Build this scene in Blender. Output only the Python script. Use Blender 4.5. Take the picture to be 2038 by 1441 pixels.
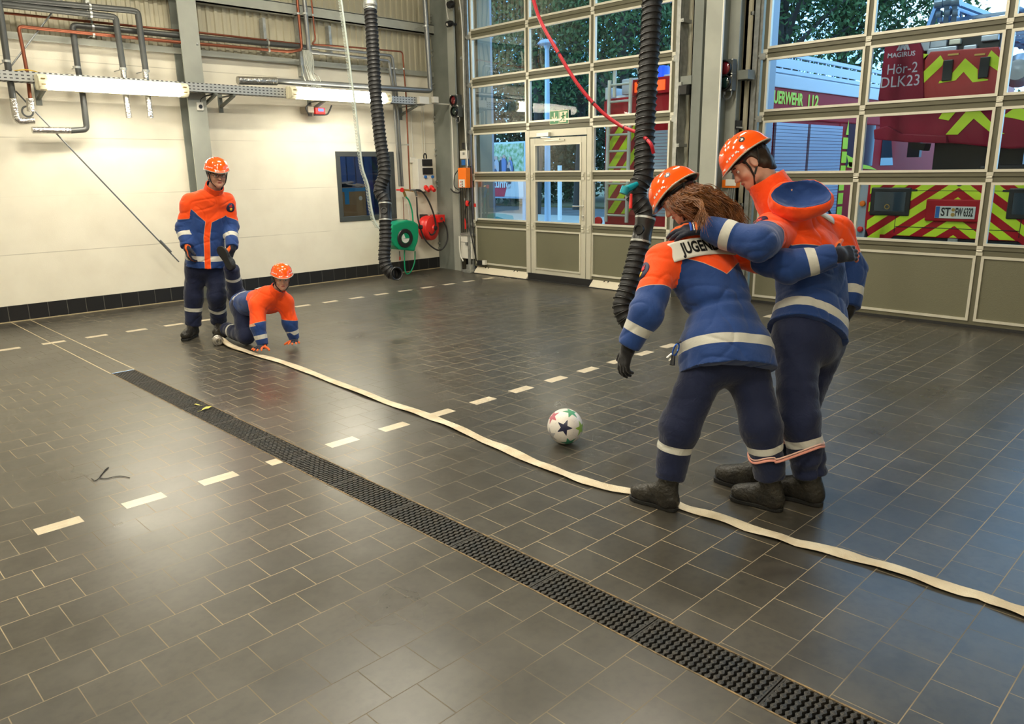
# Fire station vehicle hall: three-legged race of four young people in orange helmets.
# World: +X runs along the back wall towards the gate wall, +Y towards the back wall, Z up, metres.
import bpy, bmesh, math, random
import numpy as np
from mathutils import Vector, Matrix
random.seed(7)
rng = np.random.default_rng(7)
for o in list(bpy.data.objects): bpy.data.objects.remove(o)
scn = bpy.context.scene
COL = scn.collection
PI = math.pi
W, H = 2038, 1441

# ---------------------------------------------------------------- camera
FPX, PITCH, ROLL, YAW, HC = 1518.687, 0.24721, -0.015644, 0.794928, 1.65
_cp, _sp = math.cos(PITCH), math.sin(PITCH)
FW = np.array([math.cos(YAW)*_cp, math.sin(YAW)*_cp, -_sp])
_r = np.array([math.sin(YAW), -math.cos(YAW), 0.0]); _u = np.cross(_r, FW)
RT = math.cos(ROLL)*_r + math.sin(ROLL)*_u
UP = -math.sin(ROLL)*_r + math.cos(ROLL)*_u
CAM = np.array([0.0, 0.0, HC])
cd = bpy.data.cameras.new('camera'); cam = bpy.data.objects.new('camera', cd); COL.objects.link(cam)
cam.matrix_world = Matrix(((RT[0], UP[0], -FW[0], 0), (RT[1], UP[1], -FW[1], 0), (RT[2], UP[2], -FW[2], HC), (0, 0, 0, 1)))
cd.sensor_fit = 'HORIZONTAL'; cd.sensor_width = 36.0; cd.lens = FPX/W*36.0; cd.clip_end = 300
scn.camera = cam

# ---------------------------------------------------------------- exposure, sky, daylight, big lamps
vs = scn.view_settings
vs.view_transform = 'Standard'; vs.look = 'None'; vs.gamma = 1.0; vs.use_curve_mapping = False
vs.exposure = 0.62
wd = bpy.data.worlds.new('sky'); scn.world = wd; wd.use_nodes = True
nt = wd.node_tree; bg = nt.nodes['Background']
tc = nt.nodes.new('ShaderNodeTexCoord'); mp = nt.nodes.new('ShaderNodeMapping'); mp.inputs['Scale'].default_value = (1, 1, 2.6)
ns = nt.nodes.new('ShaderNodeTexNoise'); ns.inputs['Scale'].default_value = 2.2; ns.inputs['Detail'].default_value = 6
cr = nt.nodes.new('ShaderNodeValToRGB')
cr.color_ramp.elements[0].position = 0.42; cr.color_ramp.elements[0].color = (0.16, 0.50, 0.90, 1)
cr.color_ramp.elements[1].position = 0.66; cr.color_ramp.elements[1].color = (0.62, 0.82, 0.95, 1)
nt.links.new(tc.outputs['Generated'], mp.inputs['Vector']); nt.links.new(mp.outputs[0], ns.inputs['Vector'])
nt.links.new(ns.outputs['Fac'], cr.inputs['Fac']); nt.links.new(cr.outputs[0], bg.inputs['Color'])
bg.inputs['Strength'].default_value = 2.3

def area_light(name, loc, size, energy, color, rot=(0, 0, 0)):
    l = bpy.data.lights.new(name, 'AREA'); l.shape = 'RECTANGLE'; l.size, l.size_y = size; l.energy = energy; l.color = color
    o = bpy.data.objects.new(name, l); COL.objects.link(o); o.location = loc; o.rotation_euler = rot
    return o
# the hall's ceiling tubes are lit in the lamp builder further down; each tube also has its own area light just below it
LAMP_COL = (1.0, 0.93, 0.76)
CEIL_LAMPS = [(1.2, 7.0), (4.6, 7.0), (-0.6, 4.0), (2.6, 4.0), (5.6, 4.0), (-0.6, 0.5), (-0.6, -2.5)]
CEIL_Z, LAMP_POWER = 5.6, 70.0

# ---------------------------------------------------------------- pixel rays (photo pixel -> point on a real surface)
def ray(x, y): return FW + RT*((x - W/2)/FPX) - UP*((y - H/2)/FPX)
def fl(x, y, z=0.0): d = ray(x, y); return CAM + d*((z - HC)/d[2])
def onx(x, y, X): d = ray(x, y); return CAM + d*(X/d[0])
def ony(x, y, Y): d = ray(x, y); return CAM + d*(Y/d[1])
def at(x, y, dep): return CAM + ray(x, y)*dep
# ---------------------------------------------------------------- naming helpers
def tag(o, label=None, cat=None, group=None, kind=None):
    if label: o['label'] = label
    if cat: o['category'] = cat
    if group: o['group'] = group
    if kind: o['kind'] = kind
    return o
def empty(name, loc=(0, 0, 0), label=None, cat=None, group=None):
    o = bpy.data.objects.new(name, None); COL.objects.link(o); o.location = loc; o.empty_display_size = 0.1
    return tag(o, label, cat, group)
def link(name, me, mat=None, parent=None, smooth=False):
    o = bpy.data.objects.new(name, me); COL.objects.link(o)
    if mat is not None:
        for m in (mat if isinstance(mat, (list, tuple)) else [mat]): me.materials.append(m)
    if parent is not None:
        o.parent = parent
        o.matrix_parent_inverse = Matrix.Translation(parent.location).inverted()
    if smooth: me.shade_smooth()
    return o
def copy_tree(o, parent=None):
    c = o.copy(); COL.objects.link(c)
    if parent is not None: c.parent = parent
    for ch in o.children: copy_tree(ch, c)
    return c

# ---------------------------------------------------------------- mesh builder
class MB:
    def __init__(s): s.v = []; s.f = []; s.m = []; s.mi = 0
    def quadf(s, idx): s.f.append(tuple(idx)); s.m.append(s.mi)
    def add(s, vs, fs):
        b = len(s.v); s.v += [tuple(map(float, p)) for p in vs]
        for f in fs: s.quadf([i + b for i in f])
        return s
    def box(s, lo, hi):
        (a, b, c), (d, e, f) = lo, hi
        a, d = min(a, d), max(a, d); b, e = min(b, e), max(b, e); c, f = min(c, f), max(c, f)
        return s.add([(a,b,c),(d,b,c),(d,e,c),(a,e,c),(a,b,f),(d,b,f),(d,e,f),(a,e,f)],
                     [(0,3,2,1),(4,5,6,7),(0,1,5,4),(1,2,6,5),(2,3,7,6),(3,0,4,7)])
    def obox(s, c, ax, ay, az, hx, hy, hz):
        c, ax, ay, az = [np.array(t, float) for t in (c, ax, ay, az)]
        vs = []
        for k in (-1, 1):
            for i, j in ((-1,-1),(1,-1),(1,1),(-1,1)): vs.append(c + ax*hx*i + ay*hy*j + az*hz*k)
        return s.add(vs, [(0,3,2,1),(4,5,6,7),(0,1,5,4),(1,2,6,5),(2,3,7,6),(3,0,4,7)])
    def bar(s, a, b, w, h, up=(0, 0, 1)):
        a, b = np.array(a, float), np.array(b, float); d = b - a; L = np.linalg.norm(d); d /= L
        x = np.cross(d, up); x /= np.linalg.norm(x); y = np.cross(x, d)
        return s.obox((a + b)/2, x, y, d, w/2, h/2, L/2)
    def tube(s, pts, r, n=10, caps=True, close=False):
        pts = [np.array(p, float) for p in pts]; N = len(pts)
        rr = r if hasattr(r, '__len__') else [r]*N
        T = []
        for i in range(N):
            if close: t = pts[(i+1) % N] - pts[i-1]
            else: t = pts[min(i+1, N-1)] - pts[max(i-1, 0)]
            T.append(t/(np.linalg.norm(t) + 1e-12))
        u = np.cross(T[0], (0, 0, 1) if abs(T[0][2]) < 0.9 else (1, 0, 0)); u /= np.linalg.norm(u)
        vs = []; fs = []
        for i in range(N):
            u = u - T[i]*np.dot(u, T[i]); u /= np.linalg.norm(u) + 1e-12; v = np.cross(T[i], u)
            for k in range(n):
                a = 2*PI*k/n; vs.append(pts[i] + (u*math.cos(a) + v*math.sin(a))*rr[i])
        for i in range(N if close else N-1):
            j = (i+1) % N
            for k in range(n): l = (k+1) % n; fs.append((i*n+k, i*n+l, j*n+l, j*n+k))
        if caps and not close: fs.append(tuple(range(n-1, -1, -1))); fs.append(tuple((N-1)*n + k for k in range(n)))
        return s.add(vs, fs)
    def cyl(s, a, b, r, n=20): return s.tube([a, b], r, n)
    def lathe(s, c, axis, prof, n=24):
        c = np.array(c, float); d = np.array(axis, float); d /= np.linalg.norm(d)
        u = np.cross(d, (0, 0, 1) if abs(d[2]) < 0.9 else (1, 0, 0)); u /= np.linalg.norm(u); v = np.cross(d, u)
        vs = []; fs = []
        for (r, h) in prof:
            for k in range(n):
                a = 2*PI*k/n; vs.append(c + d*h + (u*math.cos(a) + v*math.sin(a))*max(r, 1e-5))
        for i in range(len(prof)-1):
            for k in range(n): l = (k+1) % n; fs.append((i*n+k, i*n+l, (i+1)*n+l, (i+1)*n+k))
        return s.add(vs, fs)
    def prism(s, poly, o, ax, ay, th):
        # poly in 2-D placed at o with axes ax, ay, thickness th along ax x ay
        o, ax, ay = [np.array(t, float) for t in (o, ax, ay)]; nz = np.cross(ax, ay); nz /= np.linalg.norm(nz); n = len(poly)
        vs = [o + ax*p[0] + ay*p[1] for p in poly] + [o + ax*p[0] + ay*p[1] + nz*th for p in poly]
        fs = [tuple(range(n-1, -1, -1)), tuple(range(n, 2*n))] + [(i, (i+1) % n, (i+1) % n + n, i + n) for i in range(n)]
        return s.add(vs, fs)
    def build(s, name, mat, parent=None, smooth=False, bevel=0.0, label=None, seg=2):
        me = bpy.data.meshes.new(name); me.from_pydata(s.v, [], s.f); me.polygons.foreach_set('material_index', s.m)
        bm = bmesh.new(); bm.from_mesh(me)
        bmesh.ops.recalc_face_normals(bm, faces=bm.faces)
        if bevel > 0:
            ed = [e for e in bm.edges if len(e.link_faces) == 2 and e.calc_face_angle(0) > 0.6]
            bmesh.ops.bevel(bm, geom=ed, offset=bevel, segments=seg, affect='EDGES', profile=0.6, clamp_overlap=True)
        bm.to_mesh(me); bm.free(); me.update()
        o = link(name, me, mat, parent, smooth)
        if smooth:
            me.set_sharp_from_angle(angle=math.radians(38))
        if label: o['label'] = label
        return o

def smooth_path(pts, n=8, close=False):
    P = [np.array(p, float) for p in pts]; out = []; N = len(P)
    rng_ = range(N if close else N-1)
    for i in rng_:
        p0 = P[i-1] if (close or i > 0) else 2*P[0]-P[1]
        p1 = P[i]; p2 = P[(i+1) % N]
        p3 = P[(i+2) % N] if (close or i+2 < N) else 2*P[-1]-P[-2]
        for k in range(n):
            t = k/n
            out.append(0.5*((2*p1) + (-p0+p2)*t + (2*p0-5*p1+4*p2-p3)*t*t + (-p0+3*p1-3*p2+p3)*t**3))
    if not close: out.append(P[-1])
    return out
def bend_path(pts, r, n=5):
    """polyline with rounded corners of radius r (pipe bends)"""
    P = [np.array(p, float) for p in pts]; out = [P[0]]
    for i in range(1, len(P)-1):
        a = P[i-1]-P[i]; b = P[i+1]-P[i]; la, lb = np.linalg.norm(a), np.linalg.norm(b)
        q = min(r, la*0.45, lb*0.45); A = P[i] + a/la*q; B = P[i] + b/lb*q
        for k in range(n+1):
            t = k/n; out.append(A*(1-t)**2 + P[i]*2*t*(1-t) + B*t*t)
    out.append(P[-1]); return out

def text_obj(name, body, mat, parent, o, ax, ay, size, th=0.002, bold=0.0, label=None, align='CENTER', squeeze=1.0, fn=None, fitw=None):
    """lettering as a mesh: text drawn in the plane at o with axes ax (reading direction) and ay (up)"""
    cu = bpy.data.curves.new('txt', 'FONT'); cu.body = body; cu.size = size; cu.align_x = align; cu.align_y = 'CENTER'
    cu.extrude = th/2; cu.offset = bold; cu.resolution_u = 3
    t = bpy.data.objects.new('txt', cu); COL.objects.link(t)
    dg = bpy.context.evaluated_depsgraph_get(); dg.update()
    me = bpy.data.meshes.new_from_object(t.evaluated_get(dg)); bpy.data.objects.remove(t)
    o, ax, ay = [np.array(q, float) for q in (o, ax, ay)]; nz = np.cross(ax, ay)
    n = len(me.vertices); co = np.empty(n*3, 'f'); me.vertices.foreach_get('co', co); co = co.reshape(-1, 3)
    if fitw: squeeze = fitw/(co[:, 0].max()-co[:, 0].min()); co[:, 0] -= (co[:, 0].max()+co[:, 0].min())/2
    co[:, 0] *= squeeze
    w = o + co[:, :1]*ax + co[:, 1:2]*ay + co[:, 2:3]*nz
    if fn is not None: w = fn(w, co)
    me.vertices.foreach_set('co', w.astype('f').ravel()); me.materials.clear(); me.update(); me.name = name
    ob = link(name, me, mat, parent)
    if label: ob['label'] = label
    return ob

# ---------------------------------------------------------------- materials
MATS = {}
def mat(name, col=(0.5, 0.5, 0.5), rough=0.5, metal=0.0, spec=0.5, emit=None, es=1.0, bump=None, var=0.0, vscale=6.0, coat=0.0, trans=0.0, col2=None):
    if name in MATS: return MATS[name]
    m = bpy.data.materials.new(name); m.use_nodes = True; nt = m.node_tree; b = nt.nodes['Principled BSDF']
    b.inputs['Base Color'].default_value = (*col, 1); b.inputs['Roughness'].default_value = rough
    b.inputs['Metallic'].default_value = metal; b.inputs['Specular IOR Level'].default_value = spec
    if coat: b.inputs['Coat Weight'].default_value = coat; b.inputs['Coat Roughness'].default_value = 0.08
    if trans: b.inputs['Transmission Weight'].default_value = trans
    if emit is not None: b.inputs['Emission Color'].default_value = (*emit, 1); b.inputs['Emission Strength'].default_value = es
    if var > 0 or col2 is not None:
        tc = nt.nodes.new('ShaderNodeTexCoord'); n = nt.nodes.new('ShaderNodeTexNoise'); n.inputs['Scale'].default_value = vscale; n.inputs['Detail'].default_value = 5
        nt.links.new(tc.outputs['Object'], n.inputs['Vector'])
        mx = nt.nodes.new('ShaderNodeMix'); mx.data_type = 'RGBA'
        mr = nt.nodes.new('ShaderNodeMapRange'); mr.inputs[1].default_value = 0.35; mr.inputs[2].default_value = 0.65
        nt.links.new(n.outputs['Fac'], mr.inputs[0]); nt.links.new(mr.outputs[0], mx.inputs[0])
        c2 = col2 if col2 is not None else tuple(c*(1-var) for c in col)
        mx.inputs[6].default_value = (*col, 1); mx.inputs[7].default_value = (*c2, 1)
        nt.links.new(mx.outputs[2], b.inputs['Base Color'])
    if bump:
        sc, st = bump; tc = nt.nodes.new('ShaderNodeTexCoord'); n = nt.nodes.new('ShaderNodeTexNoise'); n.inputs['Scale'].default_value = sc; n.inputs['Detail'].default_value = 3
        bp = nt.nodes.new('ShaderNodeBump'); bp.inputs['Strength'].default_value = st; bp.inputs['Distance'].default_value = 0.01
        nt.links.new(tc.outputs['Object'], n.inputs['Vector']); nt.links.new(n.outputs['Fac'], bp.inputs['Height']); nt.links.new(bp.outputs[0], b.inputs['Normal'])
    MATS[name] = m; return m
def nn(nt, typ, **kw):
    n = nt.nodes.new(typ)
    for k, v in kw.items(): setattr(n, k, v)
    return n
def mth(nt, op, a, b=None, c=None):
    n = nt.nodes.new('ShaderNodeMath'); n.operation = op
    for i, q in enumerate((a, b, c)):
        if q is None: continue
        if isinstance(q, (int, float)): n.inputs[i].default_value = q
        else: nt.links.new(q, n.inputs[i])
    return n.outputs[0]
def mixc(nt, fac, a, b):
    n = nt.nodes.new('ShaderNodeMix'); n.data_type = 'RGBA'
    for i, q in ((0, fac), (6, a), (7, b)):
        if isinstance(q, (int, float)): n.inputs[i].default_value = q
        elif isinstance(q, tuple): n.inputs[i].default_value = (*q[:3], 1)
        else: nt.links.new(q, n.inputs[i])
    return n.outputs[2]

M_alu   = mat('brushed_aluminium', (0.62, 0.60, 0.53), 0.38, 0.75)
M_alub  = mat('pale_anodised_frame', (0.70, 0.67, 0.56), 0.42, 0.35)
M_galv  = mat('galvanised_steel', (0.50, 0.51, 0.48), 0.42, 0.65, col2=(0.36, 0.37, 0.35), vscale=14)
M_steel = mat('grey_painted_steel', (0.21, 0.225, 0.20), 0.48, 0.0, col2=(0.165, 0.18, 0.16), vscale=3)
M_steell= mat('light_grey_painted_steel', (0.36, 0.37, 0.32), 0.5, 0.0, col2=(0.30, 0.31, 0.27), vscale=2.5)
M_pipe  = mat('dark_pipe_insulation', (0.065, 0.068, 0.065), 0.38, 0.1, spec=0.6)
M_pipeg = mat('grey_steel_pipe', (0.24, 0.245, 0.24), 0.35, 0.6)
M_cop   = mat('copper_pipe', (0.27, 0.085, 0.045), 0.38, 0.7)
M_foil  = mat('wrinkled_foil', (0.62, 0.60, 0.56), 0.22, 0.95, bump=(45, 1.0))
M_black = mat('black_plastic', (0.014, 0.014, 0.015), 0.38)
M_rub   = mat('black_rubber', (0.02, 0.02, 0.02), 0.55, bump=(60, 0.2))
M_white = mat('white_plastic', (0.72, 0.70, 0.63), 0.4)
M_red   = mat('red_plastic', (0.72, 0.025, 0.02), 0.32)
M_green = mat('green_plastic', (0.0, 0.27, 0.125), 0.35)
M_orangep = mat('orange_plastic', (0.95, 0.20, 0.01), 0.4)
M_blue  = mat('blue_plastic', (0.02, 0.14, 0.45), 0.35)
M_brass = mat('brass', (0.55, 0.36, 0.12), 0.3, 0.9)
M_frame = mat('olive_grey_gate_profile', (0.125, 0.118, 0.075), 0.45, 0.0)
M_panel = mat('olive_grey_gate_panel', (0.155, 0.15, 0.095), 0.5, 0.0, bump=(120, 0.25))
M_anth  = mat('anthracite_frame', (0.055, 0.062, 0.062), 0.45)
# ---------------------------------------------------------------- room shell
YW = 10.4      # back wall
XG = 8.47      # inner face of the left gate
XR = 8.75      # inner face of the right gate
XI = 8.62      # inner face of the gate wall
DX0, DX1, DY1 = 1.985, 2.18, 6.95   # floor drain

def floor_material():
    m = bpy.data.materials.new('dark_slate_floor_tiles'); m.use_nodes = True; nt = m.node_tree; b = nt.nodes['Principled BSDF']
    tc = nn(nt, 'ShaderNodeTexCoord'); sep = nn(nt, 'ShaderNodeSeparateXYZ'); nt.links.new(tc.outputs['Object'], sep.inputs[0])
    br = nn(nt, 'ShaderNodeTexBrick'); br.offset = 0.5; br.offset_frequency = 2; br.squash = 1.0
    br.inputs['Scale'].default_value = 1.0; br.inputs['Brick Width'].default_value = 0.2; br.inputs['Row Height'].default_value = 0.2
    br.inputs['Mortar Size'].default_value = 0.0019; br.inputs['Mortar Smooth'].default_value = 0.15; br.inputs['Bias'].default_value = -0.1
    br.inputs['Color1'].default_value = (0.041, 0.036, 0.027, 1); br.inputs['Color2'].default_value = (0.060, 0.053, 0.040, 1)
    br.inputs['Mortar'].default_value = (0, 0, 0, 1)
    nt.links.new(tc.outputs['Object'], br.inputs['Vector'])
    def noise(sc, det=4, vec=None, dist=0.0):
        n = nn(nt, 'ShaderNodeTexNoise'); n.inputs['Scale'].default_value = sc; n.inputs['Detail'].default_value = det; n.inputs['Distortion'].default_value = dist
        nt.links.new(vec if vec is not None else tc.outputs['Object'], n.inputs['Vector']); return n.outputs['Fac']
    def rng_(f, a, b_, c=0.0, d=1.0):
        n = nn(nt, 'ShaderNodeMapRange'); n.inputs[1].default_value = a; n.inputs[2].default_value = b_; n.inputs[3].default_value = c; n.inputs[4].default_value = d
        nt.links.new(f, n.inputs[0]); return n.outputs[0]
    # mottled slate surface and scuffs
    n1 = noise(1.1, 6); n2 = noise(9, 5); n3 = noise(0.55, 3)
    c = mixc(nt, rng_(n2, 0.38, 0.72, 0, 0.75), br.outputs['Color'], (0.070, 0.063, 0.049))
    n4 = noise(30, 6); c = mixc(nt, rng_(n4, 0.45, 0.7, 0, 0.45), c, (0.024, 0.022, 0.019))
    c = mixc(nt, rng_(noise(3.2, 5), 0.5, 0.72, 0, 0.5), c, (0.082, 0.075, 0.060))
    c = mixc(nt, rng_(n1, 0.52, 0.78, 0, 0.6), c, (0.030, 0.029, 0.027))
    # grout: pale sandy, in places worn dark
    g = mixc(nt, rng_(noise(0.8, 2), 0.38, 0.55), (0.105, 0.084, 0.055), (0.34, 0.265, 0.155))
    c = mixc(nt, br.outputs['Fac'], c, g)
    X, Y = sep.outputs[0], sep.outputs[1]
    # two dashed lines of cream strip tiles
    def between(v, lo, hi): return mth(nt, 'MULTIPLY', mth(nt, 'GREATER_THAN', v, lo), mth(nt, 'LESS_THAN', v, hi))
    ph = mth(nt, 'FRACT', mth(nt, 'DIVIDE', mth(nt, 'SUBTRACT', X, 0.69 - 8.0), 0.401))
    dash = mth(nt, 'MULTIPLY', mth(nt, 'LESS_THAN', ph, 0.505), between(Y, 3.955, 4.045))
    ph2 = mth(nt, 'FRACT', mth(nt, 'DIVIDE', mth(nt, 'SUBTRACT', X, 1.905 - 8.12), 0.406))
    dash2 = mth(nt, 'MULTIPLY', mth(nt, 'LESS_THAN', ph2, 0.52), between(Y, 8.71, 8.80))
    dall = mth(nt, 'MAXIMUM', dash, dash2)
    c = mixc(nt, dall, c, mixc(nt, rng_(n2, 0.3, 0.7), (0.62, 0.52, 0.37), (0.50, 0.42, 0.30)))
    # the two pale joints that run on from the drain to the wall
    j = mth(nt, 'MAXIMUM', between(X, DX0-0.006, DX0+0.004), between(X, DX1-0.004, DX1+0.006))
    j = mth(nt, 'MULTIPLY', j, mth(nt, 'GREATER_THAN', Y, DY1))
    j = mth(nt, 'MAXIMUM', j, mth(nt, 'MULTIPLY', between(X, DX0, DX1), between(Y, DY1, DY1+0.012)))
    c = mixc(nt, j, c, (0.50, 0.40, 0.24))
    nt.links.new(c, b.inputs['Base Color'])
    rgh = rng_(noise(1.6, 3), 0.3, 0.7, 0.27, 0.37)
    nt.links.new(mth(nt, 'MAXIMUM', rgh, mth(nt, 'MULTIPLY', br.outputs['Fac'], 0.8)), b.inputs['Roughness'])
    b.inputs['Specular IOR Level'].default_value = 0.72
    bp = nn(nt, 'ShaderNodeBump'); bp.inputs['Strength'].default_value = 0.35; bp.inputs['Distance'].default_value = 0.004
    hgt = mth(nt, 'SUBTRACT', mth(nt, 'MULTIPLY', n2, 0.12), br.outputs['Fac']); nt.links.new(hgt, bp.inputs['Height']); nt.links.new(bp.outputs[0], b.inputs['Normal'])
    return m
M_floor = floor_material()
mb = MB()
X0, X1, Y0 = -4.0, 8.95, -5.0
mb.add([(X0,Y0,0),(DX0,Y0,0),(DX0,YW,0),(X0,YW,0)], [(0,1,2,3)])
mb.add([(DX1,Y0,0),(X1,Y0,0),(X1,YW,0),(DX1,YW,0)], [(0,1,2,3)])
mb.add([(DX0,DY1,0),(DX1,DY1,0),(DX1,YW,0),(DX0,YW,0)], [(0,1,2,3)])
tag(mb.build('floor', M_floor), kind='structure')

def wall_material():
    m = bpy.data.materials.new('cream_painted_concrete_panels'); m.use_nodes = True; nt = m.node_tree; b = nt.nodes['Principled BSDF']
    tc = nn(nt, 'ShaderNodeTexCoord'); sep = nn(nt, 'ShaderNodeSeparateXYZ'); nt.links.new(tc.outputs['Object'], sep.inputs[0])
    Z, X = sep.outputs[2], sep.outputs[0]
    n = nn(nt, 'ShaderNodeTexNoise'); n.inputs['Scale'].default_value = 3; n.inputs['Detail'].default_value = 6; nt.links.new(tc.outputs['Object'], n.inputs['Vector'])
    mr = nn(nt, 'ShaderNodeMapRange'); mr.inputs[1].default_value = 0.4; mr.inputs[2].default_value = 0.75; nt.links.new(n.outputs['Fac'], mr.inputs[0])
    c = mixc(nt, mr.outputs[0], (0.80, 0.75, 0.62), (0.74, 0.685, 0.56))
    ln = None
    for z in (0.776, 1.43, 2.09, 2.96):
        q = mth(nt, 'LESS_THAN', mth(nt, 'ABSOLUTE', mth(nt, 'SUBTRACT', Z, z)), 0.0045)
        ln = q if ln is None else mth(nt, 'MAXIMUM', ln, q)
    n2 = nn(nt, 'ShaderNodeTexNoise'); n2.inputs['Scale'].default_value = 1.3; nt.links.new(tc.outputs['Object'], n2.inputs['Vector'])
    k = nn(nt, 'ShaderNodeMapRange'); k.inputs[1].default_value = 0.4; k.inputs[2].default_value = 0.6; k.inputs[3].default_value = 0.05; k.inputs[4].default_value = 0.5; nt.links.new(n2.outputs['Fac'], k.inputs[0])
    c = mixc(nt, mth(nt, 'MULTIPLY', ln, k.outputs[0]), c, (0.30, 0.26, 0.19))
    nt.links.new(c, b.inputs['Base Color']); b.inputs['Roughness'].default_value = 0.75
    n3 = nn(nt, 'ShaderNodeTexNoise'); n3.inputs['Scale'].default_value = 90; nt.links.new(tc.outputs['Object'], n3.inputs['Vector'])
    bp = nn(nt, 'ShaderNodeBump'); bp.inputs['Strength'].default_value = 0.25; bp.inputs['Distance'].default_value = 0.003
    nt.links.new(mth(nt, 'SUBTRACT', n3.outputs['Fac'], mth(nt, 'MULTIPLY', ln, 1.0)), bp.inputs['Height']); nt.links.new(bp.outputs[0], b.inputs['Normal'])
    return m
M_wall = wall_material()
M_sheet = mat('cream_ribbed_wall_sheet', (0.40, 0.37, 0.27), 0.6)
M_sheetg = mat('pale_olive_ribbed_wall_sheet', (0.40, 0.37, 0.27), 0.6)
# window opening in the back wall
WX0, WX1, WZ0, WZ1 = 6.52, 7.60, 0.90, 1.955
mb = MB()
T = 0.25
for lo, hi in (((X0, 0), (WX0, 3.2)), ((WX1, 0), (X1, 3.2)), ((WX0, 0), (WX1, WZ0)), ((WX0, WZ1), (WX1, 3.2))):
    mb.box((lo[0], YW, lo[1]), (hi[0], YW+T, hi[1]))
wb = mb.build('wall_back', M_wall); tag(wb, kind='structure')
# ribbed sheet above the concrete panels
def ribbed(x0, x1, y, z0, z1, pitch=0.11, dep=0.02, axis='x'):
    m = MB(); n = int((x1-x0)/pitch); vs = []; fs = []
    prof = []
    for i in range(n+1):
        a = x0 + i*pitch; prof += [(a, 0), (a+pitch*0.40, 0), (a+pitch*0.5, dep), (a+pitch*0.90, dep)]
    for (a, d) in prof:
        for z in (z0, z1): vs.append((a, y-d, z) if axis == 'x' else (y-d, a, z))
    for i in range(len(prof)-1): fs.append((2*i, 2*i+2, 2*i+3, 2*i+1))
    return m.add(vs, fs)
ws = ribbed(X0, X1, YW+0.04, 3.2, 5.6).build('sheet_cladding', M_sheet, wb)
mb = MB(); mb.box((X0, YW-0.05, 3.18), (X1, YW+0.06, 3.215)); mb.box((X0, YW-0.05, 3.14), (X1, YW-0.042, 3.18)); mb.build('steel_ledge', M_steell, wb)
mb = MB(); mb.box((X0, YW-0.09, 3.78), (X1, YW+0.03, 3.80)); mb.box((X0, YW-0.09, 3.78), (X1, YW-0.08, 3.93)); mb.box((X0, YW-0.09, 3.92), (X1, YW+0.03, 3.935)); mb.build('steel_rail', M_steell, wb)
mb = MB(); mb.box((X0-0.2, Y0, 0), (X0, YW, 5.6)); tag(mb.build('wall_left', M_wall), kind='structure')
mb = MB(); mb.box((X0, Y0-0.2, 0), (X1, Y0, 5.6)); tag(mb.build('wall_front', M_wall), kind='structure')
mb = MB(); mb.box((X0, Y0, 5.6+0.5), (X1+0.2, YW+0.25, 5.6+0.7)); 
for k in range(8): mb.box((X0, Y0+1.2+k*2.0, 5.85), (X1, Y0+1.35+k*2.0, 6.1))
tag(mb.build('ceiling', mat('grey_roof_sheet', (0.42, 0.41, 0.36), 0.6)), kind='structure')
mb = MB(); mb.box((X0, YW, 5.6), (X1, YW+.2, 6.1)); mb.box((XI, Y0, 5.6), (XI+.2, YW, 6.1)); mb.box((X0-.2, Y0, 5.6), (X0, YW, 6.1)); mb.box((X0, Y0-.2, 5.6), (X1, Y0, 6.1)); tag(mb.build('trim_1', M_sheet), kind='structure')
# gate wall with its two openings
LG0, LG1, RG0, RG1, GT = 5.66, 9.50, -0.60, 4.72, 4.42
mb = MB()
for y0, y1, z0, z1 in ((Y0, RG0, 0, 5.6), (RG1, LG0, 0, 5.6), (LG1, YW, 0, 5.6), (RG0, RG1, GT, 5.6), (LG0, LG1, GT, 5.6)):
    mb.box((XI+0.05, y0, z0), (X1-0.01, y1, z1))
wg = mb.build('wall_gates', M_sheetg); tag(wg, kind='structure')
ribbed(LG0-0.92, LG0+0.02, XI+0.05, 0, 5.6, 0.10, 0.02, 'y').build('sheet_cladding', M_sheetg, wg)
# dark tile skirting on the back wall
def skirt_mat():
    m = bpy.data.materials.new('black_skirting_tiles'); m.use_nodes = True; nt = m.node_tree; b = nt.nodes['Principled BSDF']
    tc = nn(nt, 'ShaderNodeTexCoord'); sep = nn(nt, 'ShaderNodeSeparateXYZ'); nt.links.new(tc.outputs['Object'], sep.inputs[0])
    ph = mth(nt, 'FRACT', mth(nt, 'DIVIDE', mth(nt, 'SUBTRACT', sep.outputs[0], 1.969-10.4), 0.208))
    j = mth(nt, 'LESS_THAN', ph, 0.030)
    c = mixc(nt, j, (0.016, 0.016, 0.017), (0.11, 0.105, 0.09)); nt.links.new(c, b.inputs['Base Color']); b.inputs['Roughness'].default_value = 0.3
    return m
M_skirt = skirt_mat()
mb = MB(); mb.box((X0, YW-0.014, 0), (8.5, YW, 0.192)); sk = mb.build('baseboard_back', M_skirt); tag(sk, kind='structure')
mb = MB(); mb.box((X0, YW-0.0145, -0.001), (8.5, YW-0.0141, 0.012)); mb.build('grout_line', mat('sandy_grout', (0.42, 0.34, 0.2), 0.8), sk)
# right-hand bit of skirting beside the gate
mb = MB(); mb.box((8.58, 9.42, 0), (8.66, 9.82, 0.2)); tag(mb.build('baseboard_gate', mat('black_tile', (0.016, 0.016, 0.017), 0.3)), kind='structure')

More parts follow.
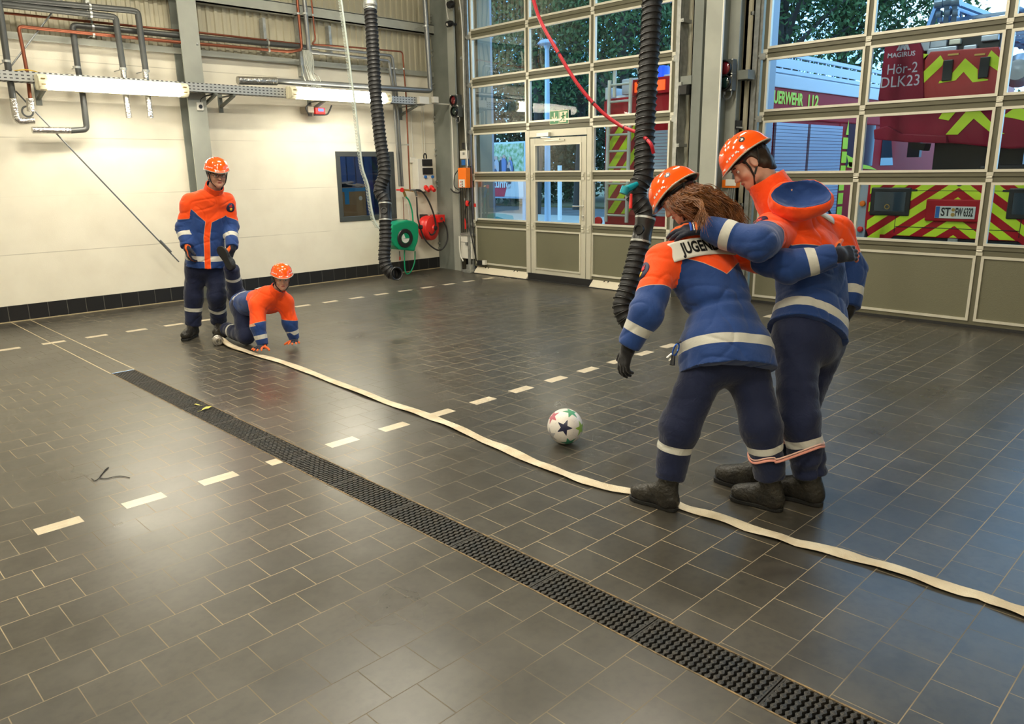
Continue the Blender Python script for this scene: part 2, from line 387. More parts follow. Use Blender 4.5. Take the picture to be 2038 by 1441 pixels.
# ---------------------------------------------------------------- floor drain
mb = MB(); mb.box((DX0, Y0, -0.16), (DX1, DY1, -0.15)); mb.box((DX0-.004, Y0, -0.15), (DX0, DY1, -0.002)); mb.box((DX1, Y0, -0.15), (DX1+.004, DY1, -0.002)); mb.box((DX0, DY1, -0.15), (DX1, DY1+.004, -0.002))
ch = mb.build('drain_channel', mat('wet_dark_channel', (0.004, 0.004, 0.004), 0.6))
tag(ch, 'long rusty edged drain channel sunk in the dark tiled floor', 'drain')
M_rust = mat('rusty_edge_strip', (0.30, 0.20, 0.09), 0.65, 0.2, col2=(0.10, 0.075, 0.045), vscale=25, bump=(120, .5))
mb = MB(); mb.box((DX0-.001, Y0, -0.03), (DX0+.006, DY1, 0.0015)); mb.box((DX1-.006, Y0, -0.03), (DX1+.001, DY1, 0.0015)); mb.build('edge_strip', M_rust, ch)
def cast_mat():
    m = mat('cast_iron', (0.020, 0.021, 0.021), 0.5, 0.1, bump=(150, .4), col2=(0.036, 0.030, 0.022), vscale=9); return m
M_iron = cast_mat()
def grating(L=0.496, w=DX1-DX0-0.012):
    g = MB(); pit = 0.0248; nb = int(round(L/pit)); lam = 0.0325; N = 48
    for i in range(nb):
        y = (i+0.5)*pit; ph = PI if i % 2 else 0.0
        vs = []; fs = []
        for k in range(N+1):
            x = w*k/N; hw = 0.0068 + 0.0036*math.cos(2*PI*x/lam + ph)
            if k in (0, N): hw = 0.0124
            sh = 0.0
            vs += [(x, y-hw+sh, -0.026), (x, y+hw+sh, -0.026), (x, y+hw+sh, -0.002), (x, y-hw+sh, -0.002), (x, y+sh, 0.0006 if hw > 0.008 else -0.0016)]
        for k in range(N):
            a = 5*k; b_ = a+5
            fs += [(a, a+3, b_+3, b_), (a+1, b_+1, b_+2, a+2), (a+3, a+4, b_+4, b_+3), (a+4, a+2, b_+2, b_+4)]
        fs += [(0, 1, 2, 4, 3), (5*N, 5*N+3, 5*N+4, 5*N+2, 5*N+1)]
        g.add(vs, fs)
    for yy in (0.0006, L-0.0066): g.box((0, yy, -0.026), (w, yy+0.006, -0.001))
    return g
g0 = grating().build('drain_grating', M_iron)
g0.location = (DX0+0.006, DY1-0.5, 0)
GRP = 'cast iron gratings in the floor drain'
GLAB = 'wavy slotted black cast iron grating section lying in the floor drain'
tag(g0, 'farthest wavy slotted cast iron grating, at the drain end near the back wall', 'drain grating', GRP)
leafy = None
for k in range(1, 14):
    c = g0.copy(); COL.objects.link(c); c.location = (DX0+0.006, DY1-0.5*(k+1), 0); c['label'] = GLAB
    if k == 1: c['label'] = 'slotted cast iron grating, second from the far drain end, with fallen yellow leaves'
# fallen leaves on the second grating
M_leaf = mat('yellow_green_leaf', (0.55, 0.50, 0.10), 0.6)
for i, (px, py, r, lab) in enumerate(((413, 813, 0.3, 'larger yellow-green fallen leaf on the drain grating'), (392, 806, 1.9, 'smaller yellow fallen leaf on the drain grating, towards the left'))):
    p = fl(px, py, 0.004); s = 0.055 if i == 0 else 0.032; m = MB()
    pts = [(-1, 0, 0), (-.5, .28, .12), (.1, .33, .2), (.6, .2, .12), (1, 0, .02), (.55, -.22, .2), (0, -.3, .1), (-.6, -.2, .14)]
    vs = [(p[0] + s*(x*math.cos(r)-y*math.sin(r)), p[1] + s*(x*math.sin(r)+y*math.cos(r)), p[2]+s*z) for x, y, z in pts]
    m.add(vs, [(0, 1, 7), (1, 2, 6, 7), (2, 3, 5, 6), (3, 4, 5)]); m.tube([vs[0], (vs[0][0]-s*.6*math.cos(r), vs[0][1]-s*.6*math.sin(r), p[2]+.003)], 0.0012, 5)
    tag(m.build('leaf', M_leaf), lab, 'leaf', 'fallen leaves on the drain')

# ---------------------------------------------------------------- small interior window with the room behind it
w1 = empty('window_1', (WX0, YW, WZ0)); tag(w1, kind='structure')
mb = MB(); f = 0.075
for a, b_ in (((WX0, WZ0), (WX1, WZ0+f)), ((WX0, WZ1-f), (WX1, WZ1)), ((WX0, WZ0+f), (WX0+f, WZ1-f)), ((WX1-f, WZ0+f), (WX1, WZ1-f))):
    mb.box((a[0], YW-0.012, a[1]), (b_[0], YW+0.06, b_[1]))
mb.build('window_frame', M_anth, w1, bevel=0.004)
def glass_mat(name, tint=(0.93, 0.96, 0.95), refl=1.45, wav=0.0, boost=1.0):
    m = bpy.data.materials.new(name); m.use_nodes = True; nt = m.node_tree
    for n in list(nt.nodes): nt.nodes.remove(n)
    out = nn(nt, 'ShaderNodeOutputMaterial'); tr = nn(nt, 'ShaderNodeBsdfTransparent'); gl = nn(nt, 'ShaderNodeBsdfGlossy'); mx = nn(nt, 'ShaderNodeMixShader'); fr = nn(nt, 'ShaderNodeFresnel')
    tr.inputs[0].default_value = (*tint, 1); gl.inputs['Roughness'].default_value = 0.0; fr.inputs['IOR'].default_value = refl
    nt.links.new(mth(nt, 'MULTIPLY', fr.outputs[0], boost), mx.inputs[0]); nt.links.new(tr.outputs[0], mx.inputs[1]); nt.links.new(gl.outputs[0], mx.inputs[2]); nt.links.new(mx.outputs[0], out.inputs[0])
    if wav:
        tc = nn(nt, 'ShaderNodeTexCoord'); n = nn(nt, 'ShaderNodeTexNoise'); n.inputs['Scale'].default_value = 1.6; n.inputs['Detail'].default_value = 1
        bp = nn(nt, 'ShaderNodeBump'); bp.inputs['Strength'].default_value = wav; bp.inputs['Distance'].default_value = 0.05
        nt.links.new(tc.outputs['Object'], n.inputs['Vector']); nt.links.new(n.outputs['Fac'], bp.inputs['Height']); nt.links.new(bp.outputs[0], gl.inputs['Normal'])
    return m
M_glass = glass_mat('gate_glazing', (0.82, 0.93, 1.0), wav=0.10, boost=0.34)
M_glassw = glass_mat('window_glass', (0.72, 0.80, 0.86), boost=1.5)
mb = MB(); mb.add([(WX0+f, YW+0.03, WZ0+f), (WX1-f, YW+0.03, WZ0+f), (WX1-f, YW+0.03, WZ1-f), (WX0+f, YW+0.03, WZ1-f)], [(0, 1, 2, 3)]); mb.build('pane', M_glassw, w1)
# side room
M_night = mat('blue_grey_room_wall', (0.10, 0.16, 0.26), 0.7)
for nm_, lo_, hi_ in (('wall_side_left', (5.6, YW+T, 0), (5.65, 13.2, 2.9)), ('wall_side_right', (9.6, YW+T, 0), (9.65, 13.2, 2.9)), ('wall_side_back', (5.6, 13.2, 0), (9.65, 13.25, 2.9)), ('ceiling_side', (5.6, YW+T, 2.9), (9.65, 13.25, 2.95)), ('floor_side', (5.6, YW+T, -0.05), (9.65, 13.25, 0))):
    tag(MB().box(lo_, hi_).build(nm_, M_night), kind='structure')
mb = MB()
for k in range(9): mb.box((7.2+k*0.2, 13.0, 0.0), (7.2+k*0.2+0.17, 13.03, 2.9))
tag(mb.build('vertical_blind', mat('blue_blind', (0.07, 0.15, 0.30), 0.6)), 'blue vertical blind seen dimly through the small wall window', 'blind')
area_light('side_room_light', (7.6, 12.0, 2.8), (1.0, 1.0), 13, (0.45, 0.66, 1.0))
tb = empty('side_room_table', (7.0, 11.1, 0)); tag(tb, 'dark table carrying the cardboard box behind the small window', 'table')
mb = MB(); mb.box((6.5, 10.75, 0.80), (8.3, 11.5, 0.84)); mb.build('table_top', M_anth, tb)
for x, y in ((6.55, 10.8), (8.25, 10.8), (6.55, 11.45), (8.25, 11.45)): MB().box((x-.02, y-.02, 0), (x+.02, y+.02, .80)).build('leg', M_black, tb)
M_card = mat('brown_cardboard', (0.42, 0.25, 0.11), 0.8, var=0.15)
cb = empty('cardboard_box', (7.05, 11.05, 0.84)); tag(cb, 'open brown cardboard box with blue tape behind the small window', 'box')
mb = MB(); bx0, bx1, by0, by1, bz = 6.86, 7.33, 10.86, 11.20, 1.40
mb.box((bx0, by0, .84), (bx1, by1, bz)); mb.build('carton', M_card, cb)
mb = MB(); mb.bar((bx0, by1, bz+.05), (bx1, by1, bz+.09), 0.004, 0.10, (0, 1, 0.2)); mb.bar(((bx0+bx1)/2-.1, by0+.02, bz+.06), (bx1+.02, by0+.10, bz+.03), .004, .10, (0, 1, .3)); mb.bar((bx1, by0, bz+.02), (bx1+.02, by1, bz+.04), .004, .09, (1, 0, .6)); mb.build('flap', M_card, cb)
M_btape = mat('blue_tape', (0.03, 0.30, 0.62), 0.4)
mb = MB(); mb.box((bx0-.002, by0-.004, bz-.06), (bx1+.002, by0-.001, bz-.002)); mb.box((bx0+.07, by0-.005, bz-.26), (bx0+.15, by0-.002, bz-.03)); mb.build('tape', M_btape, cb)
mb = MB(); mb.cyl((bx1-.10, by0-.004, bz-.17), (bx1-.10, by0-.001, bz-.17), .035, 20); mb.build('round_label', M_white, cb)
oc = empty('office_chair', (7.55, 11.25, 0.84)); tag(oc, 'dark swivel chair back beside the cardboard box behind the window', 'chair')
mb = MB(); mb.obox((7.62, 12.05, 1.25), (1, 0, 0), (0, .95, .3), (0, -.3, .95), .2, .03, .24); mb.build('backrest', M_black, oc, bevel=.02)
mb = MB(); mb.box((7.42, 11.6, .93), (7.84, 12.0, 1.0)); mb.build('seat', M_black, oc, bevel=.02)
mb = MB(); mb.tube([(7.4, 11.7, 1.0), (7.4, 11.7, 1.2), (7.4, 11.95, 1.2)], .012, 8); mb.build('armrest', M_galv, oc)
mb = MB(); mb.tube([(7.63, 11.95, .97), (7.63, 12.05, 1.1)], .02, 8); mb.build('back_support', M_galv, oc)
mb = MB(); mb.cyl((7.63, 11.8, 0), (7.63, 11.8, .93), .03); mb.build('column', M_galv, oc)
# ---------------------------------------------------------------- sectional gates
def bead(m, X, y0, y1, z0, z1, w=0.026, t=0.012):
    """pale glazing bead round one field"""
    for a, b in (((y0, z0), (y1, z0+w)), ((y0, z1-w), (y1, z1)), ((y0, z0+w), (y0+w, z1-w)), ((y1-w, z0+w), (y1, z1-w))):
        m.box((X-t, a[0], a[1]), (X+0.03, b[0], b[1]))
def gate(name, X, ys, zs, door=None):
    """ys: mullion centres from high y (left in view) to low y; zs: section joints"""
    root = empty(name, (X, (ys[0]+ys[-1])/2, 0)); tag(root, kind='structure')
    fr = MB(); be = MB(); hi = MB(); mw = 0.036
    yl, yr = max(ys), min(ys)
    for i, z in enumerate(zs):
        lo = z-0.058 if i else z; up = z+0.058
        if i == 0: fr.box((X, yr, z), (X+0.05, yl, z+0.06))
        else:
            fr.box((X, yr, z-0.056), (X+0.05, yl, z-0.005)); fr.box((X, yr, z+0.005), (X+0.05, yl, z+0.056)); fr.box((X+0.012, yr, z-0.006), (X+0.045, yl, z+0.006))
    for j, y in enumerate(ys):
        o = mw if 0 < j < len(ys)-1 else mw*0.9
        for i in range(len(zs)-1):
            fr.box((X+0.002, y-o, zs[i]+0.006), (X+0.048, y+o, zs[i+1]-0.006))
    panes = []
    for i in range(len(zs)-1):
        for j in range(len(ys)-1):
            ya, yb = ys[j+1]+mw-0.012, ys[j]-mw+0.012; za, zb = zs[i]+0.05, zs[i+1]-0.05
            if door is not None and j == door and i < 3: continue
            bead(be, X, ya, yb, za, zb)
            if i == 0: m = MB(); m.box((X+0.004, ya+.02, za+.02), (X+0.04, yb-.02, zb-.02)); m.build('panel', M_panel, root)
            else:
                m = MB(); m.add([(X+0.02, ya+.02, za+.02), (X+0.02, yb-.02, za+.02), (X+0.02, yb-.02, zb-.02), (X+0.02, ya+.02, zb-.02)], [(0, 1, 2, 3)])
                m.build('pane', M_glass, root)
    fr.build('frame', M_frame, root, bevel=0.003, seg=1); be.build('glazing_bead', M_alub, root)
    # hinges where sections meet the mullions
    for i in range(1, len(zs)-1):
        for j, y in enumerate(ys):
            if door is not None and i < 3 and j in (door, door+1): continue
            m = MB(); z = zs[i]
            for s in (-1, 1):
                m.box((X-0.008, y-0.030, z+s*0.030-0.018), (X, y+0.030, z+s*0.030+0.018))
                for t in (-1, 1): m.cyl((X-0.012, y+t*.017, z+s*.036), (X-.006, y+t*.017, z+s*.036), .006, 8)
            m.cyl((X-0.010, y-0.026, z), (X-0.010, y+0.026, z), 0.009, 10)
            m.build('hinge', M_alub, root)
    return root
# left gate with wicket door
Lz = [0.10, 0.815, 1.545, 2.262, 2.968, 3.672, 4.38]
Ly = [9.45, 8.215, 7.00, 5.70]
g1 = gate('door_1', XG, Ly, Lz, door=1)
M_door = mat('pale_door_frame', (0.60, 0.575, 0.47), 0.42, 0.25)
m = MB(); y0, y1 = Ly[2]-.03, Ly[1]+.03; zt = 2.20; X = XG-0.035
for a, b in (((y0, 0.06), (y0+.085, zt)), ((y1-.085, 0.06), (y1, zt)), ((y0+.085, zt-.10), (y1-.085, zt))): m.box((X, a[0], a[1]), (XG+.05, b[0], b[1]))
wf = m.build('wicket_frame', M_door, g1, bevel=0.005)
wd_ = empty('wicket_door', (XG, y0+.1, 0.1)); wd_.parent = g1; wd_.matrix_parent_inverse = Matrix.Translation(g1.location).inverted()
a0, a1 = y0+.10, y1-.10; X2 = XG-0.03
m = MB()
for a, b in (((a0, .10), (a0+.09, 2.085)), ((a1-.09, .10), (a1, 2.085)), ((a0+.09, 2.0), (a1-.09, 2.085)), ((a0+.09, .10), (a1-.09, .17)), ):
    m.box((X2, a[0], a[1]), (XG+.03, b[0], b[1]))
m.build('door_frame', M_door, wd_, bevel=0.004)
m = MB()
for z in (0.815, 1.545): m.box((X2+.004, a0+.09, z-.055), (XG+.03, a1-.09, z-.004)); m.box((X2+.004, a0+.09, z+.004), (XG+.03, a1-.09, z+.055))
m.build('cross_rail', M_frame, wd_)
be = MB()
for za, zb in ((.17, .76), (.87, 1.49), (1.60, 2.0)): bead(be, X2, a0+.085, a1-.085, za, zb, .022)
be.build('glazing_bead', M_alub, wd_)
m = MB(); m.box((X2+.01, a0+.1, .18), (XG+.02, a1-.1, .75)); m.build('door_panel', M_panel, wd_)
for za, zb in ((.88, 1.48), (1.61, 1.99)):
    m = MB(); m.add([(XG, a0+.1, za), (XG, a1-.1, za), (XG, a1-.1, zb), (XG, a0+.1, zb)], [(0, 1, 2, 3)]); m.build('door_pane', M_glass, wd_)
for yy in (y0+.043, y1-.043, a0+.045, a1-.045):
    for z in (0.815, 1.545):
        m = MB()
        for s in (-1, 1): m.box((XG-.046, yy-.022, z+s*.035-.015), (XG-.034, yy+.022, z+s*.035+.015))
        m.cyl((XG-.043, yy-.02, z), (XG-.043, yy+.02, z), .008, 8); m.build('door_hinge', M_alub, wd_)
M_chr = mat('satin_handle_metal', (0.78, 0.77, 0.72), 0.25, 0.9)
m = MB(); hy = a0+.045; m.box((X2-.008, hy-.017, .93), (X2, hy+.017, 1.22)); m.tube(bend_path([(X2, hy, 1.13), (X2-.055, hy, 1.13), (X2-.055, hy+.15, 1.13)], .02), .010, 10); m.cyl((X2-.03, hy, .99), (X2, hy, .99), .013); m.build('door_handle', M_chr, wd_, smooth=True)
m = MB(); m.box((XG-.09, a1-.42, 2.10), (XG-.035, a1-.18, 2.16)); m.build('door_closer', M_alu, wd_, bevel=.005)
m = MB(); m.bar((XG-.075, a1-.26, 2.095), (XG-.075, a1-.62, 2.055), .018, .012); m.box((XG-.05, a1-.68, 2.035), (XG-.03, a1-.30, 2.055)); m.build('closer_arm', M_alu, wd_)
# kick strips left and right of the wicket door; dark threshold under the door
M_kick = mat('pale_aluminium_kick_strip', (0.72, 0.66, 0.52), 0.45, 0.2)
for ya, yb in ((Ly[1]-.02, Ly[0]-.05), (Ly[3], Ly[2]-.06)):
    m = MB(); m.add([(XG-.012, ya, .10), (XG-.012, yb, .10), (XG-.10, yb, .012), (XG-.10, ya, .012), (XG+.03, ya, .10), (XG+.03, yb, .10), (XG+.03, yb, .012), (XG+.03, ya, .012)],
          [(0, 1, 2, 3), (4, 7, 6, 5), (0, 4, 5, 1), (3, 2, 6, 7), (0, 3, 7, 4), (1, 5, 6, 2)]); m.build('kick_strip', M_kick, g1)
    for q in (.25, .80):
        m = MB()
        for s in (-.035, .035):
            for dz in (0, .02): m.cyl((XG-.03, ya+(yb-ya)*q+s, .075+dz), (XG-.008, ya+(yb-ya)*q+s, .08+dz), .007, 8)
        m.build('screw_group', M_black, g1)
m = MB(); m.box((XG-.055, Ly[2]-.055, 0.0), (XG+.05, Ly[1]-.02, .105)); m.build('threshold', M_black, g1)
m = MB(); m.box((XG-.11, Ly[3]+.0, 0.0), (XG+.06, Ly[0]-.0, .012)); m.build('rubber_seal', M_rub, g1)
# exit sign stuck on the pane above the wicket door
sg = empty('exit_sign', (XG, 7.75, 2.35)); tag(sg, 'green and white emergency exit sign with arrow and running figure on the gate pane', 'exit sign')
ca, cb_ = onx(1095, 222, XG), onx(1131, 246, XG)
sy0, sy1, sz0, sz1 = cb_[1], ca[1], cb_[2]+.01, ca[2]
M_sgreen = mat('sign_green', (0.01, 0.20, 0.06), 0.4); M_scream = mat('sign_cream', (0.75, 0.72, 0.52), 0.4)
m = MB(); m.box((XG-.003, sy0-.008, sz0-.008), (XG+.0, sy1+.008, sz1+.008)); m.build('border', M_scream, sg)
mid = (sy0+sy1)/2
m = MB(); m.box((XG-.005, mid+.006, sz0), (XG-.003, sy1, sz1)); m.box((XG-.005, sy0, sz0), (XG-.003, mid-.006, sz1)); m.build('green_field', M_sgreen, sg)
hh = sz1-sz0; ww = (sy1-sy0)/2
def sgp(u, v, left=True):  # u to the viewer's right, v up within one half
    c0 = (mid+sy1)/2 if left else (mid+sy0)/2
    return (XG-.005, c0-u*ww, (sz0+sz1)/2+v*hh)
m = MB()
def sp(poly, left): m.prism([(0, 0)]*0 or [( -q[0]*ww, q[1]*hh) for q in poly], sgp(0, 0, left), (0, 1, 0), (0, 0, 1), -.0015)
sp([(-.07, .38), (.07, .38), (.07, -.08), (.07, -.08), (.26, .10), (.32, -.02), (0, -.38), (-.32, -.02), (-.26, .10), (-.07, -.08)], True)
m.build('down_arrow', M_scream, sg)
m = MB()
sp([(-.42, -.42), (-.42, .42), (.42, .42), (.42, .30), (.30, .30), (.30, -.42)], False); m.build('doorway', M_scream, sg)
m = MB(); c = sgp(-.02, .26, False)
m.v; 
def st(pl, w):
    P = [np.array(sgp(u, v, False)) + np.array((-.003, 0, 0)) for u, v in pl]; m.tube(P, w, 6)
m.cyl(np.array(c)+np.array((-.004, 0, 0)), c, .016, 12)
st([(.0, .16), (-.05, -.04)], .011); st([(0, .14), (.16, .06), (.2, .16)], .006); st([(-.02, .13), (-.16, .02), (-.24, .06)], .006); st([(-.05, -.04), (.10, -.14), (.06, -.34)], .008); st([(-.05, -.04), (-.12, -.2), (-.28, -.26)], .008)
m.build('running_figure', M_sgreen, sg)
# right gate
Rz = [0.02, 0.785, 1.505, 2.212, 2.905, 3.60, 4.30]
Ry = [4.64, 3.475, 2.185, 0.90, -0.40]
g2 = gate('door_2', XR, Ry, Rz)
m = MB(); m.box((XR-.02, Ry[-1], 0.0), (XR+.05, Ry[0], .03)); m.build('rubber_seal', M_rub, g2)

# guide rails, rollers and springs beside the gates
def roller(y, z, X, s):
    m = MB(); m.box((X-.03, y-.01, z-.035), (X+.02, y+.05*s, z+.035)); m.cyl((X-.02, y+.02*s, z), (X-.02, y+.10*s, z), .009, 8); m.cyl((X-.02, y+.055*s, z), (X-.02, y+.085*s, z), .024, 12)
    return m
for gr, X, ys, zs in ((g1, XG, (Ly[0], Ly[-1]), Lz), (g2, XR, (Ry[0],), Rz)):
    for j, y in enumerate(ys):
        s = 1 if j == 0 else -1
        for z in zs[1:]: roller(y+.0*s, z-.03, X, s).build('roller_bracket', M_galv, gr)
def rail(name, X, y, s, lab):
    r = MB()
    r.box((X-.065, y+.06*s, 0.0), (X-.060, y+.12*s, 4.6)); r.box((X-.065, y+.115*s, 0), (X+.10, y+.12*s, 4.6)); r.box((X-.012, y+.04*s, 0), (X-.008, y+.12*s, 4.6))
    o = r.build(name, M_galv); tag(o, lab, 'guide rail', 'gate guide rails')
    for k in range(6):
        m = MB(); z = .45+k*.72; m.box((X-.08, y+.125*s, z), (X+.1, y+.165*s, z+.04)); m.cyl((X-.085, y+.145*s, z+.02), (X-.07, y+.145*s, z+.02), .009, 8); m.build('bracket', M_galv, o)
    return o
rail('guide_rail', XG, Ly[0], 1, 'galvanised vertical guide rail at the left edge of the gate with the wicket door')
rail('guide_rail', XG, Ly[-1], -1, 'galvanised vertical guide rail between the wicket door gate and the pillar')
rail('guide_rail', XR-.02, Ry[0], 1, 'galvanised vertical guide rail at the left edge of the right gate')
# foot of the left guide rail
ft = MB(); p = onx(945, 540, XG-.1); ft.box((XG-.16, 9.42, 0), (XG+.02, 9.62, .05)); ft.box((XG-.12, 9.46, .05), (XG-.02, 9.56, .13))
o = ft.build('rail_foot', M_galv, bevel=.006); tag(o, 'galvanised foot bracket on the floor under the left gate rail', 'bracket')
m = MB(); m.box((XG-.06, 9.22, .13), (XG-.015, 9.36, .21)); m.build('switch_block', M_black, o, bevel=.005)
m = MB(); m.box((XG-.07, 9.16, .15), (XG-.02, 9.22, .22)); m.build('switch_tip', M_white, o)

# pillar between the gates: steel H-column and cladding strips
pl = empty('steel_pillar', (8.3, 5.1, 0)); tag(pl, 'light grey steel pillar standing between the two gates', 'pillar')
fy0, fy1 = onx(1431, 200, 8.12)[1], onx(1398, 200, 8.12)[1]
MB().box((8.12, fy0, 0), (8.14, fy1, 5.6)).build('front_flange', M_steell, pl)
MB().box((8.14, (fy0+fy1)/2-.008, 0), (8.44, (fy0+fy1)/2+.008, 5.6)).build('web', M_steel, pl)
MB().box((8.44, fy0-.03, 0), (8.46, fy1+.03, 5.6)).build('rear_flange', M_steell, pl)
MB().box((8.116, fy0-.008, 0), (8.142, fy0+.006, 5.6)).build('edge_cable_duct', M_white, pl)
ya, yb = onx(1396, 200, 8.47)[1], onx(1378, 200, 8.47)[1]
o = MB().box((8.44, ya, 0), (8.60, yb, 5.6)).build('steel_post', M_steel); tag(o, 'dark grey steel post between pillar and left gate rail', 'post')
ya, yb = onx(1462, 200, 8.5)[1], onx(1440, 200, 8.5)[1]
o = MB().box((8.50, ya, 0), (8.62, yb, 5.6)).build('steel_post', M_steel); tag(o, 'dark grey steel post behind the traffic light beside the right gate', 'post')
# cross pieces
ya, yb = onx(1378, 160, 8.45)[1], onx(1357, 160, 8.45)[1]; zc = onx(1367, 160, 8.45)[2]
cp_ = MB().box((8.42, ya, zc-.05), (8.62, yb, zc+.05)).build('cross_bracket', M_steel); tag(cp_, 'grey steel cross bracket high between pillar and left gate', 'bracket')
MB().box((8.36, ya+.02, zc-.17), (8.46, ya+.13, zc-.06)).build('contact_box', M_black, cp_, bevel=.008)
p = onx(1470, 150, 8.5)
cp_ = MB().box((8.46, p[1]-.14, p[2]-.05), (8.62, p[1]+.14, p[2]+.05)).build('cross_bracket', M_steel); tag(cp_, 'grey steel cross bracket beside the traffic light and right gate', 'bracket')
# corner column between back wall and left gate
cc = empty('corner_column', (8.45, 10.2, 0)); tag(cc, 'wide grey steel corner column between the cream wall and the gates', 'column')
MB().box((8.46, 9.98, 0), (8.48, 10.39, 5.6)).build('flange', M_steel, cc)
MB().box((8.48, 10.16, 0), (8.66, 10.18, 5.6)).build('web', M_steel, cc)
MB().box((8.44, 9.80, 0), (8.47, 9.96, 5.6)).build('side_plate', M_steell, cc)
for k in range(9):
    m = MB(); z = .35+k*.52; m.cyl((8.43, 10.36, z), (8.46, 10.36, z), .018, 10); m.cyl((8.43, 10.36, z+.08), (8.46, 10.36, z+.08), .018, 10); m.build('bolt', M_galv, cc)
# wall column near the left
wc = empty('wall_column', (4.4, 10.3, 0)); tag(wc, 'grey steel H-column against the cream wall behind the standing person', 'column')
MB().box((4.255, 10.14, 0), (4.495, 10.16, 5.6)).build('front_flange', M_steell, wc)
MB().box((4.365, 10.16, 0), (4.385, 10.37, 5.6)).build('web', M_steel, wc)
MB().box((4.255, 10.37, 0), (4.495, 10.39, 5.6)).build('rear_flange', M_steel, wc)

# tension rods in front of the back wall
M_rod = mat('grey_steel_rod', (0.19, 0.20, 0.20), 0.4, 0.5)
rg = empty('tension_rod', ony(55, 221, 10.25)); tag(rg, 'thin grey diagonal tension rod running down the cream wall behind the standing person', 'tension rod')
MB().cyl(ony(31, 181, 10.25), ony(356, 521, 10.25), .009, 8).build('rod', M_rod, rg)
MB().cyl(ony(318, 479, 10.25), ony(340, 502, 10.25), .018, 10).build('turnbuckle', M_rod, rg)
c0 = ony(55, 222, 10.25); MB().tube([c0+np.array((math.cos(a)*.055, 0, math.sin(a)*.055)) for a in np.linspace(0, 2*PI, 24, endpoint=False)], .010, 8, close=True).build('ring', M_rod, rg)
o = MB().cyl(ony(126, -4, 10.2), ony(20, 134, 10.2), .009, 8).build('tension_rod', M_rod); tag(o, 'thin grey diagonal rod crossing the pipes at top left', 'tension rod')
# ---------------------------------------------------------------- lamps and cable tray
def emis(name, col, st):
    m = bpy.data.materials.new(name); m.use_nodes = True; b = m.node_tree.nodes['Principled BSDF']
    b.inputs['Base Color'].default_value = (*col, 1); b.inputs['Emission Color'].default_value = (*col, 1); b.inputs['Emission Strength'].default_value = st; b.inputs['Roughness'].default_value = 0.4
    return m
M_tube = emis('lit_diffuser', (1.0, 0.94, 0.78), 26.0)
M_cap = mat('cream_lamp_end', (0.85, 0.80, 0.58), 0.45)
def wall_lamp(a, b, lab, power):
    a, b = np.array(a), np.array(b); y = a[1]; z = (a[2]+b[2])/2; x0, x1 = a[0], b[0]
    r = empty('fluorescent_lamp', ((x0+x1)/2, y, z), lab, 'lamp', 'wall lamps on the cable tray')
    h = .082
    m = MB(); m.box((x0, y-.02, z-h), (x1, y+.06, z+h)); m.build('housing', M_cap, r, bevel=.015)
    prof = [(-.02, -h*.95), (-.06, -h*.9), (-.10, -h*.55), (-.11, 0), (-.10, h*.55), (-.06, h*.9), (-.02, h*.95)]
    m = MB(); vs = []; fs = []; n = len(prof)
    for x in (x0+.10, x1-.10): vs += [(x, y+p[0], z+p[1]) for p in prof]
    for i in range(n-1): fs.append((i, i+1, n+i+1, n+i))
    fs += [tuple(range(n)), tuple(range(2*n-1, n-1, -1)), (0, n, 2*n-1, n-1)]
    m.add(vs, fs); d = m.build('diffuser', M_tube, r, smooth=True)
    for xa, xb in ((x0+.002, x0+.10), (x1-.10, x1-.002)):
        m = MB(); vs = []; fs = []
        for x in (xa, xb): vs += [(x, y+p[0]*1.03, z+p[1]*1.03) for p in prof]
        for i in range(n-1): fs.append((i, i+1, n+i+1, n+i))
        fs += [tuple(range(n)), tuple(range(2*n-1, n-1, -1)), (0, n, 2*n-1, n-1)]
        e = m.add(vs, fs).build('end_cap', M_cap, r, bevel=.012)
        for s in (-1, 1): MB().box(((xa+xb)/2-.025, y-.118, z+s*.03-.005), ((xa+xb)/2+.015, y-.108, z+s*.03+.005)).build('clip', M_brass, e)
    area_light('lamp_light', ((x0+x1)/2, y-.13, z-.02), (x1-x0-.2, .14), power, LAMP_COL, (math.radians(62), 0, 0))
    return r
YT = 9.95
wall_lamp(ony(72, 168, YT-.05), ony(370, 176, YT-.05), 'lit fluorescent lamp on the cable tray at upper left, above the foil-wrapped pipes', 15)
wall_lamp(ony(573, 189, YT-.05), ony(772, 192, YT-.05), 'lit fluorescent lamp on the cable tray, crossed by the black extraction hose', 15)
def ceiling_lamp(i, x, y):
    if i == 0 or True:
        r = empty('ceiling_lamp', (x, y, CEIL_Z), 'lit fluorescent tube lamp hanging under the hall roof', 'lamp', 'ceiling lamps')
        MB().box((x-.75, y-.07, CEIL_Z+.02), (x+.75, y+.07, CEIL_Z+.08)).build('housing', M_cap, r, bevel=.01)
        MB().cyl((x-.72, y, CEIL_Z-.02), (x+.72, y, CEIL_Z-.02), .05, 14).build('diffuser', M_tube, r)
        
        for q in (-.6, .6): MB().cyl((x+q, y, CEIL_Z+.08), (x+q, y, 6.1), .006, 6).build('suspension', M_galv, r)
    area_light('lamp_light', (x, y, CEIL_Z-.08), (1.4, .14), LAMP_POWER, LAMP_COL)
for i, (x, y) in enumerate(CEIL_LAMPS): ceiling_lamp(i, x, y)

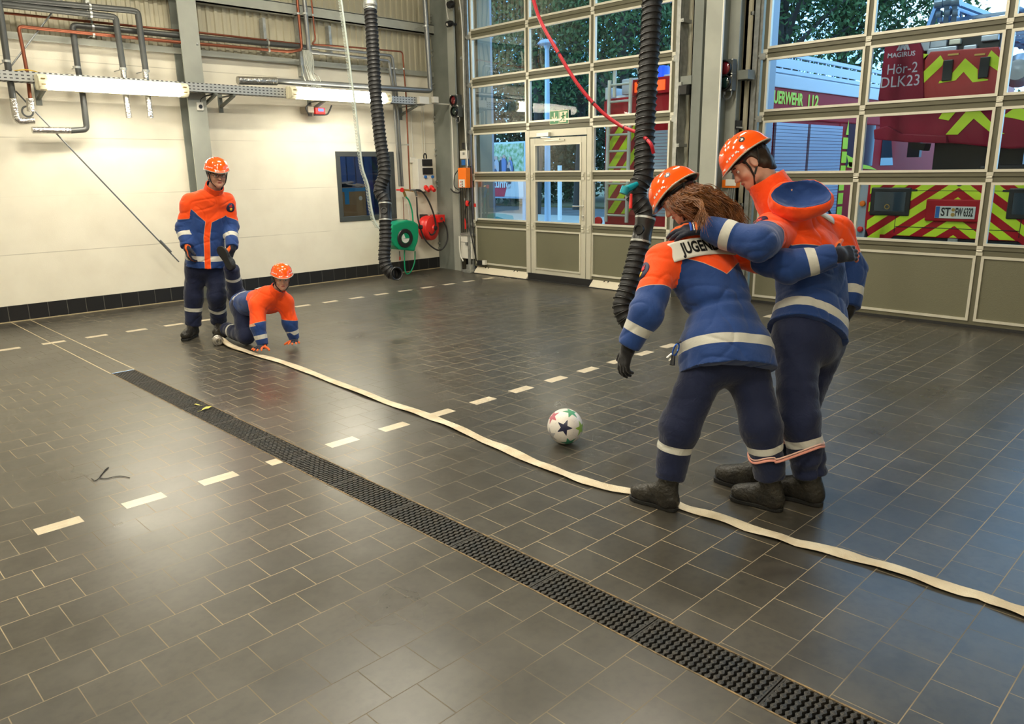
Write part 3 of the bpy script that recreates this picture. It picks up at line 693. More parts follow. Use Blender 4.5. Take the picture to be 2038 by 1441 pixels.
def tray_mat():
    m = bpy.data.materials.new('perforated_galvanised_tray'); m.use_nodes = True; nt = m.node_tree; b = nt.nodes['Principled BSDF']
    tc = nn(nt, 'ShaderNodeTexCoord'); sep = nn(nt, 'ShaderNodeSeparateXYZ'); nt.links.new(tc.outputs['Object'], sep.inputs[0])
    px = mth(nt, 'FRACT', mth(nt, 'DIVIDE', mth(nt, 'ADD', sep.outputs[0], 20.0), 0.055))
    pz = mth(nt, 'FRACT', mth(nt, 'DIVIDE', mth(nt, 'ADD', sep.outputs[2], 20.012), 0.036))
    hole = mth(nt, 'MULTIPLY', mth(nt, 'LESS_THAN', mth(nt, 'ABSOLUTE', mth(nt, 'SUBTRACT', px, .5)), .26), mth(nt, 'LESS_THAN', mth(nt, 'ABSOLUTE', mth(nt, 'SUBTRACT', pz, .5)), .16))
    nt.links.new(mixc(nt, hole, (0.46, 0.47, 0.46), (0.04, 0.04, 0.045)), b.inputs['Base Color']); b.inputs['Metallic'].default_value = .4; b.inputs['Roughness'].default_value = .45
    return m
ta, tb_ = ony(0, 156, YT+.03), ony(845, 198, YT+.03); tz = (ta[2]+tb_[2])/2
m = MB(); m.box((-2, YT+.02, tz-.055), (tb_[0], YT+.026, tz+.055)); m.box((-2, YT+.02, tz-.055), (tb_[0], YT+.16, tz-.05)); m.box((-2, YT+.155, tz-.055), (tb_[0], YT+.16, tz+.055))
tray = m.build('cable_tray', tray_mat()); tag(tray, 'long perforated galvanised cable tray along the cream wall carrying the two lamps', 'cable tray')
for px, py in ((92, 182), (424, 190), (460, 186), (640, 196), (822, 200)):
    x = ony(px, py, YT+.1)[0]; m = MB(); m.bar((x, YW, tz-.19), (x, YT+.02, tz-.07), .035, .03, (1, 0, 0)); m.box((x-.02, YT, tz-.075), (x+.02, YW, tz-.06)); m.box((x-.03, YW-.012, tz-.26), (x+.03, YW, tz-.02)); m.build('wall_bracket', M_steel, tray)
# junction boxes and cables at the tray end
m = MB(); p = ony(846, 200, YT-.03); m.box((p[0]-.13, p[1]-.03, p[2]-.055), (p[0]+.06, p[1]+.04, p[2]+.055)); o = m.build('junction_box', M_white, bevel=.008); tag(o, 'larger white junction box at the right end of the cable tray', 'junction box')
m = MB(); p = ony(866, 199, YT-.03); m.box((p[0]-.3, p[1]+.035, p[2]-.06), (8.46, p[1]+.055, p[2]-.04)); m.box((p[0]-.05, p[1]-.03, p[2]-.045), (p[0]+.05, p[1]+.04, p[2]+.05)); o = m.build('junction_box', M_white, bevel=.008); tag(o, 'small white junction box beyond the end of the cable tray by the corner column', 'junction box')
def pipe(name, pts, Y, r, mt, lab, cat='pipe', bend=.05, group=None, parent=None, n=12):
    P = [ony(p[0], p[1], p[2] if len(p) > 2 else Y) for p in pts]
    m = MB(); m.tube(bend_path(P, bend), r, n); o = m.build(name, mt, parent, smooth=True)
    if parent is None: tag(o, lab, cat, group)
    return o
def clamp(o, px, py, Y, r, axis):
    c = ony(px, py, Y); a = np.array(axis, float); m = MB(); m.cyl(c-a*.012, c+a*.012, r, 12); m.cyl(c+np.array((0, .0, 0)), c+np.array((0, YW-Y, 0)), .006, 6)
    m.build('pipe_clamp', M_galv, o)
VX, VZ = (1, 0, 0), (0, 0, 1)
o = pipe('insulated_pipe', [(-60, -9), (27, 0), (262, 21), (274, 24), (290, 141)], 10.10, .036, M_pipe, 'uppermost dark insulated pipe at top left, bending down to the rightmost foil end')
pipe('foil_sleeve', [(289, 141), (294, 190), (300, 235)], 10.10, .033, M_foil, None, parent=o); clamp(o, 290, 141, 10.10, .044, VZ); clamp(o, 178, 13, 10.10, .044, VX)
o = pipe('insulated_pipe', [(-60, 2), (0, 8), (222, 33), (230, 36), (245, 136)], 10.10, .036, M_pipe, 'second dark insulated pipe at top left, bending down left of the rightmost foil end')
pipe('foil_sleeve', [(245, 136), (250, 190), (257, 235)], 10.10, .033, M_foil, None, parent=o); clamp(o, 245, 137, 10.10, .044, VZ); clamp(o, 180, 28, 10.10, .044, VX)
o = pipe('copper_pipe', [(-60, 18), (0, 25), (345, 60), (380, 63), (598, 88)], 10.28, .014, M_cop, 'upper thin copper pipe along the top of the cream wall')
clamp(o, 182, 44, 10.28, .02, VX); clamp(o, 385, 63, 10.28, .02, VX); clamp(o, 532, 79, 10.28, .02, VX)
o = pipe('insulated_pipe', [(618, 95), (345, 70), (144, 50), (155, 135), (165, 190), (173, 258), (140, 260)], 10.22, .034, M_pipe, 'dark insulated pipe dropping behind the left lamp and turning left at its foil end')
pipe('foil_sleeve', [(140, 260), (64, 259)], 10.22, .037, M_foil, None, parent=o); clamp(o, 153, 134, 10.22, .044, VZ); clamp(o, 184, 54, 10.22, .04, VX); clamp(o, 533, 86, 10.22, .04, VX); clamp(o, 387, 74, 10.22, .04, VX)
o = pipe('copper_pipe', [(591, -6), (601, 99), (576, 103), (346, 83), (60, 55), (36, 52), (45, 95), (55, 150), (60, 196)], 10.16, .020, M_cop, 'reddish copper pipe below the dark pipes, running from the left lamp to the centre riser')
pipe('foil_sleeve', [(60, 196), (62, 222)], 10.16, .042, M_foil, None, parent=o); clamp(o, 186, 70, 10.16, .028, VX); clamp(o, 391, 88, 10.16, .028, VX); clamp(o, 535, 100, 10.16, .028, VX); clamp(o, 593, 27, 10.16, .028, VZ)
o = pipe('insulated_pipe', [(-6, -10), (2, 32), (14, 120), (26, 196)], 10.05, .034, M_pipe, 'dark insulated pipe dropping down at the far left edge to a foil elbow')
pipe('foil_sleeve', [(26, 196), (33, 242), (68, 240)], 10.05, .036, M_foil, None, parent=o, bend=.06); clamp(o, 13, 122, 10.05, .044, VZ)
o = pipe('steel_pipe', [(605, -6), (615, 103), (634, 105)], 10.12, .030, M_pipeg, 'grey steel pipe coming down from the roof at the centre of the back wall'); clamp(o, 607, 27, 10.12, .038, VZ)
o = pipe('copper_pipe', [(619, -6), (628, 80), (620, 88), (700, 94), (801, 103), (808, 190), (816, 381)], 10.20, .012, M_cop, 'thin copper pipe right of the riser that drops to the valves beside the window')
clamp(o, 622, 30, 10.20, .02, VZ); clamp(o, 803, 137, 10.2, .02, VZ); clamp(o, 811, 288, 10.2, .02, VZ)
o = pipe('insulated_pipe', [(612, 92), (780, 111), (789, 186), (801, 371)], 10.22, .022, M_pipeg, 'right one of two grey pipes falling beside the window to the valves', group=None); clamp(o, 787, 137, 10.22, .028, VZ)
o = pipe('insulated_pipe', [(612, 103), (774, 121), (783, 186), (796, 371)], 10.20, .022, M_pipeg, 'left one of two grey pipes falling beside the window to the valves'); clamp(o, 780, 136, 10.2, .028, VZ)
o = pipe('steel_duct_pipe', [(845, -6), (857, 181), (545, 161)], 10.02, .040, M_pipeg, 'thick grey pipe above the right lamp, rising along the corner column'); clamp(o, 848, 52, 10.02, .048, VZ)
pipe('foil_sleeve', [(550, 162), (473, 160)], 10.02, .052, M_foil, None, parent=o)
# vertical mounting rails
for i, (a, b, lab) in enumerate((((170, -8), (186, 70), 'vertical mounting rail behind the pipes above the left lamp'), ((377, 18), (390, 90), 'vertical mounting rail behind the pipes right of the wall column'), ((522, 36), (537, 104), 'vertical mounting rail behind the pipes left of the copper riser'), ((653, 52), (662, 112), 'vertical mounting rail behind the pipes right of the copper riser'),
        ((588, -8), (600, 152), 'long vertical mounting rail left of the grey riser'))):
    A, B = ony(*a, 10.34), ony(*b, 10.34); m = MB(); m.box((A[0]-.02, 10.30, B[2]), (A[0]+.02, 10.40, A[2])); tag(m.build('mounting_rail', M_galv), lab, 'mounting rail', 'mounting rails for the pipes')
# cable bundle coming down at the centre
m = MB()
for k in range(7):
    a = k*3.0; P = [ony(604+a*.8, 100, 10.1), ony(606+a, 125, 10.08), ony(612+a*.7+3*math.sin(k), 148, 10.02), ony(620+a, 172, 10.0), ony(618+a*1.5, 186, 10.03)]
    m.tube(smooth_path(P, 5), .008, 6)
m.tube(smooth_path([ony(600, 130, 10.1), ony(604, 150, 10.0), ony(612, 172, 10.0)], 5), .008, 6); m.tube(smooth_path([ony(622, 144, 10.1), ony(636, 155, 10.0), ony(637, 170, 10.0)], 5), .006, 6)
tag(m.build('cable_bundle', mat('grey_cable', (0.33, 0.34, 0.30), .5), smooth=True), 'bundle of grey cables hanging from the riser to the right lamp', 'cables')
# yellow cable on the tray at left
m = MB(); m.tube(smooth_path([ony(-6, 148, YT+.05), ony(20, 142, YT+.05), ony(55, 139, YT+.05), ony(85, 147, YT+.05)], 6), .006, 6); tag(m.build('yellow_cable', mat('yellow_cable', (0.62, 0.40, 0.03), .5), smooth=True), 'thin yellow cable lying on the cable tray at far left', 'cable')
# gas sensor between lamp and wall
gs = empty('gas_detector', ony(634, 222, 10.2)); tag(gs, 'small red wall device with blue display under the right lamp', 'detector')
c = ony(635, 221, 10.2)
m = MB(); m.box((c[0]-.075, c[1]-.03, c[2]-.045), (c[0]+.085, c[1]+.03, c[2]+.045)); m.build('case', M_red, gs, bevel=.008)
m = MB(); m.box((c[0]-.03, c[1]-.036, c[2]-.005), (c[0]+.055, c[1]-.03, c[2]+.032)); m.build('display', emis('blue_display', (0.08, 0.16, 0.85), .6), gs)
m = MB(); m.box((c[0]-.19, c[1]-.02, c[2]-.03), (c[0]-.09, c[1]+.2, c[2]+.06)); m.build('mount', mat('grey_brown_box', (.28, .24, .19), .6), gs, bevel=.01)
m = MB(); m.tube(smooth_path([ony(660, 210, 10.2), ony(655, 222, 10.2), ony(649, 228, 10.2), ony(625, 229, 10.2)], 5), .012, 7); m.tube(smooth_path([ony(618, 205, 10.2), ony(609, 215, 10.2), ony(615, 228, 10.2)], 5), .012, 7); m.build('cable', M_black, gs, smooth=True)
# small black sensor on the column
c = ony(399, 212, 10.12); sn = MB(); sn.box((c[0]-.04, c[1], c[2]-.05), (c[0]+.04, 10.38, c[2]+.05)); o = sn.build('sensor', M_white, bevel=.006); tag(o, 'tiny white sensor box beside the wall column under the tray', 'sensor')
MB().cyl((c[0], c[1]-.012, c[2]), (c[0], c[1]+.001, c[2]), .024, 14).build('lens', M_black, o)
m = MB(); m.tube(smooth_path([ony(399, 202, 10.1), ony(401, 196, 10.05), ony(412, 190, 10.02), ony(432, 186, 10.0)], 5), .006, 6); m.build('cable', M_black, o)

# ---------------------------------------------------------------- sockets, valves and reels beside the window
def gbox(name, p0, p1, Y, dep, mt, lab=None, cat=None, parent=None, bev=.008, group=None):
    a, b = ony(*p0, Y), ony(*p1, Y); m = MB(); m.box((a[0], Y, b[2]), (b[0], Y+dep, a[2])); o = m.build(name, mt, parent, bevel=bev)
    if parent is None: tag(o, lab, cat, group)
    return o
YS = 10.24
sb = gbox('socket_cabinet', (831, 316), (862, 380), YS, .16, M_white, 'tall white power socket cabinet with blue and red sockets beside the corner column', 'socket cabinet')
for q0, q1 in (((841, 317), (861, 330)), ((842, 334), (862, 347))):
    w = gbox('fuse_window', q0, q1, YS-.02, .02, M_black, parent=sb, bev=.004)
for q in ((846, 352), (860, 352)):
    c = ony(*q, YS); m = MB(); m.cyl((c[0], YS-.025, c[2]), (c[0], YS, c[2]), .026, 16); m.build('blue_socket', M_blue, sb, bevel=.004)
for q in ((847, 373), (858, 373)):
    c = ony(*q, YS); m = MB(); m.lathe((c[0], YS, c[2]), (0, -.85, -.5), [(0, .10), (.032, .10), (.032, .03), (.040, .03), (.040, -.01)], 18); m.build('red_socket', M_red, sb)
c = ony(846, 312, YS+.05); m = MB(); m.tube([c+np.array((math.cos(a)*.028, 0, math.sin(a)*.05)) for a in np.linspace(0, 2*PI, 20, endpoint=False)], .012, 8, close=True); m.build('cable_hook', M_black, sb, smooth=True)
sw = gbox('light_switch', (817, 313), (828, 324), 10.36, .04, M_white, 'small white switch box left of the socket cabinet', 'switch')
for a, b, lab in (((817, 205), (822, 312), 'white conduit dropping to the light switch'), ((838, 210), (841, 306), 'left white conduit dropping to the socket cabinet'), ((842, 210), (846, 304), 'right white conduit dropping to the socket cabinet')):
    o = MB().cyl(ony(*a, 10.38), ony(*b, 10.38), .007, 8).build('conduit', M_white); tag(o, lab, 'conduit', 'conduits beside the window')
# valve set
vv = empty('valve_set', ony(806, 380, 10.2)); tag(vv, 'brass water and air valves on the wall above the hose reels', 'valve')
c = ony(797, 378, 10.2); m = MB(); m.lathe(c, (0, -1, 0), [(0, .05), (.035, .05), (.035, .03), (.012, .02), (.012, -.1)], 14); m.build('hand_wheel', M_red, vv)
c1, c2, c3 = ony(800, 377, 10.2), ony(822, 380, 10.2), ony(806, 388, 10.2)
m = MB(); m.tube([c1, c2], .016, 10); m.tube([ony(803, 380, 10.2), ony(807, 391, 10.2)], .022, 10); m.build('brass_body', M_brass, vv, smooth=True)
m = MB(); m.tube([ony(826, 378, 10.2), ony(829, 390, 10.2)], .020, 10); m.tube([ony(815, 379, 10.2), ony(826, 378, 10.2)], .017, 10); m.build('coupling', M_pipeg, vv, smooth=True)
m = MB(); m.tube([ony(826, 378, 10.15), ony(847, 384, 10.12)], .008, 6); m.build('lever', M_black, vv)
def hoseo(name, pts, Y, r, mt, lab, cat='hose', n=8):
    P = smooth_path([ony(p[0], p[1], p[2] if len(p) > 2 else Y) for p in pts], 8); o = MB().tube(P, r, n).build(name, mt, smooth=True); tag(o, lab, cat); return o
hoseo('air_hose', [(828, 378), (838, 380), (850, 395), (861, 420), (867, 445), (865, 463), (857, 467), (851, 458)], 10.08, .014, M_rub, 'black air hose looping from the valves to the hub of the red reel')
hoseo('air_hose', [(829, 392), (830, 410), (831, 430), (836, 452), (845, 475), (858, 490), (872, 498), (882, 494), (890, 478), (889, 455), (882, 440)], 10.0, .013, M_rub, 'long black air hose hanging in a loop below the red reel')
hoseo('water_hose', [(808, 392), (814, 400), (820, 420), (822, 442)], 10.1, .013, M_green, 'short dark green hose from the valve down to the green reel')
hoseo('water_hose', [(806, 486), (805, 510), (806, 535), (810, 545), (818, 540), (825, 522), (826, 500)], 10.0, .010, M_green, 'thin green hose hanging in a loop below the green reel')
for a, b, lab in (((802, 392), (804, 438), 'thin copper capillary line left above the green reel'), ((811, 397), (815, 438), 'thin white line right above the green reel')):
    o = MB().cyl(ony(*a, 10.3), ony(*b, 10.3), .006, 6).build('wall_line', M_cop if 'copper' in lab else M_white); tag(o, lab, 'pipe')
o = MB().cyl(ony(795, 500, 10.35), ony(796, 512, 10.35), .006, 6).build('wall_line', M_black); tag(o, 'short thin line under the green reel ending in a red tip', 'pipe'); MB().cyl(ony(796, 511, 10.35), ony(796, 518, 10.35), .012, 8).build('tip', M_red, o)
# green reel
gr = empty('hose_reel', ony(806, 470, 10.1)); tag(gr, 'green wall-mounted hose reel with black ring and round label', 'hose reel')
YR = 9.93
def pxpoly(pts, Y): return [ony(p[0], p[1], Y) for p in pts]
def ypr(m, pts, Y, dep):
    P = pxpoly(pts, Y); n = len(P); vs = [tuple(p) for p in P] + [(p[0], p[1]+dep, p[2]) for p in P]
    m.add(vs, [tuple(range(n)), tuple(range(2*n-1, n-1, -1))] + [(i, (i+1) % n, (i+1) % n+n, i+n) for i in range(n)]); return m
gpoly = [(782, 447), (797, 441), (812, 438), (824, 440), (833, 446), (834, 465), (832, 481), (827, 494), (826, 500), (806, 498), (795, 497), (785, 489), (779, 478), (778, 462)]
m = ypr(MB(), gpoly, YR, .24); m.build('casing', M_green, gr, bevel=.022)
c = ony(806, 474, YR-.005)
m = MB(); m.lathe(c, (0, -1, 0), [(.085, -.01), (.145, -.01), (.15, .006), (.14, .02), (.09, .022), (.085, .005)], 32); m.build('black_ring', M_black, gr, smooth=True)
m = MB(); m.lathe(c, (0, -1, 0), [(0, .012), (.082, .012), (.085, .0)], 28); m.build('hub', M_green, gr, smooth=True)
m = MB(); m.prism([(math.cos(a)*.074, math.sin(a)*.074) for a in np.linspace(PI*1.03, 2*PI-.1, 18)], c+np.array((0, -.0125, .0)), (1, 0, 0), (0, 0, 1), .002); m.prism([(math.cos(a)*.074, math.sin(a)*.074) for a in np.linspace(PI*.62, PI*1.03, 10)] + [(0, 0)], c+np.array((0, -.0125, .0)), (1, 0, 0), (0, 0, 1), .002)
m.build('round_label', M_white, gr)
m = MB(); m.cyl(ony(835, 452, YR+.05), ony(839, 452, YR+.05), .035, 14); m.build('hose_outlet', M_black, gr)
gbox('wall_plate', (795, 438), (812, 446), YR+.2, .27, M_black, parent=gr)
# red reel
rr = empty('hose_reel', ony(866, 455, 10.1)); tag(rr, 'round red wall-mounted air hose reel next to the corner column', 'hose reel')
c = ony(864, 454, 10.10)
m = MB(); ax = np.array((.30, -.95, 0)); ax /= np.linalg.norm(ax)
m.lathe(c, ax, [(0, .02), (.05, .02), (.06, .0), (.15, -.01), (.195, -.03), (.205, -.06), (.19, -.075), (.19, -.10), (.205, -.12), (.205, -.15), (.19, -.165), (.195, -.19), (.17, -.21), (0, -.22)], 40); m.build('drum', M_red, rr, smooth=True)
m = MB(); m.lathe(c, ax, [(.0, .045), (.035, .045), (.035, .02)], 16); m.build('hub', M_black, rr, smooth=True)
gbox('outlet_box', (872, 428), (886, 442), 10.12, .22, M_red, parent=rr, bev=.01)
m = MB(); m.cyl(ony(879, 435, 10.11), ony(879, 435, 10.08), .02, 12); m.build('outlet', M_black, rr)
gbox('mount_arm', (845, 427), (852, 440), 10.25, .14, M_black, parent=rr); gbox('mount_foot', (848, 468), (853, 476), 10.25, .14, M_black, parent=rr)

# ---------------------------------------------------------------- traffic lights
M_redl = mat('red_lens_unlit', (0.16, 0.004, 0.008), 0.12, coat=1); M_grnl = mat('dark_green_lens', (0.004, 0.02, 0.015), 0.12, coat=1)
def traffic(pt, pb, r, X, lab):
    t, b = onx(*pt, X), onx(*pb, X); root = empty('traffic_light', (X, (t[1]+b[1])/2, b[2])); tag(root, lab, 'traffic light', 'small red and green signal lights')
    for p, ml, nm in ((t, M_redl, 'red_lens'), (b, M_grnl, 'green_lens')):
        h = MB(); h.box((X+.005, p[1]-r*1.15, p[2]-r*1.18), (X+.10, p[1]+r*1.15, p[2]+r*1.18)); hs = h.build('housing', mat('dark_grey_case', (.06, .065, .06), .45), root, bevel=.008)
        m = MB(); m.lathe((X, p[1], p[2]), (-1, 0, 0), [(r*1.05, -.01), (r*1.05, .03), (r*.95, .03), (r*.93, .0)], 28); m.build('lens_hood', M_black, hs, smooth=True)
        m = MB(); m.lathe((X, p[1], p[2]), (-1, 0, 0), [(0, .028), (r*.5, .024), (r*.85, .010), (r*.95, 0)], 28); m.build(nm, ml, root, smooth=True)
        m = MB()
        for sy in (-1, 1):
            for sz in (-1, 1): m.cyl((X-.004, p[1]+sy*r*1.05, p[2]+sz*r*1.08), (X+.01, p[1]+sy*r*1.05, p[2]+sz*r*1.08), .008, 8)
        m.build('screws', M_white, hs)
    m = MB(); z = b[2]-r*1.2; m.tube(smooth_path([(X+.05, b[1]+r*.5, z+.01), (X+.05, b[1]+r*.4, z-.06), (X+.05, b[1]-r*.2, z-.085), (X+.05, b[1]-r*.75, z-.05), (X+.05, b[1]-r*.8, z+.01)], 6), .009, 8); m.cyl((X+.05, b[1]+r*.35, z+.01), (X+.05, b[1]+r*.35, z-.03), .018, 10); m.build('cable_loop', M_pipeg, root, smooth=True)
traffic((903, 200), (905, 222), .072, 8.30, 'red and green signal light on the corner column left of the gate')
traffic((1443, 136), (1442, 164), .082, 8.30, 'red and green signal light on the dark post right of the pillar')
def xbox(name, p0, p1, X, dep, mt, lab=None, cat=None, parent=None, bev=.006, group=None):
    a, b = onx(*p0, X), onx(*p1, X); m = MB(); m.box((X, b[1], b[2]), (X+dep, a[1], a[2])); o = m.build(name, mt, parent, bevel=bev)
    if parent is None: tag(o, lab, cat, group)
    return o
# conduit down the corner column
o = MB().tube(bend_path([onx(899, 232, 8.36), onx(904, 380, 8.36)], .02), .011, 8).build('conduit', M_white); tag(o, 'white conduit running down the corner column below the signal light', 'conduit')
m = MB(); m.tube(smooth_path([onx(897, 376, 8.33), onx(903, 382, 8.33), onx(912, 384, 8.33), onx(918, 380, 8.33)], 5), .012, 7); m.tube(smooth_path([onx(912, 338, 8.33), onx(905, 350, 8.33), onx(904, 370, 8.33), onx(912, 378, 8.33)], 5), .007, 7); tag(m.build('cable', M_black, smooth=True), 'black cable running to the orange control box', 'cable')
p = onx(896, 47, 8.36); m = MB(); m.lathe(p, (-1, .15, -.3), [(0, .06), (.045, .06), (.05, .0), (.03, -.05), (0, -.05)], 20); o = m.build('spot_sensor', M_black, smooth=True); tag(o, 'small round black sensor on the corner column', 'sensor')
m = MB(); m.lathe(p, (-1, .15, -.3), [(0, .066), (.02, .064), (.02, .058)], 16); m.build('lens', M_white, o); MB().cyl(p, p+np.array((.12, 0, 0)), .02, 8).build('stalk', M_black, o)
p = onx(899, 8, 8.36); m = MB(); m.lathe(p, (-1, 0, -.4), [(0, .07), (.05, .07), (.06, .0), (.03, -.05), (0, -.05)], 20); tag(m.build('loudspeaker', M_black, smooth=True), 'black round device at the top of the corner column, cut by the picture edge', 'device')
o = MB().tube(smooth_path([onx(887, -5, 8.37), onx(889, 20, 8.37), onx(892, 38, 8.37)], 5), .008, 7).build('conduit', M_white, smooth=True); tag(o, 'thin white line down to the round sensor on the corner column', 'conduit')
o = MB().tube(smooth_path([onx(914, -5, 8.37), onx(920, 60, 8.37), onx(925, 240, 8.37), onx(931, 330, 8.37)], 8), .009, 7).build('conduit', M_white, smooth=True); tag(o, 'long white conduit just left of the gate guide rail', 'conduit')
ob = xbox('control_box', (911, 334), (928, 374), 8.30, .13, M_orangep, 'orange gate control box on the wall left of the gate with the wicket door', 'control box')
xbox('button_panel', (913, 357), (925, 373), 8.293, .008, M_white, parent=ob, bev=.003)
m = MB(); c = onx(920, 362, 8.29)
for dz, col_ in ((0, 0), (-.035, 1), (-.07, 2)): m.cyl((8.282, c[1], c[2]+dz), (8.293, c[1], c[2]+dz), .009, 10)
m.build('buttons', M_black, ob)
m = MB(); m.cyl((8.282, c[1]+.035, c[2]), (8.293, c[1]+.035, c[2]), .008, 10); m.cyl((8.282, c[1]+.035, c[2]-.05), (8.293, c[1]+.035, c[2]-.05), .008, 10); m.build('red_marks', M_red, ob)
o = xbox('terminal_box', (915, 300), (928, 316), 8.40, .08, M_white, 'white terminal box above the orange control box', 'junction box')
o = xbox('blue_connector', (918, 318), (930, 329), 8.42, .06, M_blue, 'small blue connector above the orange control box', 'connector')
o = xbox('grey_box', (919, 284), (928, 297), 8.42, .06, M_black, 'small black box over the white terminal box', 'junction box')
m = MB()
for k, (xa, xb) in enumerate(((920, 922), (925, 926), (929, 930))): m.tube(smooth_path([onx(xa, 374, 8.38), onx(xa+1.5, 420, 8.38), onx(xb, 462, 8.38)], 6), .006, 6)
m.tube(smooth_path([onx(936, 400, 8.36), onx(926, 418, 8.36), onx(928, 440, 8.36), onx(938, 470, 8.36), onx(946, 510, 8.36)], 6), .010, 6)
m.tube(smooth_path([onx(937, 330, 8.36), onx(938, 400, 8.36), onx(943, 470, 8.36), onx(948, 520, 8.36)], 6), .010, 6)
tag(m.build('cable_bundle', M_black, smooth=True), 'thin black control cables running down beside the left gate rail', 'cables')
for q, r_, lab in (((930, 405), .035, 'round red pull grip hanging beside the gate rail'),):
    c = onx(*q, 8.36); m = MB(); m.lathe(c+np.array((0, 0, -.05)), (0, 0, 1), [(0, 0), (r_*.7, .01), (r_, .05), (r_*.7, .09), (0, .1)], 14); tag(m.build('pull_grip', M_red, smooth=True), lab, 'pull grip')
c = onx(926, 435, 8.36); m = MB(); m.cyl(c, c+np.array((0, 0, -.17)), .014, 8); tag(m.build('red_plug', M_red), 'slim red plug hanging on a cable beside the gate rail', 'plug')
cab = xbox('wall_cabinet', (916, 466), (940, 516), 8.42, .18, M_white, 'cream metal cabinet low beside the left gate rail', 'cabinet')
xbox('cabinet_lid', (916, 464), (940, 470), 8.40, .21, M_galv, parent=cab); xbox('panel_joint', (917, 482), (939, 483), 8.417, .004, M_steel, parent=cab, bev=0)
o = MB().tube(smooth_path([onx(914, 470, 8.36), onx(915, 495, 8.36), onx(917, 510, 8.36), onx(922, 520, 8.36)], 6), .011, 7).build('conduit', M_white, smooth=True); tag(o, 'bent cream conduit beside the low cream cabinet', 'conduit')
o = xbox('warning_strip', (943, 372), (947, 440), XG-.05, .03, M_white, 'narrow white warning strip with red mark on the gate edge', 'label'); xbox('red_mark', (943, 405), (947, 412), XG-.052, .003, M_red, parent=o, bev=0)
# right pillar control gear
ob = xbox('control_box', (1437, 358), (1464, 374), 8.40, .1, M_orangep, 'orange and white control box on the post behind the taller person, beside the right gate', 'control box')
xbox('button_panel', (1444, 357), (1464, 370), 8.393, .008, M_white, parent=ob, bev=.003)
o = xbox('limit_switch', (1455, 240), (1466, 257), 8.45, .12, M_black, 'black limit switch on the post above the orange helmet', 'switch'); MB().bar(onx(1466, 253, 8.45), onx(1478, 254, 8.45), .015, .015).build('lever', M_galv, o)
m = MB()
for k in range(4): m.tube(smooth_path([onx(1450+k*4, 374, 8.42), onx(1448+k*4, 400, 8.42), onx(1452+k*3, 440, 8.42), onx(1450+k*5, 500, 8.42)], 6), .007, 6)
m.tube(smooth_path([onx(1437, 378, 8.4), onx(1420, 384, 8.4), onx(1434, 392, 8.4), onx(1455, 388, 8.4)], 6), .006, 6)
tag(m.build('cable_bundle', M_galv, smooth=True), 'grey cables below the orange and white control box by the right gate', 'cables')
m = MB(); z0 = onx(1462, 260, 8.46); 
for k in range(14): c = z0+np.array((0, 0, -.03*k)); m.tube([c+np.array((0, math.cos(a)*.008, math.sin(a)*.016)) for a in np.linspace(0, 2*PI, 8, endpoint=False)], .003, 5, close=True)
tag(m.build('chain', M_galv), 'small chain hanging below the limit switch near the right gate', 'chain')

# ---------------------------------------------------------------- extraction hoses, spiral line and red air line
M_hose = mat('black_ribbed_hose', (0.010, 0.010, 0.011), 0.62, bump=(70, .25))
M_wire = mat('hose_wire_rib', (0.016, 0.016, 0.017), 0.4)
def ribbed_hose(name, pts, r, root, pitch=.045, lumpy=0.0):
    P = smooth_path(pts, 16); L = [0]
    for i in range(1, len(P)): L.append(L[-1]+np.linalg.norm(P[i]-P[i-1]))
    n = int(L[-1]/(pitch/6)); s = np.linspace(0, L[-1], n); Q = np.stack([np.interp(s, L, np.array(P)[:, k]) for k in range(3)], 1)
    rad = []
    for i, t in enumerate(s):
        ph = (t/pitch) % 1.0; base = r*(1 - .11*math.sin(PI*ph)**1.0); rad.append(base)
    o = MB().tube(list(Q), rad, 26).build(name, M_hose, root, smooth=True)
    # wire helix seen as raised ribs
    T = np.gradient(Q, axis=0); T /= np.linalg.norm(T, axis=1)[:, None]
    u = np.cross(T[0], (1, 0, 0)); u /= np.linalg.norm(u); H_ = []; N2 = int(L[-1]/pitch*14)
    s2 = np.linspace(0, L[-1], N2); Q2 = np.stack([np.interp(s2, s, Q[:, k]) for k in range(3)], 1); T2 = np.stack([np.interp(s2, s, T[:, k]) for k in range(3)], 1)
    for i in range(N2):
        t = T2[i]/np.linalg.norm(T2[i]); u = u - t*np.dot(u, t); u /= np.linalg.norm(u); v = np.cross(t, u); a = 2*PI*s2[i]/pitch
        H_.append(Q2[i] + (u*math.cos(a)+v*math.sin(a))*(r*1.0))
    MB().tube(H_, .0042, 5).build('wire_helix', M_wire, o, smooth=True)
    return o
def fitting(a, b, r, root, holed=True, side=None):
    a, b = np.array(a), np.array(b); d = (b-a); L = np.linalg.norm(d); d /= L
    m = MB(); m.lathe(a, d, [(r*.9, 0), (r*1.02, .0), (r*1.02, L*.2), (r*.97, L*.25), (r*.97, L*.75), (r*1.02, L*.8), (r*1.02, L), (r*.9, L)], 28); o = m.build('rubber_fitting', mat('smooth_black_rubber', (.016, .016, .017), .35), root, smooth=True)
    for q in (.06, .95):
        c = a+d*L*q; m = MB(); m.lathe(c, d, [(r*1.03, -.007), (r*1.06, -.007), (r*1.06, .007), (r*1.03, .007)], 28); m.build('hose_clamp', M_galv, root, smooth=True)
    if side is not None:
        c = (a+b)/2; sd = np.array(side, float); sd /= np.linalg.norm(sd)
        m = MB(); m.lathe(c+sd*r*.8, sd, [(.036, 0), (.036, r*.45), (.026, r*.45), (.024, r*.25), (0, r*.25)], 20); m.build('stub', M_black, o, smooth=True)
    return o
h1 = empty('extraction_hose', at(747, 200, 8.5)); tag(h1, 'black ribbed exhaust extraction hose hanging in front of the back wall window', 'extraction hose')
D1 = 8.4
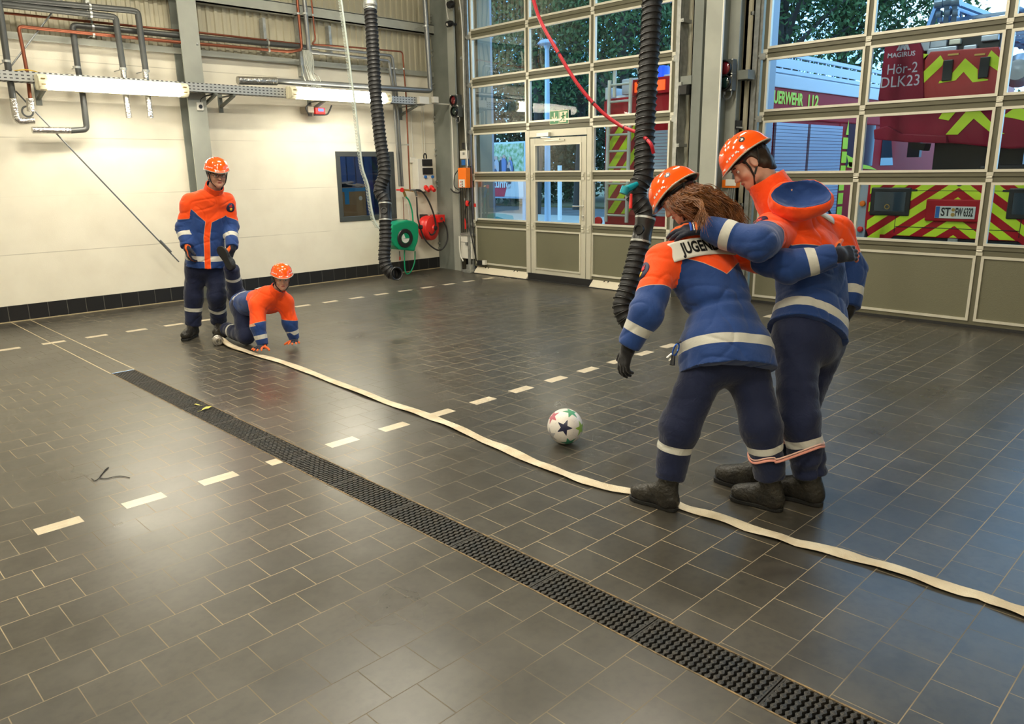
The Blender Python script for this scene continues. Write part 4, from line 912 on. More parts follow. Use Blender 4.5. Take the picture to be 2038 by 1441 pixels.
def A1(x, y, d=D1): return at(x, y, d)
ribbed_hose('upper_hose', [A1(737, 16), A1(741, 80), A1(747, 180), A1(756, 270), A1(764, 325), A1(765, 350), A1(758, 368), A1(756, 382), A1(764, 396), A1(766, 405)], .070, h1)
fitting(A1(766, 403), A1(767, 440), .068, h1, side=-FW)
ribbed_hose('lower_hose', [A1(767, 440), A1(767, 480), A1(765, 512), A1(769, 532), A1(780, 544), A1(786, 545)], .068, h1)
a = A1(785, 545); m = MB(); dd = A1(797, 544, 8.28)-a; dd /= np.linalg.norm(dd); m.lathe(a, dd, [(.066, 0), (.072, 0), (.074, .06), (.068, .065), (.058, .06), (.055, -.03), (0, -.04)], 28); m.build('end_piece', M_black, h1, smooth=True)
m = MB(); m.lathe(A1(735, -30), A1(737, 18)-A1(735, -30), [(.07, 0), (.07, .2), (.078, .21), (.078, .24), (.07, .25), (.07, .28)], 24); m.build('metal_collar', M_galv, h1, smooth=True)
h2 = empty('extraction_hose', at(1285, 200, 5.3)); tag(h2, 'black ribbed exhaust extraction hose hanging in front of the pillar beside the long-haired person', 'extraction hose')
D2 = 5.3
def A2(x, y, d=D2): return at(x, y, d)
ribbed_hose('upper_hose', [A2(1300, -60), A2(1298, 0), A2(1291, 130), A2(1284, 250), A2(1282, 330), A2(1281, 352), A2(1268, 376), A2(1268, 396), A2(1283, 418), A2(1286, 434)], .070, h2)
fitting(A2(1285, 432), A2(1275, 484), .068, h2, side=at(1262, 455, 5.18)-at(1279, 458, 5.3))
ribbed_hose('lower_hose', [A2(1275, 482), A2(1263, 530), A2(1250, 575), A2(1240, 600), A2(1240, 618), A2(1250, 638), A2(1262, 650)], .070, h2)
vg = empty('release_handle', at(1262, 382, 5.2)); tag(vg, 'turquoise release handle with red tag clipped to the right extraction hose', 'release handle')
a, b = at(1241, 380, 5.2), at(1268, 366, 5.24); m = MB(); m.tube([a, a*.5+b*.5, b], [.030, .024, .017], 12); m.tube([a+np.array((0, 0, -.02)), at(1246, 372, 5.2)], .03, 10); m.build('grip', mat('turquoise_plastic', (0.0, 0.28, 0.36), .3), vg, smooth=True)
m = MB(); m.tube([at(1256, 386, 5.2), at(1255, 415, 5.2)], [.010, .012], 8); m.build('red_tag', M_red, vg)
# grey spiral cable chain beside the left hose
sp_ = empty('cable_chain', at(705, 150, 8.6)); tag(sp_, 'light grey toothed cable chain hanging left of the far extraction hose', 'cable chain')
M_chain = mat('pale_grey_cable_chain', (0.42, 0.47, 0.42), .45)
P = smooth_path([at(x, y, 8.6) for x, y in ((678, -10), (690, 80), (700, 160), (708, 220), (716, 290), (722, 335), (733, 370), (738, 405), (745, 438), (757, 458))], 14)
MB().tube(P, .011, 6).build('core', M_chain, sp_, smooth=True)
L = [0]
for i in range(1, len(P)): L.append(L[-1]+np.linalg.norm(P[i]-P[i-1]))
s = np.arange(0, L[-1], .034); Q = np.stack([np.interp(s, L, np.array(P)[:, k]) for k in range(3)], 1); m = MB()
for i in range(len(Q)-1):
    t = Q[i+1]-Q[i]; t /= np.linalg.norm(t); si = -RT; a = Q[i]; m.tube([a, a+si*.034+t*-.012, a+si*.036+t*.006, a+t*.016], .0042, 5)
m.build('teeth', M_chain, sp_)
# red air line
M_rhose = mat('red_air_hose', (0.50, 0.015, 0.03), .35)
rp = [(1056, -20, 5.6), (1075, 40, 5.6), (1108, 100, 5.55), (1150, 168, 5.5), (1195, 220, 5.45), (1235, 250, 5.4), (1272, 266, 5.3), (1294, 285, 5.18), (1301, 305, 5.2)]
P = smooth_path([at(*q) for q in rp], 12); ra = MB().tube(P, .013, 10).build('air_hose', M_rhose, smooth=True); tag(ra, 'curved red air hose sweeping down from the ceiling to the right extraction hose', 'air hose')
for q in (25, 44, 62, 80):
    if q < len(P)-2: MB().tube([P[q], P[q+1]*.5+P[q]*.5], .0155, 10).build('black_clip', M_black, ra)
# ---------------------------------------------------------------- implicit-surface modelling for people and clothing
def nrm(v): v = np.array(v, float); return v/(np.linalg.norm(v)+1e-12)
def P_cone(a, b, ra, rb, ax=None, ratio=1.0, k=.02, op='u'):
    a, b = np.array(a, float), np.array(b, float); ab = b-a; L2 = ab@ab+1e-12
    if ax is not None: ax = nrm(ax)
    def f(P):
        t = np.clip(((P-a)@ab)/L2, 0, 1)[..., None]; Q = P-(a+t*ab)
        if ax is not None:
            c = (Q@ax)[..., None]; Q = Q+ax*(c*(1/ratio-1))
        return (np.sqrt((Q*Q).sum(-1))-(ra+(rb-ra)*t[..., 0]))*(min(1, ratio) if ax is not None else 1)
    R = max(ra, rb)*max(1, ratio); return dict(f=f, lo=np.minimum(a, b)-R, hi=np.maximum(a, b)+R, k=k, op=op)
def P_ell(c, rad, fr=None, k=.02, op='u'):
    c = np.array(c, float); rad = np.array(rad, float); F = np.eye(3) if fr is None else np.array(fr, float)
    def f(P):
        q = (P-c)@F.T/rad; n = np.sqrt((q*q).sum(-1)); g = np.sqrt(((q/rad)**2).sum(-1))+1e-9
        return n*(n-1)/g
    R = max(rad); return dict(f=f, lo=c-R, hi=c+R, k=k, op=op)
def P_plane(p, n, k=.004, lo=None, hi=None):
    """keeps the side away from n (cuts everything beyond the plane)"""
    p, n = np.array(p, float), nrm(n)
    return dict(f=lambda P: (P-p)@n, lo=lo, hi=hi, k=k, op='i')
def P_tor(st, k=.03, cut=None, e=2.4):
    """torso: list of stations (centre, lateral axis, half width, half depth)"""
    C_ = [np.array(s[0], float) for s in st]
    def f(P):
        best = None
        for i in range(len(st)-1):
            a, b = C_[i], C_[i+1]; ab = b-a; L2 = ab@ab
            tr = ((P-a)@ab)/L2; t = np.clip(tr, 0, 1); t3 = t[..., None]
            Q = P-(a+t3*ab); d_ = nrm(ab); lat = nrm(st[i][1])*(1-t3)+nrm(st[i+1][1])*t3; lat = lat-(lat@d_)[..., None]*d_; lat /= np.linalg.norm(lat, axis=-1, keepdims=True)
            fr = np.cross(lat, d_); fr /= np.linalg.norm(fr, axis=-1, keepdims=True)
            A = st[i][2]*(1-t)+st[i+1][2]*t; B = st[i][3]*(1-t)+st[i+1][3]*t
            x = (Q*lat).sum(-1)/A; y = (Q*fr).sum(-1)/B; z = (Q@d_)/((A+B)*.5)
            d = ((np.abs(x)**e+np.abs(y)**e+np.abs(z)**e)**(1/e)-1)*np.minimum(A, B)
            best = d if best is None else np.minimum(best, d)
            if i == 0 and cut is None: pass
        if cut is not None: best = np.maximum(best, (P-np.array(cut[0]))@nrm(cut[1]))
        return best
    R = max(max(s[2], s[3]) for s in st)*1.1; return dict(f=f, lo=np.min(C_, 0)-R, hi=np.max(C_, 0)+R, k=k, op='u')
def P_sleeve(pts, rad, k=.03, cut=True, flat=1.0):
    """limb of cloth along joints with an open flat cut at the end"""
    prs = [P_cone(pts[i], pts[i+1], rad[i], rad[i+1]) for i in range(len(pts)-1)]
    end = np.array(pts[-1], float); dr = nrm(end-np.array(pts[-2], float))
    def f(P):
        d = None
        for i, q in enumerate(prs):
            v = q['f'](P)
            if i == len(prs)-1 and cut: v = np.maximum(v, (P-end)@dr)
            if d is None: d = v
            else: h = np.clip(.5+.5*(d-v)/.03, 0, 1); d = d*(1-h)+v*h-.03*h*(1-h)
        return d
    R = max(rad)+.01; return dict(f=f, lo=np.min([np.array(p) for p in pts], 0)-R, hi=np.max([np.array(p) for p in pts], 0)+R, k=k, op='u')
def noise3(P, seed=0):
    r = np.random.default_rng(seed); T = r.random((32, 32, 32))*2-1
    i = np.floor(P).astype(int); f = P-i; f = f*f*(3-2*f); out = 0
    for dx in (0, 1):
        for dy in (0, 1):
            for dz in (0, 1):
                w = (f[:, 0] if dx else 1-f[:, 0])*(f[:, 1] if dy else 1-f[:, 1])*(f[:, 2] if dz else 1-f[:, 2])
                out = out+w*T[(i[:, 0]+dx) % 32, (i[:, 1]+dy) % 32, (i[:, 2]+dz) % 32]
    return out
def sdf_mesh(prims, res, margin=.05):
    """union of primitives sampled on a grid and skinned with surface nets -> verts, quads"""
    U = [p for p in prims if p['op'] == 'u']
    lo = np.min([p['lo'] for p in U], 0)-margin*.6; hi = np.max([p['hi'] for p in U], 0)+margin*.6
    n = np.ceil((hi-lo)/res).astype(int)+1
    D = np.full(n, .12, 'f4'); g = [lo[i]+res*np.arange(n[i]) for i in range(3)]
    for p in prims:
        if p['lo'] is None: sl = [slice(0, n[i]) for i in range(3)]
        else:
            a = np.clip(np.floor((p['lo']-margin-lo)/res).astype(int), 0, n-1); b = np.clip(np.ceil((p['hi']+margin-lo)/res).astype(int)+1, 1, n)
            sl = [slice(a[i], b[i]) for i in range(3)]
        X, Y_, Z = np.meshgrid(g[0][sl[0]], g[1][sl[1]], g[2][sl[2]], indexing='ij'); Pn = np.stack([X, Y_, Z], -1)
        v = p['f'](Pn); d = D[tuple(sl)]; k = p['k']
        if p['op'] == 'u': h = np.clip(.5+.5*(d-v)/k, 0, 1); r = d*(1-h)+v*h-k*h*(1-h)
        elif p['op'] == 's': v = -v; h = np.clip(.5-.5*(d-v)/k, 0, 1); r = d*(1-h)+v*h+k*h*(1-h)
        else: h = np.clip(.5-.5*(d-v)/k, 0, 1); r = d*(1-h)+v*h+k*h*(1-h)
        D[tuple(sl)] = r
    S = D < 0
    c = S[:-1, :-1, :-1].astype('i1')
    tot = np.zeros(c.shape, 'i1'); 
    cs = [(i, j, k) for i in (0, 1) for j in (0, 1) for k in (0, 1)]
    def sub(A, i, j, k): return A[i:A.shape[0]-1+i, j:A.shape[1]-1+j, k:A.shape[2]-1+k]
    for q in cs: tot += sub(S, *q)
    act = (tot > 0) & (tot < 8); idx = np.full(act.shape, -1, 'i8'); ii = np.argwhere(act); idx[act] = np.arange(len(ii))
    V = np.zeros((len(ii), 3)); W_ = np.zeros(len(ii)); cd_ = {q: D[ii[:, 0]+q[0], ii[:, 1]+q[1], ii[:, 2]+q[2]].astype('f8') for q in cs}
    for a in cs:
        for ax in range(3):
            if a[ax]: continue
            b = list(a); b[ax] = 1; b = tuple(b); da, db = cd_[a], cd_[b]; m = (da < 0) != (db < 0)
            t = np.where(m, da/(da-db+1e-20), 0); pt = np.tile(np.array(a, float), (len(ii), 1)); pt[:, ax] = t
            V += np.where(m[:, None], pt, 0); W_ += m
    V = (V/W_[:, None]+ii)*res+lo
    F = []
    for ax in range(3):
        o = [0, 1, 2]; o.remove(ax); u, v = o
        s0 = [slice(1, -1)]*3; s1 = [slice(1, -1)]*3; s0[ax] = slice(0, -1); s1[ax] = slice(1, None)
        s0 = tuple(s0); s1 = tuple(s1); A, B = S[s0], S[s1]; e = np.argwhere(A != B)
        if not len(e): continue
        flip = A[tuple(e.T)]; base = e.copy(); base[:, u] += 1; base[:, v] += 1
        def cell(du, dv): q = base.copy(); q[:, u] -= du; q[:, v] -= dv; return idx[tuple(q.T)]
        Q = np.stack([cell(1, 1), cell(0, 1), cell(0, 0), cell(1, 0)], 1)
        if ax == 1: flip = ~flip
        Q[~flip] = Q[~flip][:, ::-1]; F.append(Q)
    F = np.concatenate(F); F = F[(F >= 0).all(1)]
    return V, F
def relax(V, F, it=2, lam=.5):
    n = len(V); E = np.concatenate([F[:, [0, 1]], F[:, [1, 2]], F[:, [2, 3]], F[:, [3, 0]]]); 
    for _ in range(it):
        A = np.zeros((n, 3)); c = np.bincount(E[:, 0], minlength=n)+np.bincount(E[:, 1], minlength=n)
        for k in range(3): A[:, k] = np.bincount(E[:, 0], V[E[:, 1], k], n)+np.bincount(E[:, 1], V[E[:, 0], k], n)
        V = V*(1-lam)+A/np.maximum(c, 1)[:, None]*lam
    return V
def vnormals(V, F):
    N = np.zeros_like(V); f = np.cross(V[F[:, 2]]-V[F[:, 0]], V[F[:, 3]]-V[F[:, 1]])
    for j in range(4):
        for k in range(3): N[:, k] += np.bincount(F[:, j], f[:, k], len(V))
    return N/(np.linalg.norm(N, axis=1, keepdims=True)+1e-12)
def mesh_from(name, V, F, mt, parent=None, attrs=None, origin=None):
    me = bpy.data.meshes.new(name); o_ = np.zeros(3) if origin is None else np.array(origin)
    me.vertices.add(len(V)); me.vertices.foreach_set('co', (V-o_).astype('f4').ravel())
    me.loops.add(F.size); me.loops.foreach_set('vertex_index', F.astype('i4').ravel())
    me.polygons.add(len(F)); me.polygons.foreach_set('loop_start', np.arange(0, F.size, 4, dtype='i4')); me.polygons.foreach_set('loop_total', np.full(len(F), 4, 'i4'))
    me.update(calc_edges=True); me.validate()
    if attrs:
        for k, v in attrs.items():
            a = me.attributes.new(k, 'FLOAT', 'POINT'); a.data.foreach_set('value', v.astype('f4'))
    ob = link(name, me, mt, parent, smooth=True)
    if origin is not None: ob.location = o_
    return ob
def sdf_obj(name, prims, res, mt, parent=None, rel=2, attr=None, disp=None, origin=None):
    V, F = sdf_mesh(prims, res); V = relax(V, F, rel)
    if disp is not None: V = V+vnormals(V, F)*disp(V)[:, None]
    return mesh_from(name, V, F, mt, parent, attr(V) if attr else None, origin)

# ---------------------------------------------------------------- cloth, skin and helmet materials
def cloth(name, base, layers, rough=.75, weave=900, bumps=.25, sheen=.2):
    """layers: (attribute, colour, edge colour or None): colour where attribute > 0"""
    m = bpy.data.materials.new(name); m.use_nodes = True; nt = m.node_tree; b = nt.nodes['Principled BSDF']
    tc = nn(nt, 'ShaderNodeTexCoord'); n = nn(nt, 'ShaderNodeTexNoise'); n.inputs['Scale'].default_value = 7; n.inputs['Detail'].default_value = 5; nt.links.new(tc.outputs['Object'], n.inputs['Vector'])
    c = mixc(nt, n.outputs['Fac'], base, tuple(q*.72 for q in base)); rr = None
    for att, col_, edge in layers:
        a = nn(nt, 'ShaderNodeAttribute'); a.attribute_name = att
        colv = mixc(nt, n.outputs['Fac'], col_, tuple(q*.86 for q in col_))
        g = mth(nt, 'GREATER_THAN', a.outputs['Fac'], 0.0)
        if edge: c = mixc(nt, mth(nt, 'GREATER_THAN', a.outputs['Fac'], -.0035), c, edge)
        c = mixc(nt, g, c, colv)
    nt.links.new(c, b.inputs['Base Color']); b.inputs['Roughness'].default_value = rough
    b.inputs['Sheen Weight'].default_value = sheen; b.inputs['Specular IOR Level'].default_value = .25
    n2 = nn(nt, 'ShaderNodeTexNoise'); n2.inputs['Scale'].default_value = 22; n2.inputs['Detail'].default_value = 7; n2.inputs['Distortion'].default_value = 1.2; nt.links.new(tc.outputs['Object'], n2.inputs['Vector'])
    bp = nn(nt, 'ShaderNodeBump'); bp.inputs['Strength'].default_value = bumps; bp.inputs['Distance'].default_value = .012
    nt.links.new(n2.outputs['Fac'], bp.inputs['Height']); nt.links.new(bp.outputs[0], b.inputs['Normal'])
    return m
ORANGE = (1.0, 0.085, 0.006); JBLUE = (0.016, 0.055, 0.22); NAVY = (0.0085, 0.014, 0.050); REFL = (0.60, 0.585, 0.52)
M_jacket = cloth('blue_and_orange_jacket_cloth', JBLUE, [('org', ORANGE, (0.62, 0.36, 0.22)), ('band', REFL, None)])
M_trous = cloth('navy_work_trousers', NAVY, [('band', REFL, None)], bumps=.4)
M_glove = cloth('navy_black_glove', (0.010, 0.013, 0.030), [('org', (0.85, 0.14, 0.02), None)], rough=.6)
M_gloveb = cloth('black_glove', (0.010, 0.009, 0.010), [], rough=.6)
M_boot = mat('worn_black_leather', (0.013, 0.012, 0.010), .45, bump=(55, .6), col2=(0.026, 0.022, 0.016), vscale=18)
M_sole = mat('black_rubber_sole', (0.008, 0.008, 0.008), .6)
M_helm = mat('glossy_orange_helmet', (1.0, 0.10, 0.004), .14, coat=.8)
M_trim = mat('grey_beige_trim', (0.36, 0.32, 0.25), .5)
M_hwhite = mat('reflective_white', (0.85, 0.82, 0.80), .3)
def skin_mat():
    m = bpy.data.materials.new('skin'); m.use_nodes = True; nt = m.node_tree; b = nt.nodes['Principled BSDF']
    a = nn(nt, 'ShaderNodeAttribute'); a.attribute_name = 'lip'
    tc = nn(nt, 'ShaderNodeTexCoord'); n = nn(nt, 'ShaderNodeTexNoise'); n.inputs['Scale'].default_value = 22; nt.links.new(tc.outputs['Object'], n.inputs['Vector'])
    c = mixc(nt, n.outputs['Fac'], (0.62, 0.33, 0.235), (0.56, 0.275, 0.19))
    c = mixc(nt, mth(nt, 'MINIMUM', mth(nt, 'MAXIMUM', a.outputs['Fac'], 0.0), 1.0), c, (0.42, 0.11, 0.09))
    nt.links.new(c, b.inputs['Base Color']); b.inputs['Roughness'].default_value = .5; b.inputs['Subsurface Weight'].default_value = .12; b.inputs['Subsurface Radius'].default_value = (.012, .005, .003)
    return m
M_skin = skin_mat()
def hair_mat(name, c1, c2):
    m = mat(name, c1, .45, spec=.4, col2=c2, vscale=30); return m

# ---------------------------------------------------------------- heads, helmets, hands, boots
def frame(fwd, up):
    f = nrm(fwd); r = nrm(np.cross(f, nrm(up))); u = np.cross(r, f); return np.array([r, f, u])   # rows: right, forward, up
def head_prims(hc, Fm, s):
    def L(x, y, z): return hc+(Fm.T@np.array((x, y, z)))*s
    pr = [P_ell(L(0, -.012, .035), np.array((.076, .094, .082))*s, Fm, k=.02*s),
          P_ell(L(0, .020, -.022), np.array((.060, .066, .078))*s, Fm, k=.03*s),
          P_cone(L(-.038, .022, -.068), L(0, .058, -.090), .026*s, .021*s, k=.03*s), P_cone(L(.038, .022, -.068), L(0, .058, -.090), .026*s, .021*s, k=.03*s),
          P_ell(L(-.038, .058, -.030), np.array((.024, .022, .024))*s, Fm, k=.02*s), P_ell(L(.038, .058, -.030), np.array((.024, .022, .024))*s, Fm, k=.02*s),
          P_cone(L(-.042, .070, .024), L(.042, .070, .024), .012*s, .012*s, k=.02*s),
          P_ell(L(-.031, .094, .004), np.array((.017, .012, .011))*s, Fm, k=.012*s, op='s'), P_ell(L(.031, .094, .004), np.array((.017, .012, .011))*s, Fm, k=.012*s, op='s'),
          P_cone(L(0, .078, .014), L(0, .101, -.030), .007*s, .0115*s, k=.012*s),
          P_ell(L(-.011, .094, -.033), np.array((.008, .010, .007))*s, Fm, k=.008*s), P_ell(L(.011, .094, -.033), np.array((.008, .010, .007))*s, Fm, k=.008*s),
          P_cone(L(-.019, .079, -.060), L(0, .087, -.058), .0055*s, .0068*s, k=.006*s), P_cone(L(.019, .079, -.060), L(0, .087, -.058), .0055*s, .0068*s, k=.006*s),
          P_cone(L(-.016, .078, -.068), L(.016, .078, -.068), .0062*s, .0062*s, k=.006*s)]
    for q in (-1, 1):
        pr += [P_ell(L(q*.078, -.004, -.006), np.array((.009, .019, .031))*s, Fm, k=.008*s), P_ell(L(q*.087, .000, -.004), np.array((.006, .011, .020))*s, Fm, k=.006*s, op='s')]
    return pr
def helmet(root, hc, Fm, s, name='helmet', emblem=(1,)):
    def L(x, y, z): return hc+(Fm.T@np.array((x, y, z)))*s
    A_, B_, HH = .112, .142, .122; zc = .050; e = 2.35
    def rim(th): # th=0 front
        return zc - .004 + .016*math.cos(th)**2*(-1 if math.cos(th) > 0 else -.2) + .010*math.sin(th)**2
    def S(th, v, off=0.0):
        # v 0 top .. 1 rim
        ph = v*PI/2; zz = math.cos(ph); rr = (1-abs(zz)**e)**(1/e)
        zr = rim(th); x = A_*rr*math.sin(th); y = B_*rr*math.cos(th)-.008; z = zr+(zc+HH-zr)*zz
        fl_ = max(0, v-.86)/.14; x *= 1+.05*fl_; y *= 1+(.06+.04*max(0, math.cos(th)))*fl_
        ridge = .004*math.exp(-((abs(math.sin(th))-.62)/.05)**2)*(1 if v < .7 else 0)*(1 if math.cos(th) > -.5 else .6)
        n = nrm((x/A_**2, (y+.008)/B_**2, max(.0, (z-zr))/HH**2+1e-4)); p = np.array((x, y, z))+n*(off+ridge); return L(*p)
    NT, NV = 64, 22; vs = [S(0, 0)]; fs = []
    for i in range(1, NV+1):
        for j in range(NT): vs.append(S(2*PI*j/NT, i/NV))
    for j in range(NT): fs.append((0, 1+j, 1+(j+1) % NT))
    for i in range(NV-1):
        for j in range(NT): a = 1+i*NT; fs.append((a+j, a+NT+j, a+NT+(j+1) % NT, a+(j+1) % NT))
    m = MB(); m.add(vs, fs); o = m.build(name, M_helm, root, smooth=True)
    md = o.modifiers.new('thick', 'SOLIDIFY'); md.thickness = .004*s; md.offset = -1
    o.data.set_sharp_from_angle(angle=math.radians(80))
    vs = []; fs = []
    for i in range(NV+1):
        for j in range(NT): vs.append(S(2*PI*j/NT, max(i/NV, .02), -.007))
    for i in range(NV):
        for j in range(NT): a = i*NT; fs.append((a+j, a+NT+j, a+NT+(j+1) % NT, a+(j+1) % NT))
    fs.append(tuple(range(NT)))
    MB().add(vs, fs).build('liner', M_black, o, smooth=True)
    MB().tube([S(2*PI*j/NT, 1.0, .0005) for j in range(NT)], .0042*s, 8, close=True).build('rim_trim', M_trim, o, smooth=True)
    # inner head band, rear dial and chin strap
    MB().tube([L(.080*math.sin(t), .092*math.cos(t)-.012, .036+.004*math.cos(t)) for t in np.linspace(0, 2*PI, 40, endpoint=False)], .011*s, 6, close=True).build('head_band', M_black, o, smooth=True)
    m = MB(); m.lathe(L(0, -.106, .030), -Fm[1], [(0, .016*s), (.019*s, .016*s), (.021*s, .0), (.021*s, -.01)], 20); m.build('rear_dial', M_black, o, smooth=True)
    for q in (-1, 1):
        m = MB(); m.tube([L(q*.088, .035, .030), L(q*.080, .030, -.02), L(q*.066, .035, -.066), L(q*.034, .050, -.104), L(0, .054, -.112)], .0058*s, 6)
        m.tube([L(q*.088, -.055, .040), L(q*.082, -.030, -.01), L(q*.069, .028, -.062)], .0058*s, 6); m.build('chin_strap', M_black, o, smooth=True)
    # reflective chips, vents, rivets
    def patch(pts, off, mt, nm):
        mm = MB(); n = len(pts); a = [S(t, v, off) for t, v in pts]; b = [S(t, v, -.001) for t, v in pts]
        mm.add(a+b, [tuple(range(n))]+[(i, (i+1) % n, (i+1) % n+n, i+n) for i in range(n)]); return mm.build(nm, mt, o)
    for q in (-1, 1):
        for k in range(4): t = q*(.62+k*.17); patch([(t, .80), (t+q*.10, .80), (t+q*.10, .845), (t, .845)], .0012, M_hwhite, 'reflective_chip')
        patch([(q*.50, .16), (q*.56, .16), (q*.60, .52), (q*.56, .52)], .001, M_black, 'vent')
        t = q*1.25; m = MB(); m.lathe(S(t, .86, 0), nrm(S(t, .86, .01)-S(t, .86, 0)), [(0, .003*s), (.004*s, .002*s), (.005*s, -.001)], 10); m.build('rivet', M_hwhite, o)
        # small black flame emblem with white figure on each side
        t0 = q*1.62; v0 = .60
        def E_(u, w): return (t0+q*u*.16, v0-w*.14)
        body = [(.75, -.5), (.95, .1), (.55, .62), (.1, .55), (-.2, .25), (-.62, .3), (-.8, -.15), (-.5, -.6), (.1, -.75)]
        patch([E_(*p) for p in body][::-1], .0014, M_black, 'emblem')
        patch([E_(*p) for p in ((-.15, .9), (.25, 1.25), (-.05, 1.6), (.0, 1.2), (-.45, 1.05))], .0014, M_black, 'emblem')
        patch([E_(*p) for p in ((-.35, -.15), (-.05, -.05), (.1, .35), (.3, .0), (.6, -.05), (.3, -.3), (.25, -.55), (0, -.35), (-.35, -.45))], .0019, M_hwhite, 'emblem_figure')
    patch([(t, .90) for t in np.linspace(-.42, .42, 9)]+[(t, .945) for t in np.linspace(.42, -.42, 9)], .0012, M_hwhite, 'front_strip')
    return o
def face_parts(root, hc, Fm, s, hairc, glasses=False):
    def L(x, y, z): return hc+(Fm.T@np.array((x, y, z)))*s
    for q in (-1, 1):
        c = L(q*.031, .0735, .003); m = MB(); m.lathe(c, Fm[1], [(math.sin(a)*.0125*s, math.cos(a)*.0125*s) for a in np.linspace(0, PI, 10)], 16); e = m.build('eye', mat('eye_white', (.62, .58, .54), .2), root, smooth=True)
        m = MB(); m.lathe(c, Fm[1], [(0, .0130*s), (.0055*s, .0122*s), (.0058*s, .0105*s)], 14); m.build('iris', mat('dark_iris', (.03, .022, .018), .15), e)
        # lids
        m = MB(); m.tube([L(q*(.031+d), .0845-.006*abs(d)/.016, .0125-.004*(d/.016)**2) for d in (-.016, -.008, 0, .008, .016)], .0030*s, 6); m.build('upper_lid', M_skin, root, smooth=True)
        m = MB(); m.tube([L(q*(.031+d), .088-.010*abs(d/.018)**1.5, .027-.004*(d/.018)**2) for d in (-.018, -.009, 0, .009, .018)], .0030*s, 6); m.build('eyebrow', hairc, root, smooth=True)
    if glasses:
        g = MB()
        for q in (-1, 1):
            pts = [L(q*.034+.024*math.cos(a), .108, .002+.0165*math.sin(a)*(1 if math.sin(a) < 0 else .85)) for a in np.linspace(0, 2*PI, 24, endpoint=False)]
            g.tube(pts, .0020*s, 6, close=True)
            g.tube([L(q*.058, .107, .008), L(q*.078, .085, .010), L(q*.084, .0, .008)], .0020*s, 6)
        g.tube([L(-.011, .109, .006), L(0, .112, .009), L(.011, .109, .006)], .0020*s, 6)
        gg = g.build('glasses_frame', M_black, root, smooth=True)
        for q in (-1, 1):
            m = MB(); m.prism([(.0235*math.cos(a)*s, .016*math.sin(a)*s) for a in np.linspace(0, 2*PI, 20, endpoint=False)], L(q*.034, .1075, .002), Fm[0], Fm[2], .001); m.build('lens', M_lens, gg)
def hand_prims(w, d, n, side, curls, spread=.0, s=1.0, thumb=(.8, .5), tl=1.0):
    """w wrist, d towards fingers, n out of the back of the hand, side=+1/-1: thumb lies at side*cross(d,n)"""
    d = nrm(d); n = nrm(n-d*np.dot(n, d)); t = np.cross(d, n)*side; pr = []
    rp = .0125*s; lens = [(.038, .024, .020), (.042, .027, .021), (.039, .025, .020), (.030, .019, .017)]; offs = [.030, .010, -.010, -.029]
    pr.append(P_cone(w-d*.035*s, w+d*.02*s, .030*s, .029*s, n, .72, k=.02*s)); tips = []
    for i in range(4):
        kn = w+d*(.088-.005*abs(i-1))*s+t*offs[i]*s; pr.append(P_cone(w+d*.015*s+t*offs[i]*.72*s, kn, .0165*s, .0140*s, k=.012*s))
        p = kn; dd = nrm(d+t*spread*(1.5-i)*.5); ang = 0; c = curls[i] if hasattr(curls, '__len__') else curls
        for j, l in enumerate(lens[i]):
            ang += c*(.75 if j == 0 else 1.0); dr = nrm(dd*math.cos(ang)-n*math.sin(ang)); q = p+dr*l*s
            pr.append(P_cone(p, q, (.0112-.0008*j)*s, (.0104-.0009*j)*s, k=.0035*s)); p = q
        tips.append(p)
    b = w+d*.022*s+t*.022*s-n*.006*s; d1 = nrm(d*thumb[1]+t*thumb[0]-n*.25); b1 = b+d1*.045*s; d2 = nrm(d*(thumb[1]+.35)+t*thumb[0]*.7-n*.2); b2 = b1+d2*.030*s*tl; b3 = b2+nrm(d2+d*.2-n*.15)*.024*s*tl
    pr += [P_cone(b, b1, .0165*s, .0135*s, k=.014*s), P_cone(b1, b2, .0130*s, .0118*s, k=.004*s), P_cone(b2, b3, .0118*s, .0105*s, k=.004*s)]
    tips.append(b3); return pr, tips, (d, n, t)
